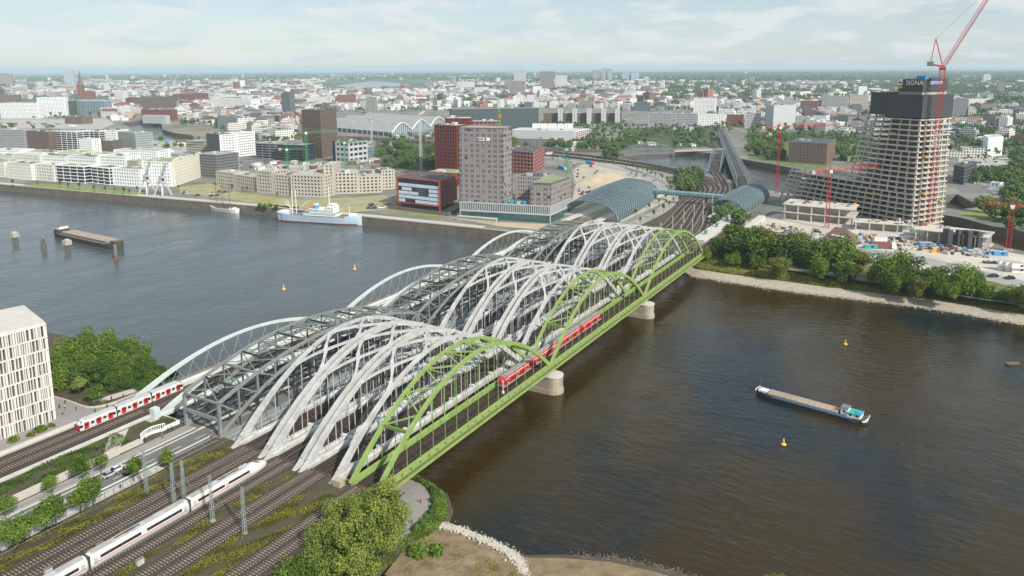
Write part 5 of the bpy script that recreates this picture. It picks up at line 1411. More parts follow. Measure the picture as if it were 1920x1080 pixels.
B('dark brown windowless hall near the railway bridge', 122, 232, 156, 233, 25, 219, wall='brick_brown', roof='roof_dark', bay=8, wf=.15, units=1, group=G1)
B('teal white publishing house with a deep gable recess', 2, 222, 74, 222, 30, 194, wall='white_wall', glass='glass_teal', roof='roof_pale', wf=.62, group=G1)
B('tall teal white office slab beside the publishing house', 72, 218, 125, 217, 30, 183, wall='white_wall', glass='glass_teal', roof='roof_grey', wf=.6, hf=.6, group=G1)
B('narrow grey glass office between the white slab and the pale blue one', 124, 216, 136, 216, 30, 189, wall='dark_wall', roof='roof_dark', group=G1)
B('pale blue glass office with horizontal bands', 136, 215, 197, 216, 26, 189, wall='light_grey', glass='glass_vault', roof='roof_pale', slabs=True, group=G1)
B('long dark brick warehouse row behind the basin', 252, 206, 338, 200, 30, 184, wall='brick_brown', roof='roof_dark', group=G1)
B('red brick warehouse end beyond the basin', 340, 198, 392, 194, 30, 177, wall='brick_red', roof='roof_dark', group=G1)
B('dark brick customs house with a green roof at the basin', 266, 226, 324, 227, 18, 205, wall='brick_red', roof='roof_green', group=G1)
B('glass pavilion in front of the dark brick customs house', 268, 231, 312, 232, 12, 216, wall='light_grey', glass='glass_vault', roof='roof_pale', units=0, group=G1)
B('large white office complex above the tree row', 396, 207, 472, 209, 35, 185, wall='white_wall', roof='roof_pale', wf=.6, group=G1)
B('grey scaffolded block right of the large corner block', 366, 331, 408, 335, 30, 288, wall='mid_grey', roof='roof_grey', fh=3.0, bay=2.4, wf=.7, group=G1)
B('pale grey block behind the scaffolded one', 408, 326, 450, 322, 28, 290, wall='grey_wall', roof='roof_pale', group=G1)
B('grey shell block under construction below the orange crane', 350, 288, 388, 290, 30, 264, wall='concrete', roof='roof_grey', wf=.7, group=G1)
B('dark blue grey apartment tower below the orange crane', 389, 294, 414, 296, 24, 251, wall='dark_wall', roof='roof_dark', group=G1)
B('white apartment tower with a grid of loggias', 414, 296, 446, 294, 26, 253, wall='white_wall', roof='roof_pale', wf=.6, group=G1)
B('white apartment tower with a grid of loggias, right twin', 446, 294, 480, 290, 26, 250, wall='white_wall', roof='roof_pale', wf=.6, group=G1)
G2 = 'beige shell blocks by the sandy lot'
for k, (xl, yl, xr, yr, dp, yt, lb) in enumerate(((406, 348, 440, 353, 18, 321, 'leftmost'), (440, 353, 482, 360, 18, 327, 'second from the left, lower'), (482, 361, 512, 364, 22, 320, 'tall, third from the left'), (513, 364, 545, 367, 14, 327, 'connecting piece in the middle'),
                                                 (546, 368, 608, 371, 20, 328, 'wide, right of the middle'), (609, 366, 628, 366, 26, 309, 'tallest, behind the wide one'), (628, 364, 672, 363, 18, 325, 'long, second from the right'), (672, 363, 717, 361, 18, 332, 'long, with stepped top at the right'), (716, 356, 741, 354, 20, 320, 'narrow, at the right end'))):
    B('beige concrete shell block, ' + lb, xl, yl, xr, yr, dp, yt, wall='beige_wall', roof='concrete', wf=.55, bay=3.4, group=G2, units=2)
B('tall brown office tower behind the sandy lot', 569, 294, 605, 298, (634, 289), 206, wall='brick_brown', roof='roof_dark', fh=3.4, bay=3.0, name='office_tower')
B('dark low wing at the foot of the brown tower', 624, 304, 652, 307, 30, 264, wall='dark_wall', roof='roof_dark')
B('pale concrete frame building right of the dark wing', 655, 308, 690, 303, 24, 268, wall='light_grey', roof='roof_pale', wf=.75, bay=7, fh=6)
B('grey slab left of the brown tower', 480, 297, 519, 299, 26, 268, wall='grey_wall', roof='roof_grey', slabs=True)
B('dark slab block left of the brown tower, nearer', 521, 301, 570, 303, 26, 271, wall='dark_wall', roof='roof_grey', slabs=True)
# red tower: body, taller back part, podium
B('red brick-framed tower with dark glass corner left of the scaffolded tower', 816, 336, 858, 340, 24, 234, wall='red_facade', roof='roof_green', fh=3.8, bay=3.2, wf=.66, hf=.8, name='office_tower')
f_ = foot4(836, 330, 884, 330, 24); block('upper red slab rising behind the red tower', f_, CITYZ, hgt(836, 330, 222), wall='red_facade', roof='roof_pale', fh=3.8, bay=2.2, wf=.6, hf=.7, name='office_tower')
B('low red podium with a green roof behind the glass cube', 800, 345, 858, 349, 30, 322, wall='red_facade', roof='roof_green', fh=4, bay=2.2, wf=.6)
B('pink framed office with stepped floors behind the scaffolded tower', 957, 324, 1000, 328, (1021, 315), 283, wall='pink_wall', roof='roof_dark', fh=3.8, bay=4.4, wf=.72, hf=.65)
B('pink framed roof storey peeking over the scaffolded tower', 884, 312, 938, 312, 26, 228, wall='pink_wall', roof='roof_grey', fh=3.8, bay=4.4, wf=.7)
# glass cube on dark ground floor
ft = foot4(745, 388, 826, 398, (857, 383)); hc = hgt(745, 388, 331); c_ = sum((Vector(p) for p in ft), Vector((0, 0))) / 4
mat('cube_red', (172, 74, 50), .55, .12, .3); mat('blind_white', (206, 216, 226), .6, .06, .5)
cu = thing('glass_cube_office', 'dark red framed glass cube standing beside the quay', 'building', (c_.x, c_.y, CITYZ))
P_ = [Vector(p) for p in ft]
MB().prism(inset(ft, 2.5), CITYZ, CITYZ + 4.4).build('ground_floor', 'glass_dark', cu)
MB().prism(inset(ft, .5), CITYZ + 4.2, CITYZ + hc - 1).build('glazing', 'glass_dark', cu)
MB().prism(ft, CITYZ + 4.0, CITYZ + 5.0).build('floor_frame', 'cube_red', cu); MB().prism(inset(ft, .3), CITYZ + hc - 1.0, CITYZ + hc - .5).build('roof', 'roof_dark', cu)
for i in range(4):
    p, q = P_[i], P_[(i + 1) % 4]; d = (q - p).normalized(); inn = Vector((-d.y, d.x)); ang = math.atan2(d.y, d.x); ln = (q - p).length
    if inn.dot(c_ - p) < 0: inn = -inn
    a, e = p + d * .1 + inn * .4, q - d * .1 + inn * .4
    MB().beam((a.x, a.y, CITYZ + hc - .6), (e.x, e.y, CITYZ + hc - .6), .8, 1.2).build('top_frame', 'cube_red', cu)
    pp = p + d * .05; MB().box(p.x + (inn * .5 + d * .5).x, p.y + (inn * .5 + d * .5).y, CITYZ + (0 if i == 1 else 4.5), 1.3, 1.3, hc - .6 - (0 if i == 1 else 4.5), ang).build('corner_post', 'cube_red', cu)
    nfl = 5; fh = (hc - 5 - 4.6) / nfl
    if i == 0:     # river face: pale blinds at random
        for f in range(nfl):
            nb = 12; bw = (ln - 3) / nb; k = 0
            while k < nb:
                run = random.choice((1, 2, 3)); 
                if random.random() < .68:
                    run = min(run, nb - k); cc = p + d * (1.5 + (k + run / 2) * bw) + inn * .42
                    MB().box(cc.x, cc.y, CITYZ + 5.3 + f * fh, run * bw - .35, .16, fh - .7, ang).build('blind', 'blind_white', cu)
                k += run
            cc = p + d * ln / 2 + inn * .45
            MB().box(cc.x, cc.y, CITYZ + 5.0 + f * fh - .1, ln - 2, .3, .3, ang).build('floor_band', 'dark_grey', cu)
    elif i == 1:
        for f in range(nfl + 1):
            cc = p + d * ln / 2 + inn * .35; MB().box(cc.x, cc.y, CITYZ + 4.6 + f * fh + fh * .55, ln - 1.5, .4, fh * .5, ang).build('floor_band', 'brick_red', cu)
        for k in range(9):
            cc = p + d * (1 + k * (ln - 2) / 8) + inn * .4; MB().box(cc.x, cc.y, CITYZ + 4.8, 1.6, .4, hc - 6, ang).build('pier', 'brick_red', cu)
for k in range(6):
    p = P_[0].lerp(P_[2], .25 + .1 * k) + Vector((random.uniform(-6, 6), random.uniform(-5, 5))); MB().box(p.x, p.y, CITYZ + hc - .5, 6, 3, .25, .2).build('solar_panel', 'mid_grey', cu)
t = thing('brick_retaining_wall', 'low dark brick retaining wall below the glass cube', 'wall', at(760, 398)); a, e = at(728, 391), at(842, 405)
MB().beam((a.x, a.y, CITYZ + 1.3), (e.x, e.y, CITYZ + 1.3), 1.2, 2.9).build('wall_front', 'brick_brown', t); q = at(865, 392); MB().beam((e.x + .3, e.y, CITYZ + 1.25), (q.x, q.y, CITYZ + 1.25), 1.2, 2.8).build('wall_side', 'brick_brown', t)
# scaffolded tower complex
A, E, C = at(862, 408), at(1032, 418), at(1071, 400)
pod = [(A.x, A.y), (E.x, E.y), (C.x, C.y), (A.x + C.x - E.x + 4, A.y + C.y - E.y)]
sc_root = block('glassy podium with pale fins under the scaffolded tower', pod, CITYZ, hgt(862, 408, 378), wall='light_grey', glass='glass_teal', roof='roof_grey', fh=8, bay=1.5, wf=.62, hf=.82, base=5.5, name='office_podium', units=6)
d1 = (E - A).normalized(); d2 = (C - E).normalized()
def quad(o, u, v, du, dv):
    p = o + d1 * u + d2 * v; q = p + d1 * du; return [(p.x, p.y), (q.x, q.y), (q.x + d2.x * dv, q.y + d2.y * dv), (p.x + d2.x * dv, p.y + d2.y * dv)]
LT = (E - A).length
def scaffolded(label, foot, z0, h, dz=2.0, du=2.3):
    """building wrapped in scaffolding: concrete core, mesh netting sheets, poles and lifts"""
    c = sum((Vector(p) for p in foot), Vector((0, 0))) / 4; root = thing('scaffolded_tower', label, 'building', (c.x, c.y, z0))
    MB().prism(inset(foot, 1.6), z0, z0 + h).build('core', 'net_back', root)
    for i in range(4):
        p, q = Vector(foot[i]), Vector(foot[(i + 1) % 4]); d = (q - p).normalized(); ln = (q - p).length; n = int(ln / du); ang = math.atan2(d.y, d.x)
        inn = Vector((-d.y, d.x)); inn = inn if inn.dot(c - p) > 0 else -inn
        b = MB()
        for k in range(n + 1):
            for o_ in (.0, 1.0):
                cc = p + d * (k * ln / n) + inn * o_; b.box(cc.x, cc.y, z0, .12, .12, h + 1.4)
        b.build('scaffold_poles', 'mid_grey', root)
        b = MB()
        for k in range(int(h / dz) + 1):
            a, e = p + inn * .5, q + inn * .5
            b.beam((a.x, a.y, z0 + k * dz), (e.x, e.y, z0 + k * dz), 1.0, .09)
            b.beam((p.x, p.y, z0 + k * dz + 1.0), (q.x, q.y, z0 + k * dz + 1.0), .07)
        b.build('scaffold_lifts', 'net_plank', root)
        b = MB(); b_dk = MB()
        for k in range(n):
            for f in range(int(h / dz)):
                if random.random() < (.99 if i in (0, 3) else .95):
                    cc = p + d * ((k + .5) * ln / n) + inn * .12; (b_dk if (k % 2 == 0 and f % 2 == 0 and random.random() < .85) else b).box(cc.x, cc.y, z0 + f * dz + .12, ln / n - .14, .03, dz - .2, ang)
        b.build('netting', 'scaffold_net', root, kind='stuff'); b_dk.build('netting', 'net_dark', root, kind='stuff')
    MB().prism(inset(foot, 1.2), z0 + h, z0 + h + .6).build('roof', 'concrete', root)
    return root
mat('net_dark', (112, 107, 108), .9, .1, .3); mat('net_back', (112, 104, 106), .9, .2, .25); mat('net_plank', (160, 150, 146), .9, .2, .4)
zt_ = hgt(862, 408, 378); ht = hgt(862, 408, 239) - zt_
T_ = scaffolded('tall office tower wrapped in grey scaffolding and netting', quad(A, 0, .5, 36, 17), CITYZ + zt_ - .2, ht)
p = A + d1 * 19 + d2 * .2; MB().box(p.x, p.y, CITYZ + zt_ + ht * .83, 5.0, .3, 2.6, math.atan2(d1.y, d1.x)).build('banner', 'white_paint', T_)
p = A + d1 * 24.5 + d2 * .2; MB().box(p.x, p.y, CITYZ + zt_ + ht * .83, 3.0, .3, 2.6, math.atan2(d1.y, d1.x)).build('banner', 'white_paint', T_)
for k in range(3): p = A + d1 * (17.6 + k * 1.4) + d2 * .0; MB().box(p.x, p.y, CITYZ + zt_ + ht * .835 + .6, .9, .3, 1.2, math.atan2(d1.y, d1.x)).build('banner_mark', 'cloth_blue', T_)
Wg = scaffolded('lower wing with a green roof and scaffolding right of the tower', quad(A, LT - 16.5, .3, 16.5, 44), CITYZ + zt_ - .2, hgt(1032, 418, 344) - zt_, 2.0, 2.4)
MB().prism(inset(quad(A, LT - 16.5, .3, 16.5, 44), 1.5), CITYZ + hgt(1032, 418, 344) + .45, CITYZ + hgt(1032, 418, 344) + .6).build('green_roof', 'roof_green', Wg)
block('lilac courtyard block between the scaffolded tower and the wing', quad(A, 38, 18, 22, 26), CITYZ + zt_ - .3, hgt(1032, 418, 344) - zt_ + 2, wall='scaffold_net', roof='roof_dark', fh=3.4, bay=2, wf=.4)
for k in range(7):
    p = A + d1 * (37.5 + k * 2.6) + d2 * (3 + 2.5 * (k % 2)); t = thing('site_container', 'pale blue container in a row on the podium roof beside the tower', 'container', (p.x, p.y, CITYZ + zt_), 'containers on the podium roof')
    MB().box(p.x, p.y, CITYZ + zt_, 2.3, 4.5, 2.5, math.atan2(d1.y, d1.x)).build('body', ('bright_blue', 'light_grey', 'teal_paint')[k % 3], t); MB().box(p.x, p.y, CITYZ + zt_ + 2.5, 2.4, 4.6, .12, math.atan2(d1.y, d1.x)).build('lid', 'mid_grey', t)
a, e = at(858, 413), at(932, 419); t = thing('riverside_colonnade', 'low pale concrete colonnade in front of the podium', 'colonnade', a)
MB().beam((a.x, a.y, CITYZ + 3.6), (e.x, e.y, CITYZ + 3.6), 2.4, .8).build('beam', 'pale_concrete', t)
for k in range(17): p = a.lerp(e, (k + .2) / 16.6); MB().box(p.x, p.y, CITYZ, .7, .9, 3.2).build('column', 'pale_concrete', t)
# market hall with its three-wave roof
MA, MB_, MC = at(735, 256), at(838, 237), at(628, 246)
ax = (MC - MA).normalized(); gx = (MB_ - MA); LG = gx.length; gx.normalize(); LL = 235.0
mh = thing('market_hall', 'long market hall with a grey wave roof and white arched gables', 'market hall', MA)
def wave(u): return 7 + 15 * (math.sin(u * 3 * PI) ** 2) ** .62
nu = 48
for nm, m_, th, a0, a1, dz in (('wave_roof', 'roof_grey', .9, 2.0, LL, 0), ('gable_arch', 'white_paint', 1.8, -.6, 2.4, .25)):
    b = MB(); vs = []
    for k in range(nu + 1):
        u = k / nu
        for s in (a0, a1):
            for zz in (0, -th): p = MA + gx * (LG * u) + ax * s; vs.append((p.x, p.y, CITYZ + wave(u) + dz + zz))
    fs = []
    for k in range(nu):
        o_ = k * 4; fs += [(o_, o_ + 4, o_ + 6, o_ + 2), (o_ + 1, o_ + 3, o_ + 7, o_ + 5), (o_, o_ + 1, o_ + 5, o_ + 4), (o_ + 2, o_ + 6, o_ + 7, o_ + 3)]
    b.add(vs, fs); b.build(nm, m_, mh)
b = MB(); vs = []
for k in range(nu + 1):
    p = MA + gx * (LG * k / nu) + ax * 1.5; vs += [(p.x, p.y, CITYZ), (p.x, p.y, CITYZ + wave(k / nu) - .5)]
b.add(vs, [(2 * k, 2 * k + 2, 2 * k + 3, 2 * k + 1) for k in range(nu)]); b.build('gable_glazing', 'glass_vault', mh)
for k in range(31):
    p = MA + gx * (LG * (k + .5) / 31) + ax * .9; MB().box(p.x, p.y, CITYZ, .6, .6, wave((k + .5) / 31) - .6).build('gable_mullion', 'white_paint', mh)
p, q = MA + ax * 3, MA + ax * LL; MB().beam((p.x, p.y, CITYZ + 3.2), (q.x, q.y, CITYZ + 3.2), 1.2, 6.4).build('side_wall', 'glass_teal', mh)
for k in range(14): p = MA + ax * (8 + k * 16) - gx * .8; MB().box(p.x, p.y, CITYZ, 1.0, 1.0, 7).build('side_buttress', 'light_grey', mh)
# white logistic hall and neighbours
B('long white logistics hall with a flat roof', 957, 263, 1079, 266, 55, 244, wall='light_grey', roof='roof_pale', bay=9, wf=.06, hf=.1, fh=6, name='warehouse', units=6)
B('red and white banded end of the logistics hall', 1080, 266, 1104, 260, 30, 247, wall='white_wall', glass='brick_red', roof='roof_pale', slabs=True, name='warehouse', units=0)
B('low grey blue warehouse in front of the white hall', 957, 273, 1034, 275, 14, 259, wall='mid_grey', roof='roof_pale', bay=9, wf=.05, name='warehouse', units=1)
B('upper white hall behind the logistics hall', 998, 250, 1074, 250, 30, 234, wall='white_wall', roof='roof_pale', bay=6, wf=.2, name='warehouse', units=3)
B('very long dark teal glass office behind the market', 846, 244, 1010, 241, 30, 205, wall='dark_wall', glass='glass_teal', roof='roof_grey', wf=.75, name='office_block')
rw = B('long brown brick office with white stair towers', 1019, 232, 1166, 232, 24, 212, wall='brick_brown', roof='roof_grey', name='office_block')
for x in (1050, 1077, 1104, 1131, 1157): B('white stair tower on the long brown brick office', x - 4, 233, x + 5, 233, 12, 204, wall='light_grey', roof='roof_pale', wf=.3, units=0, group='white stair towers of the brick office', name='stair_tower', cat='tower')
B('tall pale windowless silo tower right of the railway', 1449, 243, 1490, 241, 22, 198, wall='light_grey', roof='roof_grey', bay=12, wf=.02, hf=.02, fh=14, units=1, name='silo_tower')
B('large brown brick warehouse with a red gable end left of the concrete tower', 1477, 304, 1549, 309, (1565, 298), 266, wall='brick_brown', roof='roof_dark', bay=4, wf=.3, hf=.4, name='warehouse')
B('dark office block with pale bands right of the concrete tower', 1786, 341, 1806, 347, (1829, 337), 309, wall='dark_wall', roof='roof_dark', wf=.7, name='office_block', units=2)
B('white office cube with black sunshades on the right', 1841, 288, 1850, 294, (1878, 291), 254, wall='white_wall', roof='roof_pale', hf=.3, name='office_block', units=2)
B('white house in front of the canal on the far right', 1855, 352, 1874, 354, 10, 342, wall='white_wall', roof='roof_grey', units=0)
for k, (x, y, w_, yt, wl2, lb) in enumerate(((1215, 236, 45, 212, 'grey_wall', 'grey office left of the white window grid'), (1265, 236, 42, 213, 'grey_wall', 'blue grey glass office above the allotments'), (1308, 236, 52, 214, 'white_wall', 'office with white window grid above the allotments'), (1362, 236, 32, 215, 'brick_red', 'dark red office beside the white window grid'),
                                        (1396, 240, 30, 212, 'light_grey', 'pale office right of the dark red one'), (1300, 213, 42, 184, 'white_wall', 'white framed gateway office in the middle distance'), (1500, 215, 34, 189, 'brick_red', 'red brick office block above the breweries'), (1540, 212, 50, 180, 'grey_wall', 'row of grey slabs left of the concrete tower'), (1592, 212, 34, 178, 'beige_wall', 'beige slab left of the concrete tower'))):
    B(lb, x, y, x + w_, y + .5, 22, yt, wall=wl2, roof='roof_grey', name='office_block')

# ------------------------------------------------------------------ stations with vaulted glass roofs, skywalk
def vault(label, x0, x1, ya, yb, hh, zf, skew=0.0, n=22, rows=12, drift=0.0):
    root = thing('station_hall', label, 'station', ((x0 + x1) / 2, (ya + yb) / 2, CITYZ)); yc, hw = (ya + yb) / 2, (yb - ya) / 2
    def P(u, a, g=0.0):
        """u 0..1 along, a 0..pi across"""
        s = 1 + .10 * math.sin(u * PI)
        x = x0 + (x1 - x0) * u + skew * math.cos(a); c = math.cos(a)
        y = yc - (hw * s + g) * (abs(c) ** .9) * (1 if c > 0 else -1) * -1
        return (x, y + drift * u, zf + (hh * s + g) * (math.sin(a) ** .75))
    b = MB(); na = 20; nx = 20; vs = [P(i / nx, PI * j / na) for i in range(nx + 1) for j in range(na + 1)]
    b.add(vs, [(i * (na + 1) + j, (i + 1) * (na + 1) + j, (i + 1) * (na + 1) + j + 1, i * (na + 1) + j + 1) for i in range(nx) for j in range(na)])
    b.build('glass_skin', 'station_glass', root, smooth=True)
    for s in (1, -1):
        for k in range(-rows, n + rows):
            path = []
            for j in range(0, 25):
                a = PI * j / 24; u = (k + s * (j / 24 - .5) * rows) / n
                if 0 <= u <= 1: path.append(P(u, a, .35))
            if len(path) > 2: MB().sweep(path, .45, .5).build('diagonal_rib', 'station_rib', root)
    for u in (0, 1): MB().sweep([P(u, PI * j / 24, .3) for j in range(25)], .8, .8).build('end_ring', 'station_rib', root)
    MB().box((x0 + x1) / 2, yc, zf - 2.5, x1 - x0 - 2, 2 * hw - 1, 2.4).build('platform_slab', 'concrete', root)
    for y in (yc - hw * .45, yc + hw * .45): MB().box((x0 + x1) / 2 - 10, y, zf - .1, x1 - x0 + 30, 5.0, 1.0).build('platform', 'pale_concrete', root)
    rails_part(root, (yc - 2.2, yc + 2.2), x0 - 30, x1 + 10, zf - .1)
    return root
def glassmat(name, c, al):
    m = mat(name, c, .12, .25, .06, spec=.8)
    n = m.node_tree.nodes; l = m.node_tree.links; b = n['Principled BSDF']; tr = n.new('ShaderNodeBsdfTransparent'); tr.inputs[0].default_value = (.75, .9, .92, 1)
    ms = n.new('ShaderNodeMixShader'); ms.inputs[0].default_value = al; l.new(tr.outputs[0], ms.inputs[1]); l.new(b.outputs[0], ms.inputs[2]); l.new(ms.outputs[0], n['Material Output'].inputs['Surface'])
glassmat('station_glass', (72, 98, 106), .6)
mat('station_rib', (120, 138, 142), .5, .1, .3)
vault('metro station under a long vaulted glass roof with diamond ribs', 386, 516, 86, 136, 12.0, 9.0, 8, 24, 10, 13)
vault('commuter rail station under a shorter vaulted glass roof beside the concrete tower', 452, 545, 9.5, 36, 10.5, 9.2, 3, 18, 8)
sw = thing('skywalk', 'grey glazed skywalk tube joining the two station roofs', 'footbridge', (500, 62, CITYZ))
p, q = (488, 98), (486, 33)
MB().sweep([(p[0], p[1], 16.0), (q[0], q[1], 16.0)], 5.2, 4.0, sec=OCT).build('tube', 'glass_vault', sw)
for k in range(18): y = p[1] + (q[1] - p[1]) * k / 17; x = p[0] + (q[0] - p[0]) * k / 17; MB().sweep([(x, y - .15, 16.0), (x, y + .15, 16.0)], 5.5, 4.3, sec=OCT).build('rib', 'grey_steel', sw)
for y in (73, 50): MB().box(487, y, CITYZ, 1.6, 1.6, 7.4).build('support', 'mid_grey', sw)
# ------------------------------------------------------------------ concrete tower under construction
K0 = at(1710, 426); kl = (at(1500, 386) - K0).normalized(); kr = Vector((kl.y, -kl.x, 0))
if kr.dot(Vector((1, -1, 0))) < 0: kr = -kr
mat('tower_concrete', (196, 189, 175), .85, .12, .2)
et = thing('tower_under_construction', 'tall bare concrete tower under construction with open floors', 'building', K0)
HT = hgt(1710, 426, 206); NFL = 22; FH = HT / NFL
def ext(f):
    """left reach, right reach and back depth of floor f"""
    t = f / NFL
    left = 130 - 1.6 * f if f <= 7 else 60 - 1.0 * (f - 8)
    return left, 37 - 1.0 * t
def fl_poly(f, g=0.0):
    l_, r_2 = ext(f); sag = 0
    a = K0 + kl * (l_ + g) - kr * (0 + g) + kr * 6; b = K0 - kl * g - kr * g; c = K0 + kr * (r_2 + g) - kl * g; d = K0 + kr * (r_2 * .95 + g) + kl * (l_ * .8)
    m = (a + b) / 2 - kr * (2.0 + g)
    return [(p.x, p.y) for p in (a, m, b, c, d)]
for f in range(NFL + 1):
    MB().prism(fl_poly(f, .6), CITYZ + f * FH, CITYZ + f * FH + .95).build('floor_slab', 'tower_concrete', et)
for f in range(NFL):
    po = [Vector(p) for p in fl_poly(f, -1.0)]; b = MB()
    for i in range(4):
        p, q = po[i], po[i + 1]; n = max(2, int((q - p).length / 6.6))
        for k in range(n + (i == 3)): c = p.lerp(q, k / n); b.box(c.x, c.y, CITYZ + f * FH + .9, 1.1, 1.1, FH - .9, math.atan2(kl.y, kl.x))
    b.build('column_row', 'tower_concrete', et, kind='stuff')
    ins = fl_poly(f, -9.0)
    if f % 1 == 0: MB().prism(inset(fl_poly(f), 12.5), CITYZ + f * FH + .7, CITYZ + (f + 1) * FH).build('core_wall', 'concrete', et)
l_, r_2 = ext(NFL)
ztop = CITYZ + HT
def tquad(u0, u1, v0, v1): return [((K0 + kl * u + kr * v).x, (K0 + kl * u + kr * v).y) for u, v in ((u0, v0), (u0, v1), (u1, v1), (u1, v0))]
zA = hgt(1710, 426, 206); zB = hgt(1710, 426, 178); zC = hgt(1710, 426, 149)
mat('formwork', (70, 72, 72), .8, .2, .4)
MB().prism(tquad(-1.5, 27, -1.5, 35), CITYZ + zA - 6, CITYZ + zB).build('formwork_screen', 'formwork', et)
MB().prism(tquad(27.3, 42, 1, 28), CITYZ + zA - 5, CITYZ + zB + 1).build('formwork_screen', 'formwork', et)
MB().prism(tquad(1, 19, 1, 30), CITYZ + zB, CITYZ + zB + 2.5).build('deck_gap', 'concrete', et)
up_s = MB().prism(tquad(0, 19, -.5, 29), CITYZ + zB + 2.5, CITYZ + zC).build('upper_formwork_screen', 'formwork', et)
for k in range(12):
    u, v = random.uniform(0, 19), random.uniform(0, 30); p = K0 + kl * u + kr * v; MB().box(p.x, p.y, CITYZ + zC - .1, .3, .3, random.uniform(.8, 2.4)).build('rebar_post', 'dark_grey', et)
p = K0 + kl * 8 + kr * 10; MB().box(p.x, p.y, CITYZ + zC, 8, 2, 2.4, .8).build('pump', 'bright_blue', et)
def text(body, root, origin, d, size, m, zz):
    cu_ = bpy.data.curves.new('lettering', 'FONT'); cu_.body = body; cu_.size = size; cu_.extrude = .05
    o = bpy.data.objects.new('lettering', cu_); col.objects.link(o)
    dg = bpy.context.evaluated_depsgraph_get(); me = bpy.data.meshes.new_from_object(o.evaluated_get(dg)); bpy.data.objects.remove(o)
    me.materials.clear(); me.materials.append(MATS[m])
    q = inst('lettering', me, root); nrm = Vector((d.y, -d.x, 0))
    q.matrix_local = Matrix(((d.x, 0, nrm.x, origin.x - ORG[root.name][0]), (d.y, 0, nrm.y, origin.y - ORG[root.name][1]), (0, 1, 0, zz - ORG[root.name][2]), (0, 0, 0, 1)))
    return q
zs = CITYZ + zB + 2.5
text('SIGNA', et, K0 + kl * 13.2 - kr * .72, -kl, 4.6, 'white_paint', zs + 4.5)
text('ELBTOWER', et, K0 + kr * 6.5 - kl * .3, kr, 3.0, 'white_paint', zs + 5)
p = K0 + kl * 17.3 - kr * .62; MB().box(p.x, p.y, zs + 4.2, 3.0, .2, 4.6, math.atan2(kl.y, kl.x)).build('sign_panel', 'white_paint', et); MB().box(p.x - kr.x * .1, p.y - kr.y * .1, zs + 5.3, 2.4, .2, 1.4, math.atan2(kl.y, kl.x)).build('sign_mark', 'crane_red', et)
MB().box(p.x, p.y, zs + 1.8, 3.0, .2, 1.8, math.atan2(kl.y, kl.x)).build('sign_panel', 'crane_yellow', et)
p = K0 + kr * 13 - kl * .08; MB().box(p.x, p.y, zs + 3.4, 13.6, .2, 6.2, math.atan2(kr.y, kr.x)).build('sign_panel', 'cloth_blue', et)
for f, u in ((5, 30), (11, 46), (17, 20)):
    p = K0 + kl * u - kr * 1.6; MB().box(p.x, p.y, CITYZ + f * FH + 1.15, 5, 1.8, .8, math.atan2(kl.y, kl.x)).build('loading_deck', 'crane_yellow', et)
for f, v in ((6, 8), (13, 6), (4, 30)):
    p = K0 + kr * v - kl * 1.6; MB().box(p.x, p.y, CITYZ + f * FH + 1.15, 4.5, 1.6, .8, math.atan2(kr.y, kr.x)).build('loading_deck', 'crane_yellow', et)

def frame_shell(label, foot, z0, nfl, fh, bay=7, m='pale_concrete'):
    c = sum((Vector(p) for p in foot), Vector((0, 0))) / len(foot); root = thing('shell_building', label, 'building', (c.x, c.y, z0), 'podium shells of the tower site')
    for f in range(nfl + 1): MB().prism(inset(foot, -.4), z0 + f * fh, z0 + f * fh + .6).build('floor_slab', m, root)
    for f in range(nfl):
        b = MB()
        for i in range(len(foot)):
            p, q = Vector(foot[i]), Vector(foot[(i + 1) % len(foot)]); n = max(1, int((q - p).length / bay))
            for k in range(n): cc = p.lerp(q, (k + .1) / n) * .97 + c * .03; b.box(cc.x, cc.y, z0 + f * fh + .6, .8, .8, fh - .6)
        b.build('column_row', m, root, kind='stuff')
        MB().prism(inset(foot, 5), z0 + f * fh + .6, z0 + (f + 1) * fh).build('core_wall', 'concrete', root)
    for k in range(14):
        u, v = random.random(), random.random(); p = Vector(foot[0]).lerp(Vector(foot[1]), u).lerp(Vector(foot[3]).lerp(Vector(foot[2]), u), v)
        MB().box(p.x, p.y, z0 + nfl * fh + .6, random.uniform(.8, 4), random.uniform(.6, 2.5), random.uniform(.4, 2.2), random.random() * 3).build('site_material', random.choice(('concrete', 'timber', 'light_grey', 'brick_red', 'crane_yellow')), root)
    return root
frame_shell('two-storey concrete shell left of the bare tower', foot4(1466, 412, 1598, 425, 26), CITYZ, 2, 6.0, 9)
frame_shell('low concrete podium shell with red formwork in front of the tower', foot4(1600, 432, 1708, 440, 14), CITYZ, 1, 6.0, 8)
rp = frame_shell('podium shell with black lift cores right of the tower', foot4(1712, 452, 1850, 470, 22), CITYZ, 1, 8.0, 7)
for k, x in enumerate((1775, 1796, 1812, 1831)):
    p = at(x, 462 + k * 1.5); MB().box(p.x, p.y, CITYZ, 6 if k != 1 else 3, 3, 11.5, .6).build('black_core', 'formwork', rp)
B('low shell wing stepping down to the canal', 1498, 360, 1560, 372, 30, 335, wall='concrete', roof='concrete', wf=.8, bay=6, fh=4.5, name='shell_building')
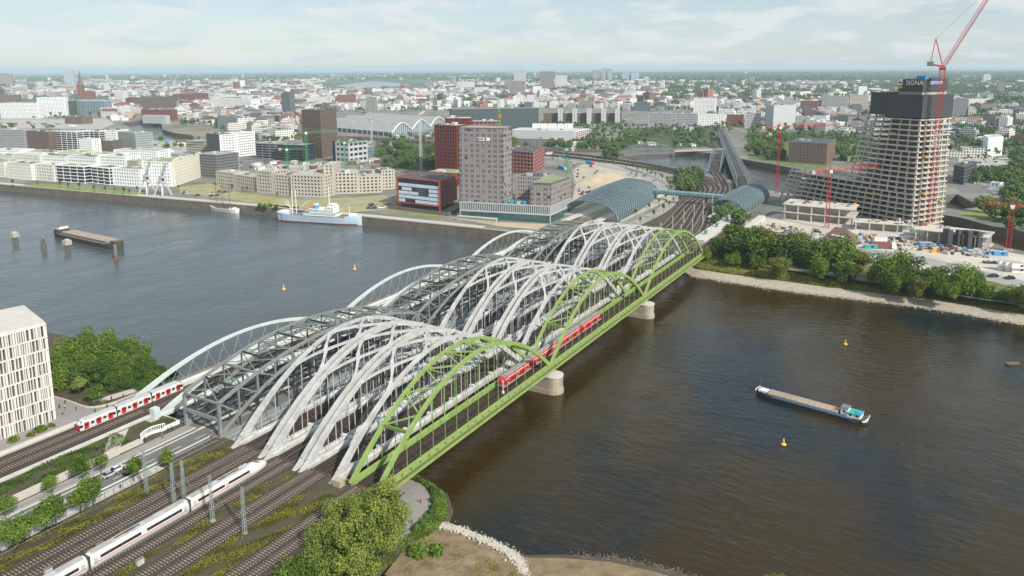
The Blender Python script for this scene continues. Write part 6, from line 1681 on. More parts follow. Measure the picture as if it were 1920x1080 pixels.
# brown-roofed villa
f_ = foot4(1545, 463, 1592, 473, (1604, 460)); P_ = [Vector(p) for p in f_]; c_ = sum(P_, Vector((0, 0))) / 4
vh = thing('brown_roofed_villa', 'brick villa with a brown hipped roof among the riverside trees', 'house', (c_.x, c_.y, CITYZ))
MB().prism(f_, CITYZ, CITYZ + 6.2).build('wall', 'brick_red', vh)
po = inset(f_, -1.0); r0, r1 = (po[0] + po[3]) / 2, (po[1] + po[2]) / 2; ra, rb = r0.lerp(r1, .3), r0.lerp(r1, .7)
vs = [(p.x, p.y, CITYZ + 6.1) for p in po] + [(ra.x, ra.y, CITYZ + 12.5), (rb.x, rb.y, CITYZ + 12.5)]
rf = MB().add(vs, [(0, 1, 5, 4), (2, 3, 4, 5), (1, 2, 5), (3, 0, 4), (3, 2, 1, 0)]).build('roof', 'roof_tile', vh)
for k in range(4):
    p = P_[0].lerp(P_[1], .25 + .16 * k) * .82 + c_ * .18; MB().box(p.x, p.y, CITYZ + 8.0, 1.2, 1.4, 1.1).build('dormer', 'white_paint', rf)
for k in range(6):
    p = P_[0].lerp(P_[1], .1 + .16 * k); MB().box(p.x, p.y, CITYZ + 2.2, 1.1, 1.1, 1.8).build('window', 'glass_dark', vh)

# ------------------------------------------------------------------ cranes
def lattice(b, p, q, w, n, t=.22, tri=False):
    p, q = Vector(p), Vector(q); d = (q - p).normalized(); u = Vector((0, 0, 1)) if abs(d.z) < .9 else Vector((1, 0, 0))
    a = d.cross(u).normalized() * w / 2; c = a.cross(d).normalized() * w / 2
    cs = [(-a - c), (a - c), (a + c), (-a + c)] if not tri else [(-a - c), (a - c), c * 1.2]
    for k in cs: b.beam(p + k, q + k, t)
    m = len(cs)
    for i in range(n):
        s0, s1 = p.lerp(q, i / n), p.lerp(q, (i + 1) / n)
        for j in range(m): b.beam(s0 + cs[j], s1 + cs[(j + 1) % m], t * .65)
def crane(label, bx, by, ytop, m, jib_to, z0=CITYZ, w=1.9, clen=14, cabm='white_paint', group='tower cranes', flat_y=None):
    """base pixel, mast top row, jib tip pixel (same height)"""
    p = at(bx, by, z0); h = hgt(bx, by, ytop, z0); zt = z0 + h
    t = thing('tower_crane', label, 'crane', p, group)
    b = MB(); lattice(b, (p.x, p.y, z0), (p.x, p.y, zt), w, max(6, int(h / 2.4))); b.build('mast', m, t)
    MB().box(p.x, p.y, z0, 5, 5, .9).build('base', 'concrete', t)
    q = at(*jib_to, zt) if jib_to[1] > 132 else None
    d = (Vector((q.x, q.y, 0)) - Vector((p.x, p.y, 0))) if q else Vector((*jib_to[2], 0))
    ln = min(d.length, 62); d.normalize()
    tip = p + d * ln
    b = MB(); lattice(b, (p.x, p.y, zt + 1), (tip.x, tip.y, zt + 1.4), 1.5, int(ln / 2.2), .2, True); b.build('jib', m, t)
    e = p - d * clen
    b = MB(); lattice(b, (p.x, p.y, zt + 1), (e.x, e.y, zt + 1), 1.4, 5, .2); b.build('counter_jib', m, t)
    MB().box(e.x, e.y, zt - .6, 3.2, 2.4, 2.6, math.atan2(d.y, d.x)).build('counterweight', 'concrete', t)
    MB().box(p.x, p.y, zt - 1.0, 2.4, 2.4, 2.2, math.atan2(d.y, d.x)).build('cab', cabm, t)
    b = MB(); b.beam((p.x, p.y, zt + 1), (p.x, p.y, zt + 5.5), .5)
    b.beam((p.x, p.y, zt + 5.4), tuple((p + d * ln * .7).xy) + (zt + 2.2,), .1); b.beam((p.x, p.y, zt + 5.4), (e.x, e.y, zt + 1.6), .1); b.build('apex_and_ties', m, t)
    h2 = p + d * ln * .6; MB().beam((h2.x, h2.y, zt + .4), (h2.x, h2.y, zt - h * .25), .1).build('hook_rope', 'dark_grey', t)
    return t
crane('red tower crane in front of the bare concrete tower with a slanting jib', 1550, 427, 322, 'crane_red', (1654, 313), clen=18, w=2.4)
crane('slim red tower crane by the canal left of the bare tower', 1456, 366, 240, 'crane_red', (1588, 236), clen=18)
crane('red tower crane at the right picture edge near the containers', 1890, 470, 388, 'crane_red', (1842, 384), clen=14, w=2.4)
crane('green tower crane over the beige shell blocks, left of the middle', 577, 328, 250, 'crane_green', (634, 247), clen=12)
crane('shorter green tower crane left of the brown tower', 540, 322, 281, 'crane_green', (574, 281), clen=8)
crane('green tower crane right of the brown tower', 648, 324, 268, 'crane_green', (700, 272), clen=10)
crane('pale crane mast behind the shell blocks right of the middle', 674, 350, 312, 'crane_green', (640, 300), clen=8)
crane('green tower crane beside the scaffolded wing', 1061, 402, 281, 'crane_green', (1036, 278), clen=6, w=2.0)
crane('orange tower crane over the grey shell block', 401, 292, 250, 'crane_yellow', (315, 249), clen=10)
crane('white tower crane with a red top near the market hall', 790, 322, 216, 'crane_white', (796, 210), clen=6, cabm='crane_red', w=2.2)
crane('white tower crane by the market side wall', 697, 266, 226, 'crane_white', (732, 234), clen=10)
# little green crane head on the scaffolded tower
p = A + d1 * 28 + d2 * 12; ztw = CITYZ + zt_ + ht
t = thing('tower_crane', 'green crane head rising above the scaffolded tower', 'crane', (p.x, p.y, ztw), 'tower cranes')
b = MB(); lattice(b, (p.x, p.y, ztw), (p.x, p.y, ztw + 12), 1.8, 6); b.build('mast', 'crane_green', t); MB().box(p.x, p.y, ztw + 7, 2.2, 2.2, 3).build('cab', 'cloth_orange', t); b = MB(); lattice(b, (p.x, p.y, ztw + 11), (p.x + 8, p.y + 5, ztw + 24), 1.2, 6); b.build('jib', 'crane_green', t)
# luffing crane at the tower
p = at(1742, 428); h = hgt(1742, 428, 132); zt = CITYZ + h
t = thing('luffing_crane', 'tall red luffing crane beside the bare tower, its jib pointing up out of the picture', 'crane', p, 'tower cranes')
b = MB(); lattice(b, (p.x, p.y, CITYZ), (p.x, p.y, zt), 3.2, 44, .36); b.build('mast', 'crane_red', t)
b = MB(); lattice(b, (p.x, p.y, CITYZ + h * .52), (p.x, p.y, CITYZ + h * .62), 3.8, 6, .4); b.build('climbing_cage', 'white_paint', t)
r3 = Vector((r_[0], r_[1], 0))
MB().box(p.x, p.y, zt, 4.2, 4.2, 2.2).build('slewing_ring', 'crane_red', t)
e = p - r3 * 9; MB().beam((p.x, p.y, zt + 2.8), (e.x, e.y, zt + 4.2), 3.0, 1.0).build('counter_deck', 'crane_red', t)
MB().box(e.x, e.y, zt + 3.0, 3.6, 4.0, 3.2).build('counterweight', 'mid_grey', t)
b = MB(); lattice(b, (p.x, p.y, zt + 2.5), tuple((p + r3 * 34).xy) + (zt + 62,), 2.0, 30, .24, True); b.build('jib', 'crane_red', t)
ap = p - r3 * 6.5
b = MB(); b.beam((p.x, p.y, zt + 2.5), (ap.x, ap.y, zt + 22), .5); b.beam((e.x, e.y, zt + 4.5), (ap.x, ap.y, zt + 22), .4); b.build('a_frame', 'crane_red', t)
b = MB(); b.beam((ap.x, ap.y, zt + 22), tuple((p + r3 * 33).xy) + (zt + 61,), .16); b.build('pendant_line', 'mid_grey', t)
# harbour portal cranes on the quay
for i, (x, y) in enumerate(((277, 363), (306, 366))):
    p = at(x, y); t = thing('harbour_crane', ('left', 'right')[i] + ' one of two old grey harbour cranes on the quay', 'crane', p, 'old harbour cranes')
    for sx in (-1, 1):
        for sy in (-1, 1): MB().beam((p.x + sx * 5.0, p.y + sy * 6.0, CITYZ), (p.x + sx * 1.7, p.y + sy * 2.0, CITYZ + 12.5), 1.2).build('portal_leg', 'light_grey', t)
    MB().box(p.x, p.y, CITYZ + 12, 6, 7, 1.6).build('portal_deck', 'light_grey', t); MB().box(p.x, p.y, CITYZ + 13.6, 4.2, 5.5, 4.5).build('machine_house', 'light_grey', t)
    MB().box(p.x - 1, p.y - 2, CITYZ + 14, 2, 2.2, 2.6).build('driver_cab', 'glass_dark', t)
    b = MB(); lattice(b, (p.x, p.y, CITYZ + 17), (p.x - 4, p.y - 13, CITYZ + 32), 1.5, 9, .25); b.build('jib', 'light_grey', t)
    b = MB(); lattice(b, (p.x, p.y, CITYZ + 18), (p.x + 2, p.y + 2.5, CITYZ + 26), 1.6, 5, .25); b.build('tower_frame', 'light_grey', t)

# ------------------------------------------------------------------ roads, rails and open ground of the far bank
def pxpath(pts, z, n=6): return [Vector((p.x, p.y, 0)) for p in curve([at(a, b_, z) for a, b_ in pts], n)]
def track_set(label, path, offs, z, bedw):
    root = tag(thing('railway_track', label, 'track', (path[0].x, path[0].y, z)), kind='structure')
    strip('ballast_bed', path, -bedw / 2, bedw / 2, z - ORG[root.name][2] + ORG[root.name][2], 'ballast') if False else None
    a, b2 = ribbon(path, -bedw / 2, bedw / 2); bb = MB(); n = len(a)
    bb.add([(p.x, p.y, z) for p in a] + [(p.x, p.y, z) for p in b2], [(i, i + 1, n + i + 1, n + i) for i in range(n - 1)]); bb.build('ballast_bed', 'far_ballast', root)
    for o_ in offs:
        L0, L1 = ribbon(path, o_ - 1.5, o_ + 1.5); q = MB()
        q.add([(p.x, p.y, z + .06) for p in L0] + [(p.x, p.y, z + .06) for p in L1], [(i, i + 1, n + i + 1, n + i) for i in range(n - 1)]); q.build('sleeper_band', 'track_bed', root)
        for s in (-.75, .75):
            L0, L1 = ribbon(path, o_ + s - .12, o_ + s + .12)
            q = MB(); q.sweep([((u.x + v.x) / 2, (u.y + v.y) / 2, z + .2) for u, v in zip(L0, L1)], .24, .2); q.build('rail', 'rail_steel', root)
    return root
mat('far_ballast', (122, 108, 98), .95, .2, .3)
straight = lambda y, x1=430: [Vector((305 + k * (x1 - 305) / 8, y, 0)) for k in range(9)]
def fan(y, pts): return curve([(307, y, 0), (345, y, 0), (385, y, 0)] + [tuple(at(a, b_, 8)[:2]) + (0,) for a, b_ in pts], 6)
struct(flat('rail_yard_ground', [(306, 1), (306, 60), (400, 74), (520, 86), (590, 100), (660, 130), (705, 182), (722, 178), (690, 122), (650, 86), (600, 45), (460, 5), (360, -4)], 7.03, 'soil'))
track_set('pair of tracks from the last white bridge bending left past the avenue', fan(49.3, ((1290, 383), (1322, 358), (1312, 342), (1280, 328), (1225, 315), (1150, 304), (1060, 293), (960, 284))), (-2.1, 2.1), 8.0, 10)
track_set('pair of tracks from the middle white bridge bending left', fan(35.0, ((1318, 378), (1342, 357), (1334, 342), (1302, 327), (1245, 313), (1165, 300), (1080, 289), (960, 278))), (-2.1, 2.1), 8.02, 10)
track_set('pair of tracks from the first white bridge towards the small arch bridge', fan(20.7, ((1340, 384), (1360, 356), (1352, 335), (1342, 319), (1347, 297), (1350, 282), (1320, 270), (1260, 264))), (-2.1, 2.1), 8.04, 10)
track_set('pair of tracks from the green bridge through the commuter station to the long truss bridge', fan(4.7, ((1383, 405), (1403, 375), (1399, 352), (1384, 310), (1366, 275), (1352, 248), (1338, 236), (1300, 228))), (-2.1, 2.1), 8.5, 10)
sp = struct(MB().box(400, 14.5, 6.8, 110, 9.0, 3.2).build('station_platform', 'pale_concrete')); sp2 = struct(MB().box(395, -4.6, 6.5, 112, 5.0, 3.6).build('station_platform', 'pale_concrete'))
for x in range(350, 450, 14):
    p = Vector((x, 14.5, 10)); t = thing('platform_shelter', 'small glass shelter on the open commuter platform', 'shelter', p, 'shelters on the open platform')
    if x % 28 == 0: MB().box(x, 14.5, 10, 3, 1.6, 2.3).build('glazing', 'glass_vault', t); MB().box(x, 14.5, 12.3, 4, 2.4, .2).build('roof', 'mid_grey', t)
    else: MB().tube([(x, 14.5, 10), (x, 14.5, 15)], .12).build('lamp_post', 'light_grey', t); MB().box(x, 14.5, 15, 1.6, .3, .15).build('lamp_head', 'light_grey', t); t['label'] = 'slim lamp post on the open commuter platform'; t['group'] = 'lamp posts on the open platform'; t['category'] = 'lamp post'; t.name = 'platform_lamp'
for k in range(14):
    x = 325 + (k // 2) * 26; y = (28.0, 42.5)[k % 2]
    t = thing('catenary_mast', 'slim concrete catenary mast between the tracks beyond the bridges', 'mast', (x, y, 8), 'catenary masts beyond the bridges')
    MB().box(x, y, 7, .42, .42, 11).build('pole', 'pale_concrete', t); b = MB(); b.beam((x, y, 15), (x, y - 4, 14.4), .12); b.beam((x, y, 15), (x, y + 4, 14.4), .12); b.build('cross_arm', 'mid_grey', t)
scrub('rail_verge_growth', [(308, 470, 26.5, 29.5), (308, 470, 40.5, 44), (308, 400, 55, 62), (420, 520, 44, 60)], 1.6, 1.1, LEAF_SHRUB, 'yellow-green growth between the tracks beyond the bridges', .6, 7.1, .12, -.3)
# avenue with two carriageways
av1 = pxpath([(1120, 425), (1200, 395), (1240, 368), (1236, 346), (1200, 328), (1140, 313), (1080, 302), (1000, 293), (950, 290)], 7.1)
av2 = pxpath([(1180, 425), (1240, 395), (1264, 370), (1258, 346), (1220, 325), (1165, 310), (1110, 300), (1040, 291), (950, 284)], 7.1)
for nm_, pa in (('avenue', av1), ('avenue', av2)): struct(strip(nm_, pa, -5, 5, 7.1, 'far_road')); 
for i, p in enumerate(av2[2:-2:2]):
    put_tree(SLIM[0], p.x - 7, p.y - 4, 7, random.uniform(.8, 1.3), 'slim young avenue tree ' + near(p.x, p.y), 'young_tree', 'young trees along the avenue')
for i, p in enumerate(av1[2:-2:2]):
    put_tree(SLIM[0], p.x + 6, p.y - 6, 7, random.uniform(.8, 1.3), 'slim young avenue tree ' + near(p.x, p.y), 'young_tree', 'young trees along the avenue')
mat('sandy_lot', (180, 172, 154), .95, .12, .05)
struct(flat('sandy_parking_lot', [p for p in px([(1068, 392), (1080, 345), (1072, 320), (1100, 303), (1150, 308), (1205, 330), (1226, 348), (1180, 366), (1110, 388)])], 7.04, 'sandy_lot'))
def mound(name, cx_, cy_, rx_, ry_, h_2, m, label):
    b = MB(); vs = []; n, r = 18, 6
    for j in range(r + 1):
        for i in range(n):
            a = 2 * PI * i / n; q = 1 - j / r; w_ = 1 + .2 * math.sin(3 * a + cx_)
            vs.append((cx_ + rx_ * q * w_ * math.cos(a), cy_ + ry_ * q * w_ * math.sin(a), 7 + h_2 * (1 - q ** 1.6) * (1 + .25 * random.random()) - .1))
    b.add(vs, [(j * n + i, j * n + (i + 1) % n, (j + 1) * n + (i + 1) % n, (j + 1) * n + i) for j in range(r) for i in range(n)] + [tuple(r * n + i for i in range(n))])
    return tag(b.build(name, m, smooth=True), label, 'sand heap')
p = at(1135, 338); mound('sand_heap', p.x, p.y, 40, 24, 7, 'sand', 'large pale sand heap in the middle of the parking lot')
cols = ['silver', 'black', 'white', 'red', 'blue', 'grey', 'white', 'silver', 'black']
for i in range(60):
    if i < 20: x, y = 1076 + random.random() * 45, 306 + random.random() * 38
    elif i < 48: x, y = 1085 + random.random() * 95, 352 + random.random() * 20
    else: x, y = 1165 + random.random() * 30, 325 + random.random() * 18
    p = at(x, y, 7.05); c_ = random.choice(cols)
    car(p, random.choice((.3, 1.87, .35)) + random.uniform(-.1, .1), c_, c_ + ' car parked on the sandy lot, ' + near(p.x, p.y), 'cars on the sandy parking lot', False, 1.15)
for i in range(14):
    t_ = random.choice((av1, av2)); p = random.choice(t_[3:-3]); c_ = random.choice(cols); car((p.x + random.uniform(-3, 3), p.y, 7.12), 1.2, c_, c_ + ' car on the avenue ' + near(p.x, p.y), 'cars on the avenue', False, 1.1)
for i in range(70):
    p = at(740 + random.random() * 95, 250 + random.random() * 12, 7.05); c_ = random.choice(('white', 'white', 'silver', 'red', 'grey')); car(p, random.random() * 3, c_, c_ + ' van on the market yard ' + near(p.x, p.y), 'vans at the market hall', False, 1.9)
for q0, m_ in (((1105, 308), 'bright_blue'), ((1053, 318), 'bright_blue')):
    p = at(*q0); t = thing('truck', 'blue truck ' + ('with a red cab by the parking lot' if q0[0] > 1100 else 'near the scaffolded wing'), 'truck', p); MB().box(p.x, p.y, 8, 12, 3, 3.2, 1.0).build('box_body', m_, t); MB().box(p.x - 3.6, p.y - 5.9, 7.6, 2.6, 2.8, 2.8, 1.0).build('cab', 'train_red' if q0[0] > 1100 else 'white_paint', t)
# promenade and grass along the quay
off = lambda pts, d: [Vector((x + d, y, 0)) for x, y in pts]
struct(strip('quay_promenade', off(QUAY[:5], 4), -4.2, 4.0, 7.05, 'pale_paving'))
struct(strip('quay_meadow', [Vector((276, 700, 0)), Vector((291, 560, 0)), Vector((296, 540, 0))], -9, 7, 7.06, 'grass'))
struct(flat('sandy_site', px([(330, 352), (400, 342), (420, 356), (560, 376), (720, 366), (745, 384), (740, 392), (660, 398), (540, 390), (420, 372), (340, 362)]), 7.05, 'sand_site'))  if mat('sand_site', (176, 164, 128), .95, .2, .06, rgb2=(140, 142, 84)) else None
struct(strip('quay_access_road', pxpath([(560, 392), (620, 388), (680, 378), (730, 372)], 7), -4, 4, 7.1, 'far_road'))
struct(flat('riverside_sand', px([(845, 408), (935, 424), (1020, 432), (1060, 418), (1030, 420), (930, 416), (860, 408)]), 7.06, 'sand'))
struct(flat('quay_lawn', px([(742, 397), (830, 404), (826, 409), (730, 400)]), 7.07, 'grass'))
mat('site_ground', (198, 190, 176), .95, .14, .06)
struct(flat('construction_site_ground', px([(1330, 445), (1390, 418), (1460, 400), (1600, 425), (1705, 440), (1850, 466), (1990, 490), (1990, 560), (1920, 545), (1800, 520), (1690, 500), (1600, 480), (1500, 462), (1440, 452)]), 7.03, 'site_ground'))
struct(strip('site_road', pxpath([(1600, 470), (1700, 482), (1800, 505), (1920, 535), (2000, 552)], 7.1), -8, 9, 7.07, 'far_road'))
struct(strip('east_road', pxpath([(1790, 330), (1850, 345), (1900, 385), (1960, 430)], 7.1), -6, 6, 7.06, 'far_road'))
struct(flat('canal_meadow', px([(1790, 400), (1835, 392), (1840, 372), (1880, 362), (1930, 372), (1950, 425), (1870, 415)]), 7.05, 'grass'))
for i in range(46):
    p = at(1800 + random.random() * 110, 290 + random.random() * 55, 7.05); c_ = random.choice(cols); car(p, random.random() * 3, c_, c_ + ' car parked ' + near(p.x, p.y), 'cars parked at the right edge', False, 1.15)
for x, y, lb in ((1862, 519, 'left'), (1893, 523, 'right')): car(at(x, y, 7.1), 2.2, 'black', lb + ' one of two black cars near the right edge', 'black cars by the site road', True, 1.3)
# site: truck, containers, material
p = at(1650, 466); t = thing('truck', 'truck with a dark red container on the tower site', 'truck', p); MB().box(p.x, p.y, 8.2, 3.0, 12, 3.2, .35).build('container', 'brick_red', t); MB().box(p.x + 2.6, p.y - 7.6, 7.6, 2.8, 2.6, 3.0, .35).build('cab', 'white_paint', t)
def container(x, y, m, lb, sx=2.6, sy=8.0, sz=2.8, z=CITYZ, a=.35):
    p = at(x, y, z); t = thing('site_container', lb, 'container', p, 'containers on the tower site'); MB().box(p.x, p.y, z, sx, sy, sz, a).build('body', m, t); MB().box(p.x, p.y, z + sz, sx + .1, sy + .1, .1, a).build('lid', 'light_grey', t)
    for k in range(2): MB().box(p.x - sx / 2 * math.cos(a) - .03, p.y - 1.6 + 3.2 * k, z + 1.2, .1, 1.3, 1.0, a).build('window', 'glass_dark', t)
container(1650, 459, 'white_paint', 'white site container above the dark red truck', sz=5.6); container(1632, 466, 'teal_paint', 'teal site container left of the dark red truck')
for k in range(3):
    container(1886 + k * 12, 506 + k * 2.2, 'white_paint', ('lower left', 'lower middle', 'lower right')[k] + ' white office container at the right edge'); container(1886 + k * 12, 506 - 8 + k * 2.2, 'white_paint', ('upper left', 'upper middle', 'upper right')[k] + ' white office container at the right edge', z=CITYZ + 2.95)
container(1875, 479, 'bright_blue', 'blue site container by the right red crane'); container(1735, 462, 'bright_blue', 'blue site container before the podium shell'); container(1858, 494, 'dark_grey', 'dark grey skip beside the site road', sz=1.6)
b = {m: MB() for m in ('concrete', 'timber', 'light_grey', 'brick_red', 'crane_yellow', 'dark_grey', 'bright_blue')}
for k in range(420):
    if k < 260: x = 1610 + random.random() * 250; y = 446 + (x - 1610) * .10 + random.uniform(-6, 14)
    else: x = 1395 + random.random() * 200; y = 425 + (x - 1395) * .13 + random.uniform(-10, 12)
    p = at(x, y); random.choice([b['concrete']] * 4 + [b['timber']] * 3 + [b['light_grey']] * 4 + [b['brick_red'], b['crane_yellow'], b['dark_grey'], b['dark_grey'], b['bright_blue']]).box(p.x, p.y, CITYZ, random.uniform(.6, 5), random.uniform(.5, 2.2), random.uniform(.3, 2.0), random.random() * 3)
for m_, bb in b.items(): tag(bb.build('building_material', m_), m_.replace('_', ' ') + ' coloured building material strewn over the tower site', 'building material', kind='stuff')
# steel bridges over the canal
def truss_bridge(label, p, q, w, hfun, n, m, deck='ballast', z=8.2, name='canal_bridge', t=.7):
    root = thing(name, label, 'bridge', (p.x, p.y, z)); d = (q - p).normalized(); s = Vector((-d.y, d.x, 0)); L2 = (q - p).length
    MB().beam((p.x, p.y, z - .6), (q.x, q.y, z - .6), w + 1, 1.4).build('deck', deck, root)
    for sg in (-1, 1):
        o_ = s * (sg * w / 2); pt = lambda k, top: (lambda u: (p.x + d.x * L2 * u + o_.x, p.y + d.y * L2 * u + o_.y, z + (hfun(u) if top else 0)))(k / n)
        MB().sweep([pt(k, True) for k in range(n + 1)], t, t).build('top_chord', m, root); MB().sweep([pt(k, False) for k in range(n + 1)], t, t * 1.3).build('bottom_chord', m, root)
        for k in range(n):
            MB().beam(pt(k, k % 2), pt(k + 1, (k + 1) % 2), t * .6).build('diagonal', m, root)
            if k % 2: MB().beam(pt(k, False), pt(k, True), t * .5).build('post', m, root)
    for k in range(1, n):
        u = k / n
        if hfun(u) > 6: c = p + d * L2 * u; a, e = c + s * (w / 2), c - s * (w / 2); MB().beam((a.x, a.y, z + hfun(u)), (e.x, e.y, z + hfun(u)), t * .6).build('top_strut', m, root)
    return root
mat('blue_steel', (120, 133, 138), .5, .12, .3)
truss_bridge('long grey steel truss railway bridge running away beyond the commuter station', at(1394, 352, 9), at(1352, 252, 9), 12, lambda u: 9.5, 34, 'blue_steel', z=9.4, t=.65)
truss_bridge('blue grey bow truss bridge over the canal on the left', at(1166, 290, 9), at(1262, 286, 9), 8, lambda u: 2 + 11 * (1 - (2 * u - 1) ** 2) ** .6, 14, 'blue_steel', 'asphalt', z=9.5, t=.65)
truss_bridge('small bow arch bridge over the canal beside the long truss bridge', at(1338, 322, 9), at(1350, 287, 9), 13, lambda u: .5 + 13 * (1 - (2 * u - 1) ** 2), 10, 'blue_steel', z=8.4, t=.6)
struct(strip('viaduct_wall', pxpath([(960, 280), (1060, 284), (1160, 287)], 7), -2, 2, 11.5, 'quay_stone', 4.5))
a = at(1262, 286); e = at(1360, 282); struct(MB().beam((a.x, a.y, 8.8), (e.x, e.y, 8.8), 8, 1.6).build('canal_road_bridge', 'concrete'))
for x in (1262, 1301): p = at(x, 290, 0); t = thing('canal_pier', ('dark brick', 'round pale')[x > 1270] + ' pier in the canal under the road bridge', 'pier', (p.x, p.y, 0)); MB().lathe([(4, -1), (3.6, 8)], p, 12).build('shaft', 'quay_stone' if x < 1270 else 'concrete', t)

# ------------------------------------------------------------------ trees of the far bank
def bank_tree(px_, py_, ytop, kind, lb, wide=1.0):
    py_ -= 7; p = at(px_, py_, 6.0); h = hgt(px_, py_, ytop, 6.0); s = h / 15.0
    put_tree(kind, p.x, p.y, 5.4, s * wide * 1.08, lb, 'broadleaf_tree', 'trees on the right river bank', sz=s)
BT = [(1350, 492, 440, 0, 1.0, 'dark round tree beside the far end of the green bridge'), (1398, 496, 414, 0, 1.25, 'large dark tree in front of the commuter platform'), (1440, 500, 428, 2, 1.1, 'dark tree left of the tall bright one'), (1478, 505, 434, 0, 1.1, 'dark tree merging into the tall bright one'),
      (1555, 516, 440, 1, 1.3, 'tall bright green tree in front of the villa'), (1520, 510, 446, 0, 1.0, 'dense tree left of the villa'), (1612, 518, 466, 2, .9, 'smaller dark tree right of the villa'), (1655, 545, 470, 3, 1.05, 'pale bushy tree on the left of the broad pair'), (1690, 540, 466, 3, 1.1, 'pale broad tree on the right of the pair'),
      (1680, 552, 512, 1, 1.1, 'low rounded tree in front of the pale pair'), (1750, 555, 492, 0, 1.0, 'dark oval tree standing alone on the bank'), (1802, 560, 490, 3, 1.1, 'airy tree right of the dark oval one'), (1845, 568, 528, 3, 1.2, 'low spreading bush tree near the right edge'), (1880, 572, 538, 1, 1.1, 'round bush tree second from the right edge'), (1912, 582, 534, 2, 1.0, 'dark bush tree at the right edge'),
      (1325, 495, 462, 1, .9, 'small tree at the foot of the green bridge'), (1375, 505, 470, 1, 1.0, 'bright low tree below the large dark tree'), (1420, 510, 474, 1, .9, 'bright bush tree near the beach'), (1640, 535, 500, 1, 1.0, 'small tree at the waterside path')]
BT += [(1365, 478, 432, 2, 1.0, 'dark tree behind the first bank trees, by the platform wall'), (1425, 480, 420, 0, 1.1, 'dark tree at the back of the grove left of the villa'), (1495, 490, 430, 2, 1.1, 'dark tree at the back of the grove near the villa'), (1590, 500, 455, 0, .9, 'dark tree tucked beside the villa'), (1535, 528, 480, 1, 1.0, 'bright round tree low in front of the grove'),
       (1460, 522, 478, 2, 1.0, 'dark round tree low in front of the grove'), (1585, 535, 486, 0, 1.0, 'dark tree by the waterside path below the villa'), (1720, 560, 515, 2, .9, 'small dark tree left of the lone oval tree'), (1775, 568, 525, 1, 1.1, 'bright bushy tree right below the lone oval tree'), (1825, 545, 500, 0, .9, 'dark tree behind the airy one'), (1935, 578, 525, 0, 1.1, 'dark tree cut by the right picture edge')]
for x, y, yt, k, wd, lb in BT: bank_tree(x, y, yt, (BIG + PALE)[k], lb, wd)
for i in range(46):
    t_ = i / 45; x = 1300 + 640 * t_; y = 500 + (x - 1300) * .138 + random.uniform(-16, -4); p = at(x, y, 4)
    put_tree(BUSH[i % 3], p.x + 3, p.y, 3.8, random.uniform(1.1, 2.1), ('bright', 'olive', 'dark')[i % 3] + ' beach shrub ' + near(p.x, p.y), 'bank_shrub', 'shrubs above the gravel beach', 'shrub')
P = []
for i in range(len(G0) - 2):
    n = 1500; t_ = rng.random(n)[:, None]; a, c_ = np.array(G0[i]), np.array(G0[i + 1]); q = a + (c_ - a) * t_; u = rng.random(n) ** 1.4 * 13; q[:, 0] += u + .6; q[:, 2] = 2.3 + u * .36 + rng.random(n) * .8; P.append(q)
P = np.concatenate(P); nn = rng.normal(size=P.shape) * .6 + np.array([0, 0, .8]); nn /= np.linalg.norm(nn, axis=1, keepdims=True)
o = bpy.data.objects.new('bank_grass', leaf_cloud(P, nn, 1.0, np.clip(rng.normal(.55, .2, len(P)), 0, 1), LEAF_SHRUB, 'bank_grass')); col.objects.link(o); tag(o, 'tall grass and weeds above the gravel beach', 'grass', kind='stuff')
for i, (x, y) in enumerate(((25, 349), (70, 350), (113, 352), (128, 354), (150, 357), (178, 361), (198, 362), (215, 363), (232, 365), (243, 366), (258, 360), (455, 362), (463, 360), (435, 360), (520, 372), (335, 358))):
    p = at(x, y); put_tree(SLIM[0], p.x, p.y, 7, random.uniform(.8, 1.4), 'young tree on the quay ' + near(p.x, p.y), 'young_tree', 'young trees along the quay')
for x, y in ((488, 388), (498, 389), (508, 388), (517, 390)): p = at(x, y); put_tree(BUSH[0], p.x, p.y, 7, 2.2, 'round bush on the quay edge behind the pale blue ship', 'bush', 'bushes on the quay', 'bush')

# dark railway wall behind the market yard, sheds, yards and lots that fill the waterfront
struct(strip('railway_wall', pxpath([(330, 268), (480, 262), (620, 260), (720, 264), (830, 272), (960, 281)], 7), -4, 4, 12.0, 'quay_stone', 5))
mat('dark_lot', (118, 116, 112), .95, .15, .05); mat('pale_lot', (176, 172, 164), .95, .12, .05); mat('wood_floor', (74, 88, 52), .95, .2, .05)
LOTS = [('dark_lot', [(640, 262), (740, 254), (830, 244), (835, 262), (720, 262)]), ('pale_lot', [(480, 304), (560, 310), (640, 316), (735, 318), (740, 350), (600, 340), (480, 318)]), ('dark_lot', [(405, 300), (480, 300), (480, 316), (400, 318)]), ('wood_floor', [(705, 264), (830, 272), (825, 322), (720, 318), (700, 290)]),
        ('pale_lot', [(1035, 262), (1110, 262), (1170, 268), (1160, 280), (1035, 276)]), ('wood_floor', [(1170, 240), (1340, 238), (1350, 275), (1260, 279), (1165, 276)]), ('wood_floor', [(1400, 248), (1640, 244), (1640, 268), (1480, 264), (1405, 290)]), ('dark_lot', [(1420, 290), (1475, 300), (1475, 310), (1410, 298)]), ('pale_lot', [(1795, 285), (1920, 300), (1920, 330), (1800, 318)]),
        ('wood_floor', [(1795, 235), (1990, 235), (1990, 282), (1795, 270)]), ('dark_lot', [(1790, 345), (1850, 352), (1862, 362), (1800, 362)]), ('dark_lot', [(0, 284), (215, 290), (300, 300), (300, 306), (0, 304)]), ('pale_lot', [(265, 262), (350, 268), (350, 290), (265, 284)]), ('dark_lot', [(955, 276), (1035, 278), (1100, 292), (1060, 300), (955, 295)]),
        ('pale_lot', [(0, 224), (200, 222), (215, 232), (190, 242), (0, 240)]), ('wood_floor', [(1270, 328), (1300, 330), (1316, 372), (1280, 380)])]
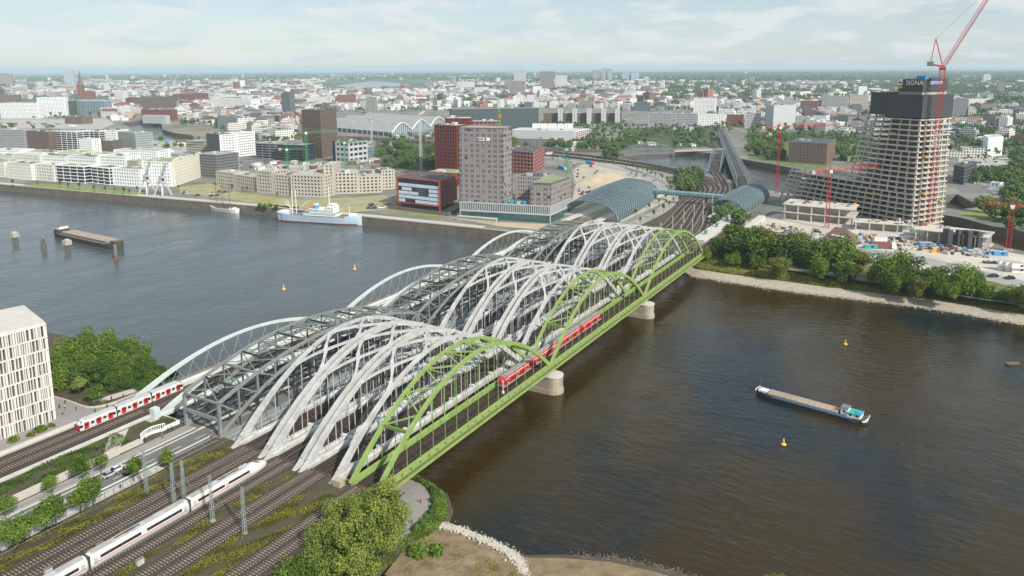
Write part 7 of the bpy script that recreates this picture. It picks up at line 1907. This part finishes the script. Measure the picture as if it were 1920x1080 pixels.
for i, (m_, pg) in enumerate(LOTS): struct(flat('open_lot', px(pg), 7.012 + .001 * (i % 3), m_))
SHED = [((655, 268), (740, 330), 26), ((480, 306), (560, 318), 10), ((560, 305), (640, 330), 12), ((1040, 262), (1110, 276), 8), ((1180, 268), (1330, 276), 12), ((1250, 232), (1300, 246), 22), ((1800, 288), (1915, 325), 9), ((1420, 250), (1470, 262), 6), ((1790, 232), (1915, 262), 12), ((5, 226), (190, 238), 14), ((270, 268), (350, 286), 8), ((1565, 296), (1610, 306), 5), ((955, 278), (1040, 292), 5)]
for (x0, y0), (x1, y1), n in SHED:
    for _ in range(n):
        p = at(random.uniform(x0, x1), random.uniform(y0, y1)); a_ = .3 + random.choice((0, PI / 2)) + random.uniform(-.15, .15); m_ = random.choice(('white_paint', 'light_grey', 'brick_red', 'mid_grey', 'bright_blue', 'beige_wall', 'white_wall')); sx, sy, h_2 = random.uniform(5, 14), random.uniform(4, 8), random.uniform(2.8, 5)
        t = thing('low_shed', 'low ' + m_.replace('_', ' ').replace(' paint', '').replace(' wall', '') + ' shed ' + near(p.x, p.y), 'shed', p, 'low sheds of the waterfront yards')
        MB().box(p.x, p.y, CITYZ - .2, sx, sy, h_2, a_).build('wall', m_, t); MB().box(p.x, p.y, CITYZ + h_2 - .2, sx + .6, sy + .6, .35, a_).build('roof', random.choice(('roof_pale', 'roof_grey', 'roof_tile', 'light_grey')), t)
        MB().box(p.x - sx * .5 * math.cos(a_), p.y - sx * .5 * math.sin(a_), CITYZ, .2, 1.6, 2.1, a_).build('door', 'dark_grey', t)
for i in range(60):
    z_2 = random.choice((((500, 320), (735, 352)), ((400, 302), (480, 316)), ((340, 354), (440, 368)), ((690, 384), (740, 392)), ((960, 284), (1060, 298))))
    p = at(random.uniform(z_2[0][0], z_2[1][0]), random.uniform(z_2[0][1], z_2[1][1]), 7.06); c_ = random.choice(cols); car(p, random.random() * 3, c_, c_ + ' car on the building lots ' + near(p.x, p.y), 'cars on the building lots', False, 1.3)
# ------------------------------------------------------------------ the city beyond
from mathutils import noise as mnoise
PAL = [(232, 230, 222), (222, 216, 204), (206, 200, 190), (186, 186, 184), (168, 164, 158), (150, 100, 84), (132, 108, 94), (112, 116, 120), (214, 188, 160), (240, 240, 236), (178, 120, 100)]
PALW = [12, 7, 5, 6, 3, 1.4, 1.6, 3, 1.5, 11, .8]
RPAL = [(200, 202, 200), (176, 178, 176), (140, 142, 144), (150, 130, 118), (108, 112, 116), (218, 218, 214), (134, 146, 122)]
PALN = ['white', 'cream', 'stone grey', 'pale grey', 'grey', 'red brick', 'brown', 'slate grey', 'sandy', 'bright white', 'rosy brick']
def citybox(foot_c, sx, sy, h, ang, wc, rc, pitched=False, z0=CITYZ, L=None, top=None):
    """walls and roof with their own colours; returns verts, faces, colours"""
    c, s = math.cos(ang), math.sin(ang); x, y = foot_c
    cor = [(x + a * sx / 2 * c - b * sy / 2 * s, y + a * sx / 2 * s + b * sy / 2 * c) for a, b in ((-1, -1), (1, -1), (1, 1), (-1, 1))]
    v = [(p[0], p[1], z0 - 1) for p in cor] + [(p[0], p[1], z0 + h) for p in cor]
    f = [(0, 1, 5, 4), (1, 2, 6, 5), (2, 3, 7, 6), (3, 0, 4, 7)]
    cl = [s2l(wc)] * 8
    o = len(v); rr = s2l(rc)
    if pitched:
        e0 = [((cor[0][0] + cor[3][0]) / 2, (cor[0][1] + cor[3][1]) / 2, z0 + h + sy * .28), ((cor[1][0] + cor[2][0]) / 2, (cor[1][1] + cor[2][1]) / 2, z0 + h + sy * .28)]
        v += [(p[0], p[1], z0 + h + .02) for p in cor] + e0; cl += [rr] * 6
        f += [(o, o + 1, o + 5, o + 4), (o + 2, o + 3, o + 4, o + 5), (o + 1, o + 2, o + 5), (o + 3, o, o + 4)]
    else:
        g = .93
        v += [(x + (p[0] - x) * g, y + (p[1] - y) * g, z0 + h - .6) for p in cor] + [(x + (p[0] - x) * g, y + (p[1] - y) * g, z0 + h) for p in cor]
        cl += [rr] * 4 + [s2l(wc)] * 4
        f += [(o, o + 1, o + 2, o + 3)] + [(4 + i, 4 + (i + 1) % 4, o + 4 + (i + 1) % 4, o + 4 + i) for i in range(4)] + [(o + 4 + i, o + 4 + (i + 1) % 4, o + (i + 1) % 4, o + i) for i in range(4)]
    return v, f, cl
def units_on(cx_, cy_, sx, sy, h, ang, k, wc):
    out = MB(); out.c = []
    for _ in range(k):
        u, v = random.uniform(-.32, .32) * sx, random.uniform(-.3, .3) * sy; c, s = math.cos(ang), math.sin(ang)
        out.box(cx_ + u * c - v * s, cy_ + u * s + v * c, CITYZ + h - .7, random.uniform(.12, .3) * sx, random.uniform(.15, .35) * sy, random.uniform(1.8, 4), ang); out.c += [s2l(random.choice(RPAL))] * 8
    return out
# no-build zones in map pixels: (x0, x1, lowest allowed row)
ZON = [(0, 60, 186), (60, 200, 181), (200, 262, 226), (262, 340, 182), (340, 400, 236), (400, 482, 246), (482, 560, 264), (560, 640, 210), (640, 842, 206), (842, 1020, 202), (1020, 1170, 203), (1170, 1330, 209), (1330, 1430, 222), (1430, 1500, 238), (1500, 1640, 255), (1640, 1790, 260), (1790, 1920, 300)]
def allowed(x, y, m=0):
    for a, b, lim in ZON:
        if a <= x < b: return y < lim - m
    return x < 0 and y < 190 or x >= 1920 and y < 290
def in_view(x, y): return -60 < x < 1980 and y > 128.8
NB = MB(); NB.c = []; TP = []
nbld = 0; ntree = 0
cand = []
ga = R(17)
for s_, d0, d1_ in ((44, 500, 2600), (74, 2600, 6200), (200, 6200, 17000)):
    n = int(d1_ / s_) + 2; ca, sa = math.cos(ga), math.sin(ga)
    for i in range(-n, n):
        for j in range(-n, n):
            gx_, gy_ = (i + random.uniform(-.22, .22)) * s_, (j + random.uniform(-.22, .22)) * s_
            x = CAM[0] + gx_ * ca - gy_ * sa; y = CAM[1] + gx_ * sa + gy_ * ca
            v = np.array([x - CAM[0], y - CAM[1], CITYZ - CAM[2]]); dist = math.hypot(v[0], v[1])
            if not (d0 <= dist < d1_) or v @ FW < 100: continue
            u, w_ = pr(x, y, CITYZ)
            if not in_view(u, w_) or not allowed(u, w_): continue
            if 600 < u < 800 and 149 < w_ < 169: continue      # lake
            if 225 < u < 362 and 222 < w_ < 264: continue      # harbour basin
            cand.append((dist, x, y, u, w_, s_))
cand.sort()
for dist, x, y, u, w_, s_ in cand:
    g = mnoise.noise((x * .0016, y * .0016, 3.3)) + .55 * mnoise.noise((x * .006, y * .006, 8.1))
    green = g + (.46 if u > 1250 and w_ < 235 else 0) + (.45 if u > 1700 else 0) - (.2 if u < 700 else 0) + (.34 if w_ < 152 else 0) + (.12 if w_ < 175 else 0) + (.22 if w_ < 141 else 0) + (.5 if 1170 < u < 1330 and 205 < w_ < 262 else 0)
    if green > .30:
        k = 6 if s_ < 60 else (7 if s_ < 110 else 12)
        for _ in range(k): TP.append((dist, x + random.uniform(-.5, .5) * s_, y + random.uniform(-.5, .5) * s_, random.uniform(.8, 1.5) * (1 if s_ < 60 else 1.25 if s_ < 110 else 2.6)))
        if random.random() > .22: continue
    if random.random() < .14 and s_ < 110:
        for _ in range(4): TP.append((dist, x + random.uniform(-.5, .5) * s_, y + random.uniform(-.5, .5) * s_, random.uniform(.6, 1.1)))
        continue
    ci = random.choices(range(len(PAL)), PALW)[0]; wc = PAL[ci]
    big = random.random() < .2
    sx = s_ * random.uniform(.55, .95); sy = s_ * random.uniform(.28, .62); h = random.choice((9, 12, 14, 16, 18, 18, 21)) * random.uniform(.85, 1.15)
    if s_ > 60: sx *= .8; sy *= .6
    if s_ > 150: sx = random.uniform(40, 120); sy = random.uniform(20, 40); h *= .9
    if random.random() < .025: h *= 2.6; sx = min(sx, 34); sy = min(sy, 24)
    h = min(h, 62)
    ang = ga + (mnoise.noise((x * .0011, y * .0011, 1.0)) * 2.4) + random.choice((0, 0, PI / 2))
    pit = random.random() < .16; rc = random.choice(RPAL) if not pit else random.choice(((142, 92, 78), (112, 86, 78), (96, 98, 102), (110, 112, 114)))
    v, f, cl = citybox((x, y), sx, sy, h, ang, wc, rc, pit)
    if dist < 6200:
        for _ in range(3 if dist < 2600 else 2):
            a2 = random.random() * 6.28; TP.append((dist, x + s_ * .55 * math.cos(a2), y + s_ * .55 * math.sin(a2), random.uniform(.5, 1.05)))
    if dist < 3600 and not pit:
        k2 = random.random()
        if k2 < .45:      # set-back top storey
            v2, f2, c2_ = citybox((x, y), sx * random.uniform(.5, .8), sy * random.uniform(.5, .8), 3.4, ang, wc, rc, False, CITYZ + h)
            v2 = [(a, b, max(c, CITYZ + h - .5)) for a, b, c in v2]
        else:             # lower wing at an angle
            ox, oy = sx * random.choice((-.42, .42)), sy * .75; v2, f2, c2_ = citybox((x + ox * math.cos(ang) - oy * math.sin(ang), y + ox * math.sin(ang) + oy * math.cos(ang)), sy * .7, sy * 1.1, h * random.uniform(.55, .9), ang, wc, random.choice(RPAL), False)
        o2 = len(v); v = v + v2; f = f + [tuple(i + o2 for i in q) for q in f2]; cl = cl + c2_
    if nbld < 290 and u > -10 and u < 1930:
        nbld += 1
        where = 'left of the red tower' if u < 800 else ('between the red tower and the railway' if u < 1350 else 'right of the railway')
        far = 'nearer' if dist < 1500 else 'hazier'
        t = thing('city_block', ('%s %s %s block %s' % (sizew(h, 12, 19, ('low', 'mid-height', 'high')), PALN[ci], 'pitched-roof' if pit else 'flat-roofed', near(x, y))), 'building', (x, y, CITYZ), 'city blocks beyond the waterfront')
        b = MB(); b.c = []; b.add(v, f); b.c = cl; b.build('walls_and_roof', CITY, t)
        if not pit: q = units_on(x, y, sx, sy, h, ang, random.choice((1, 2, 3)), wc); q.build('roof_units', CITY, t, kind='stuff')
    else:
        NB.add(v, f); NB.c += cl
        if not pit and dist < 4500:
            q = units_on(x, y, sx, sy, h, ang, 1, wc); NB.add(q.v, q.f); NB.c += q.c
tag(NB.build('distant_city_blocks', CITY), 'countless small roofs and facades of the hazy distant city', 'city', kind='stuff')

# extra trees: belts that the picture shows between railway, canal and market
BELT = [((1340, 226), (1480, 250), 70), ((1480, 258), (1640, 275), 40), ((1400, 268), (1475, 300), 34), ((1566, 268), (1640, 305), 40), ((1100, 240), (1215, 262), 46), ((955, 268), (1160, 282), 26), ((480, 262), (568, 268), 20), ((640, 206), (840, 212), 40), ((300, 264), (400, 284), 14), ((0, 240), (100, 244), 14), ((1840, 395), (1925, 440), 12), ((712, 262), (815, 318), 70), ((1080, 258), (1180, 283), 30), ((1125, 272), (1185, 300), 26), ((1215, 240), (1330, 262), 60), ((1265, 250), (1350, 276), 46), ((1395, 250), (1480, 268), 40), ((1480, 238), (1640, 262), 90), ((1620, 225), (1645, 300), 24), ((1400, 252), (1470, 290), 40),
        ((1790, 205), (1920, 260), 110), ((1795, 262), (1920, 285), 40), ((1815, 325), (1920, 345), 26), ((1885, 300), (1925, 440), 50), ((338, 232), (470, 236), 60), ((270, 300), (300, 310), 4), ((1160, 255), (1215, 275), 30), ((1430, 258), (1640, 275), 60), ((845, 236), (1020, 240), 30), ((1020, 236), (1170, 242), 50), ((1270, 330), (1310, 372), 22), ((1340, 405), (1400, 425), 6), ((60, 215), (190, 226), 20)]
ind = []
for (x0, y0), (x1, y1), n in BELT:
    for _ in range(n):
        p = at(random.uniform(x0, x1), random.uniform(y0, y1)); ind.append((p.x, p.y, random.uniform(.7, 1.35)))
def pip(p, poly):
    c = False; n = len(poly)
    for i in range(n):
        a, b = poly[i], poly[(i + 1) % n]
        if (a[1] > p[1]) != (b[1] > p[1]) and p[0] < (b[0] - a[0]) * (p[1] - a[1]) / (b[1] - a[1]) + a[0]: c = not c
    return c
ind = [q for q in ind if not any(pip(q, cn) for cn in CANALS)]
ind.sort(key=lambda q: math.hypot(q[0] - CAM[0], q[1] - CAM[1]))
for i, (x, y, s) in enumerate(ind[:300]):
    u, w_ = pr(x, y, 7)
    where = 'in the park left of the red tower' if u < 830 else 'behind the canal and allotments' if u < 1400 else 'in the belt left of the concrete tower' if u < 1660 else 'among the sheds right of the concrete tower'
    put_tree(random.choice(MIDT), x, y, 6.5, s, sizew(s, .9, 1.15) + ' round green tree ' + near(x, y), 'park_tree', 'trees ' + where)
TP += [(0, x, y, s) for x, y, s in ind[300:]]
# the rest of the greenery as one mass of leaf clumps
pos, nrm, tone, siz = [], [], [], []
TP.sort()
for dist, x, y, s in TP:
    near = dist < 2600
    k = 34 if near else (16 if dist < 6200 else 12)
    p, nn, t_ = crown_points(k, 5.2 * s, 5.2 * s, 5 * s, 6.5 * min(s, 1.4), 4)
    pos.append(p + np.array([x, y, CITYZ])); nrm.append(nn); tone.append(np.clip(t_ + random.uniform(-.2, .2), 0, 1)); siz.append(np.full(k, (3.0 if near else 4.6 if dist < 6200 else 7.5) * s))
pos = np.concatenate(pos); nrm = np.concatenate(nrm); tone = np.concatenate(tone); siz = np.concatenate(siz)
pos[:, 2] = np.maximum(pos[:, 2], CITYZ + .5)
o = bpy.data.objects.new('distant_woods', leaf_cloud(pos, nrm, siz, tone, LEAF_FAR, 'distant_woods')); col.objects.link(o); tag(o, 'green tree masses between the roofs of the distant city', 'trees', kind='stuff')
print('TREES', len(TP), 'leaf quads', len(pos), 'blocks', nbld, len(NB.f))

mat('canal_bank_grass', (104, 118, 70), .95, .2, .05)
struct(flat('canal_bank', px([(1400, 262), (1480, 268), (1640, 274), (1640, 312), (1566, 300), (1545, 318), (1530, 322), (1452, 306), (1402, 298)]), 7.02, 'canal_bank_grass'))
# landmarks
def landmark(label, x, ybase, ytop, wpx, depth, wc, rc=(120, 120, 120), name='high_rise', z=None):
    p = at(x, ybase); m_ = (p - Vector(CAM)).length / F; w_ = wpx * m_; h = hgt(x, ybase, ytop)
    t = thing(name, label, 'tower', (p.x, p.y, CITYZ), 'distant landmarks'); v, f, cl = citybox((p.x, p.y), depth, w_, h, TH, wc, rc); b = MB(); b.add(v, f); b.c = cl; b.build('walls_and_roof', CITY, t)
    q = units_on(p.x, p.y, depth, w_, h, TH, 2, wc); q.build('roof_units', CITY, t, kind='stuff')
    return t
def spire(label, x, ybase, yeave, ytop, wpx, m_wall, m_roof):
    p = at(x, ybase); k = (p - Vector(CAM)).length / F; w_ = wpx * k; h1 = hgt(x, ybase, yeave); h2 = hgt(x, ybase, ytop)
    t = thing('church_spire', label, 'church', (p.x, p.y, CITYZ), 'distant landmarks'); MB().box(p.x, p.y, CITYZ, w_, w_, h1, TH).build('tower', m_wall, t)
    MB().lathe([(w_ * .62, h1), (w_ * .35, h1 + (h2 - h1) * .3), (w_ * .2, h1 + (h2 - h1) * .6), (.3, h2)], (p.x, p.y, CITYZ), 8).build('spire', m_roof, t)
    q = p + Vector((18, -w_ * 1.2, 0)); MB().box(q.x, q.y, CITYZ, w_ * 1.1, w_ * 2.2, h1 * .55, TH).build('nave', m_wall, t)
mat('copper', (130, 176, 158), .7, .1, .1)
spire('tall brown church spire on the left skyline', 153, 184, 160, 130, 8, 'brick_red', 'brick_brown'); spire('huge brown church tower cut by the left picture edge', -3, 190, 168, 128, 14, 'brick_brown', 'brick_brown'); spire('slim green copper spire above the market hall', 573, 164, 158, 148, 3, 'grey_wall', 'copper'); spire('twin-towered red brick church near the lake', 753, 170, 162, 152, 4, 'brick_red', 'brick_red'); spire('second tower of the red brick church near the lake', 757, 170, 162, 152, 4, 'brick_red', 'brick_red'); spire('small green spire left of the tree row', 445, 156, 150, 138, 3, 'grey_wall', 'copper')
for a_ in (('white hotel tower beside the church spire', 133, 165, 133, 15, 24, (196, 204, 208)), ('grey slab tower at the left edge of the skyline', 14, 162, 138, 18, 24, (170, 160, 150)), ('dark blue grey skyscraper in the centre of the skyline', 1026, 170, 134, 26, 30, (140, 130, 130)), ('white slab skyscraper right of the central one', 1052, 166, 141, 22, 24, (214, 212, 206)), ('slim white skyscraper left of the central one', 975, 176, 134, 22, 26, (196, 196, 194)), ('dark glass tower left of the central skyscraper', 972, 182, 152, 26, 26, (150, 140, 134)),
           ('left one of the twin distant towers', 1132, 152, 128, 9, 30, (170, 166, 160)), ('right one of the twin distant towers', 1143, 152, 129, 9, 30, (164, 170, 176)), ('distant slab left of the twin towers', 1117, 152, 131, 12, 30, (150, 160, 166)), ('pale distant slab right of the twin towers', 1173, 152, 136, 14, 30, (176, 184, 190)), ('second pale distant slab right of the twin towers', 1190, 152, 136, 14, 30, (176, 184, 190)), ('white hospital block near the lake', 874, 168, 153, 32, 40, (224, 222, 216)), ('white slab right of the hospital block', 898, 178, 163, 18, 24, (220, 218, 212)), ('grey tower on the right of the white slabs', 953, 166, 149, 14, 24, (150, 146, 140)),
           ('grey tower right of the central skyscrapers', 1078, 166, 149, 14, 24, (170, 172, 172)), ('white slab tower with striped balconies above the market', 602, 202, 181, 32, 26, (222, 220, 212)), ('brick slab above the market', 651, 204, 177, 30, 26, (150, 104, 92)), ('tall slab with a bright picture wall behind the market', 697, 212, 183, 18, 20, (150, 150, 146)), ('distant pale tower on the right skyline', 1848, 155, 139, 12, 24, (196, 204, 206)), ('white apartment slab left of the concrete tower', 1632, 198, 178, 18, 22, (206, 212, 216)), ('white warehouse slab right of the concrete tower', 1822, 198, 184, 32, 40, (226, 222, 214)), ('grey high block right behind the concrete tower', 1790, 222, 185, 28, 30, (120, 126, 130))):
    landmark(*a_)

# ------------------------------------------------------------------ haze
hz = bpy.data.materials.new('haze'); hz.use_nodes = True
n = hz.node_tree.nodes; l = hz.node_tree.links
for q in list(n): n.remove(q)
vo = n.new('ShaderNodeVolumePrincipled'); vo.inputs['Color'].default_value = (.74, .88, 1.0, 1); vo.inputs['Density'].default_value = 5.8e-5; vo.inputs['Anisotropy'].default_value = 0.0
ou = n.new('ShaderNodeOutputMaterial'); l.new(vo.outputs[0], ou.inputs['Volume'])
hb = MB().box(20000, 4000, -4, 90000, 100000, 200); ho = hb.build('haze', hz); tag(ho, 'thin pale summer haze over the river and the city', 'haze', kind='stuff')

# ------------------------------------------------------------------ tell look-alikes apart by their place in the row
ORD = ('first', 'second', 'third', 'fourth', 'fifth', 'sixth', 'seventh', 'eighth', 'ninth', 'tenth', 'eleventh', 'twelfth')
same = {}
for o in list(col.objects):
    if o.parent is None and 'label' in o and o.get('kind') not in ('stuff', 'structure'): same.setdefault(o['label'], []).append(o)
for lb, obs in same.items():
    if len(obs) < 2: continue
    obs.sort(key=lambda o: pr(o.location.x, o.location.y, o.location.z)[0])
    for i, o in enumerate(obs):
        n = len(obs) - 1 - i
        w_ = 'leftmost' if i == 0 else 'rightmost' if n == 0 else (ORD[i] + ' from left') if i < 12 else (ORD[n] + ' from right') if n < 12 else 'near the middle'
        o['label'] = lb + ', ' + w_
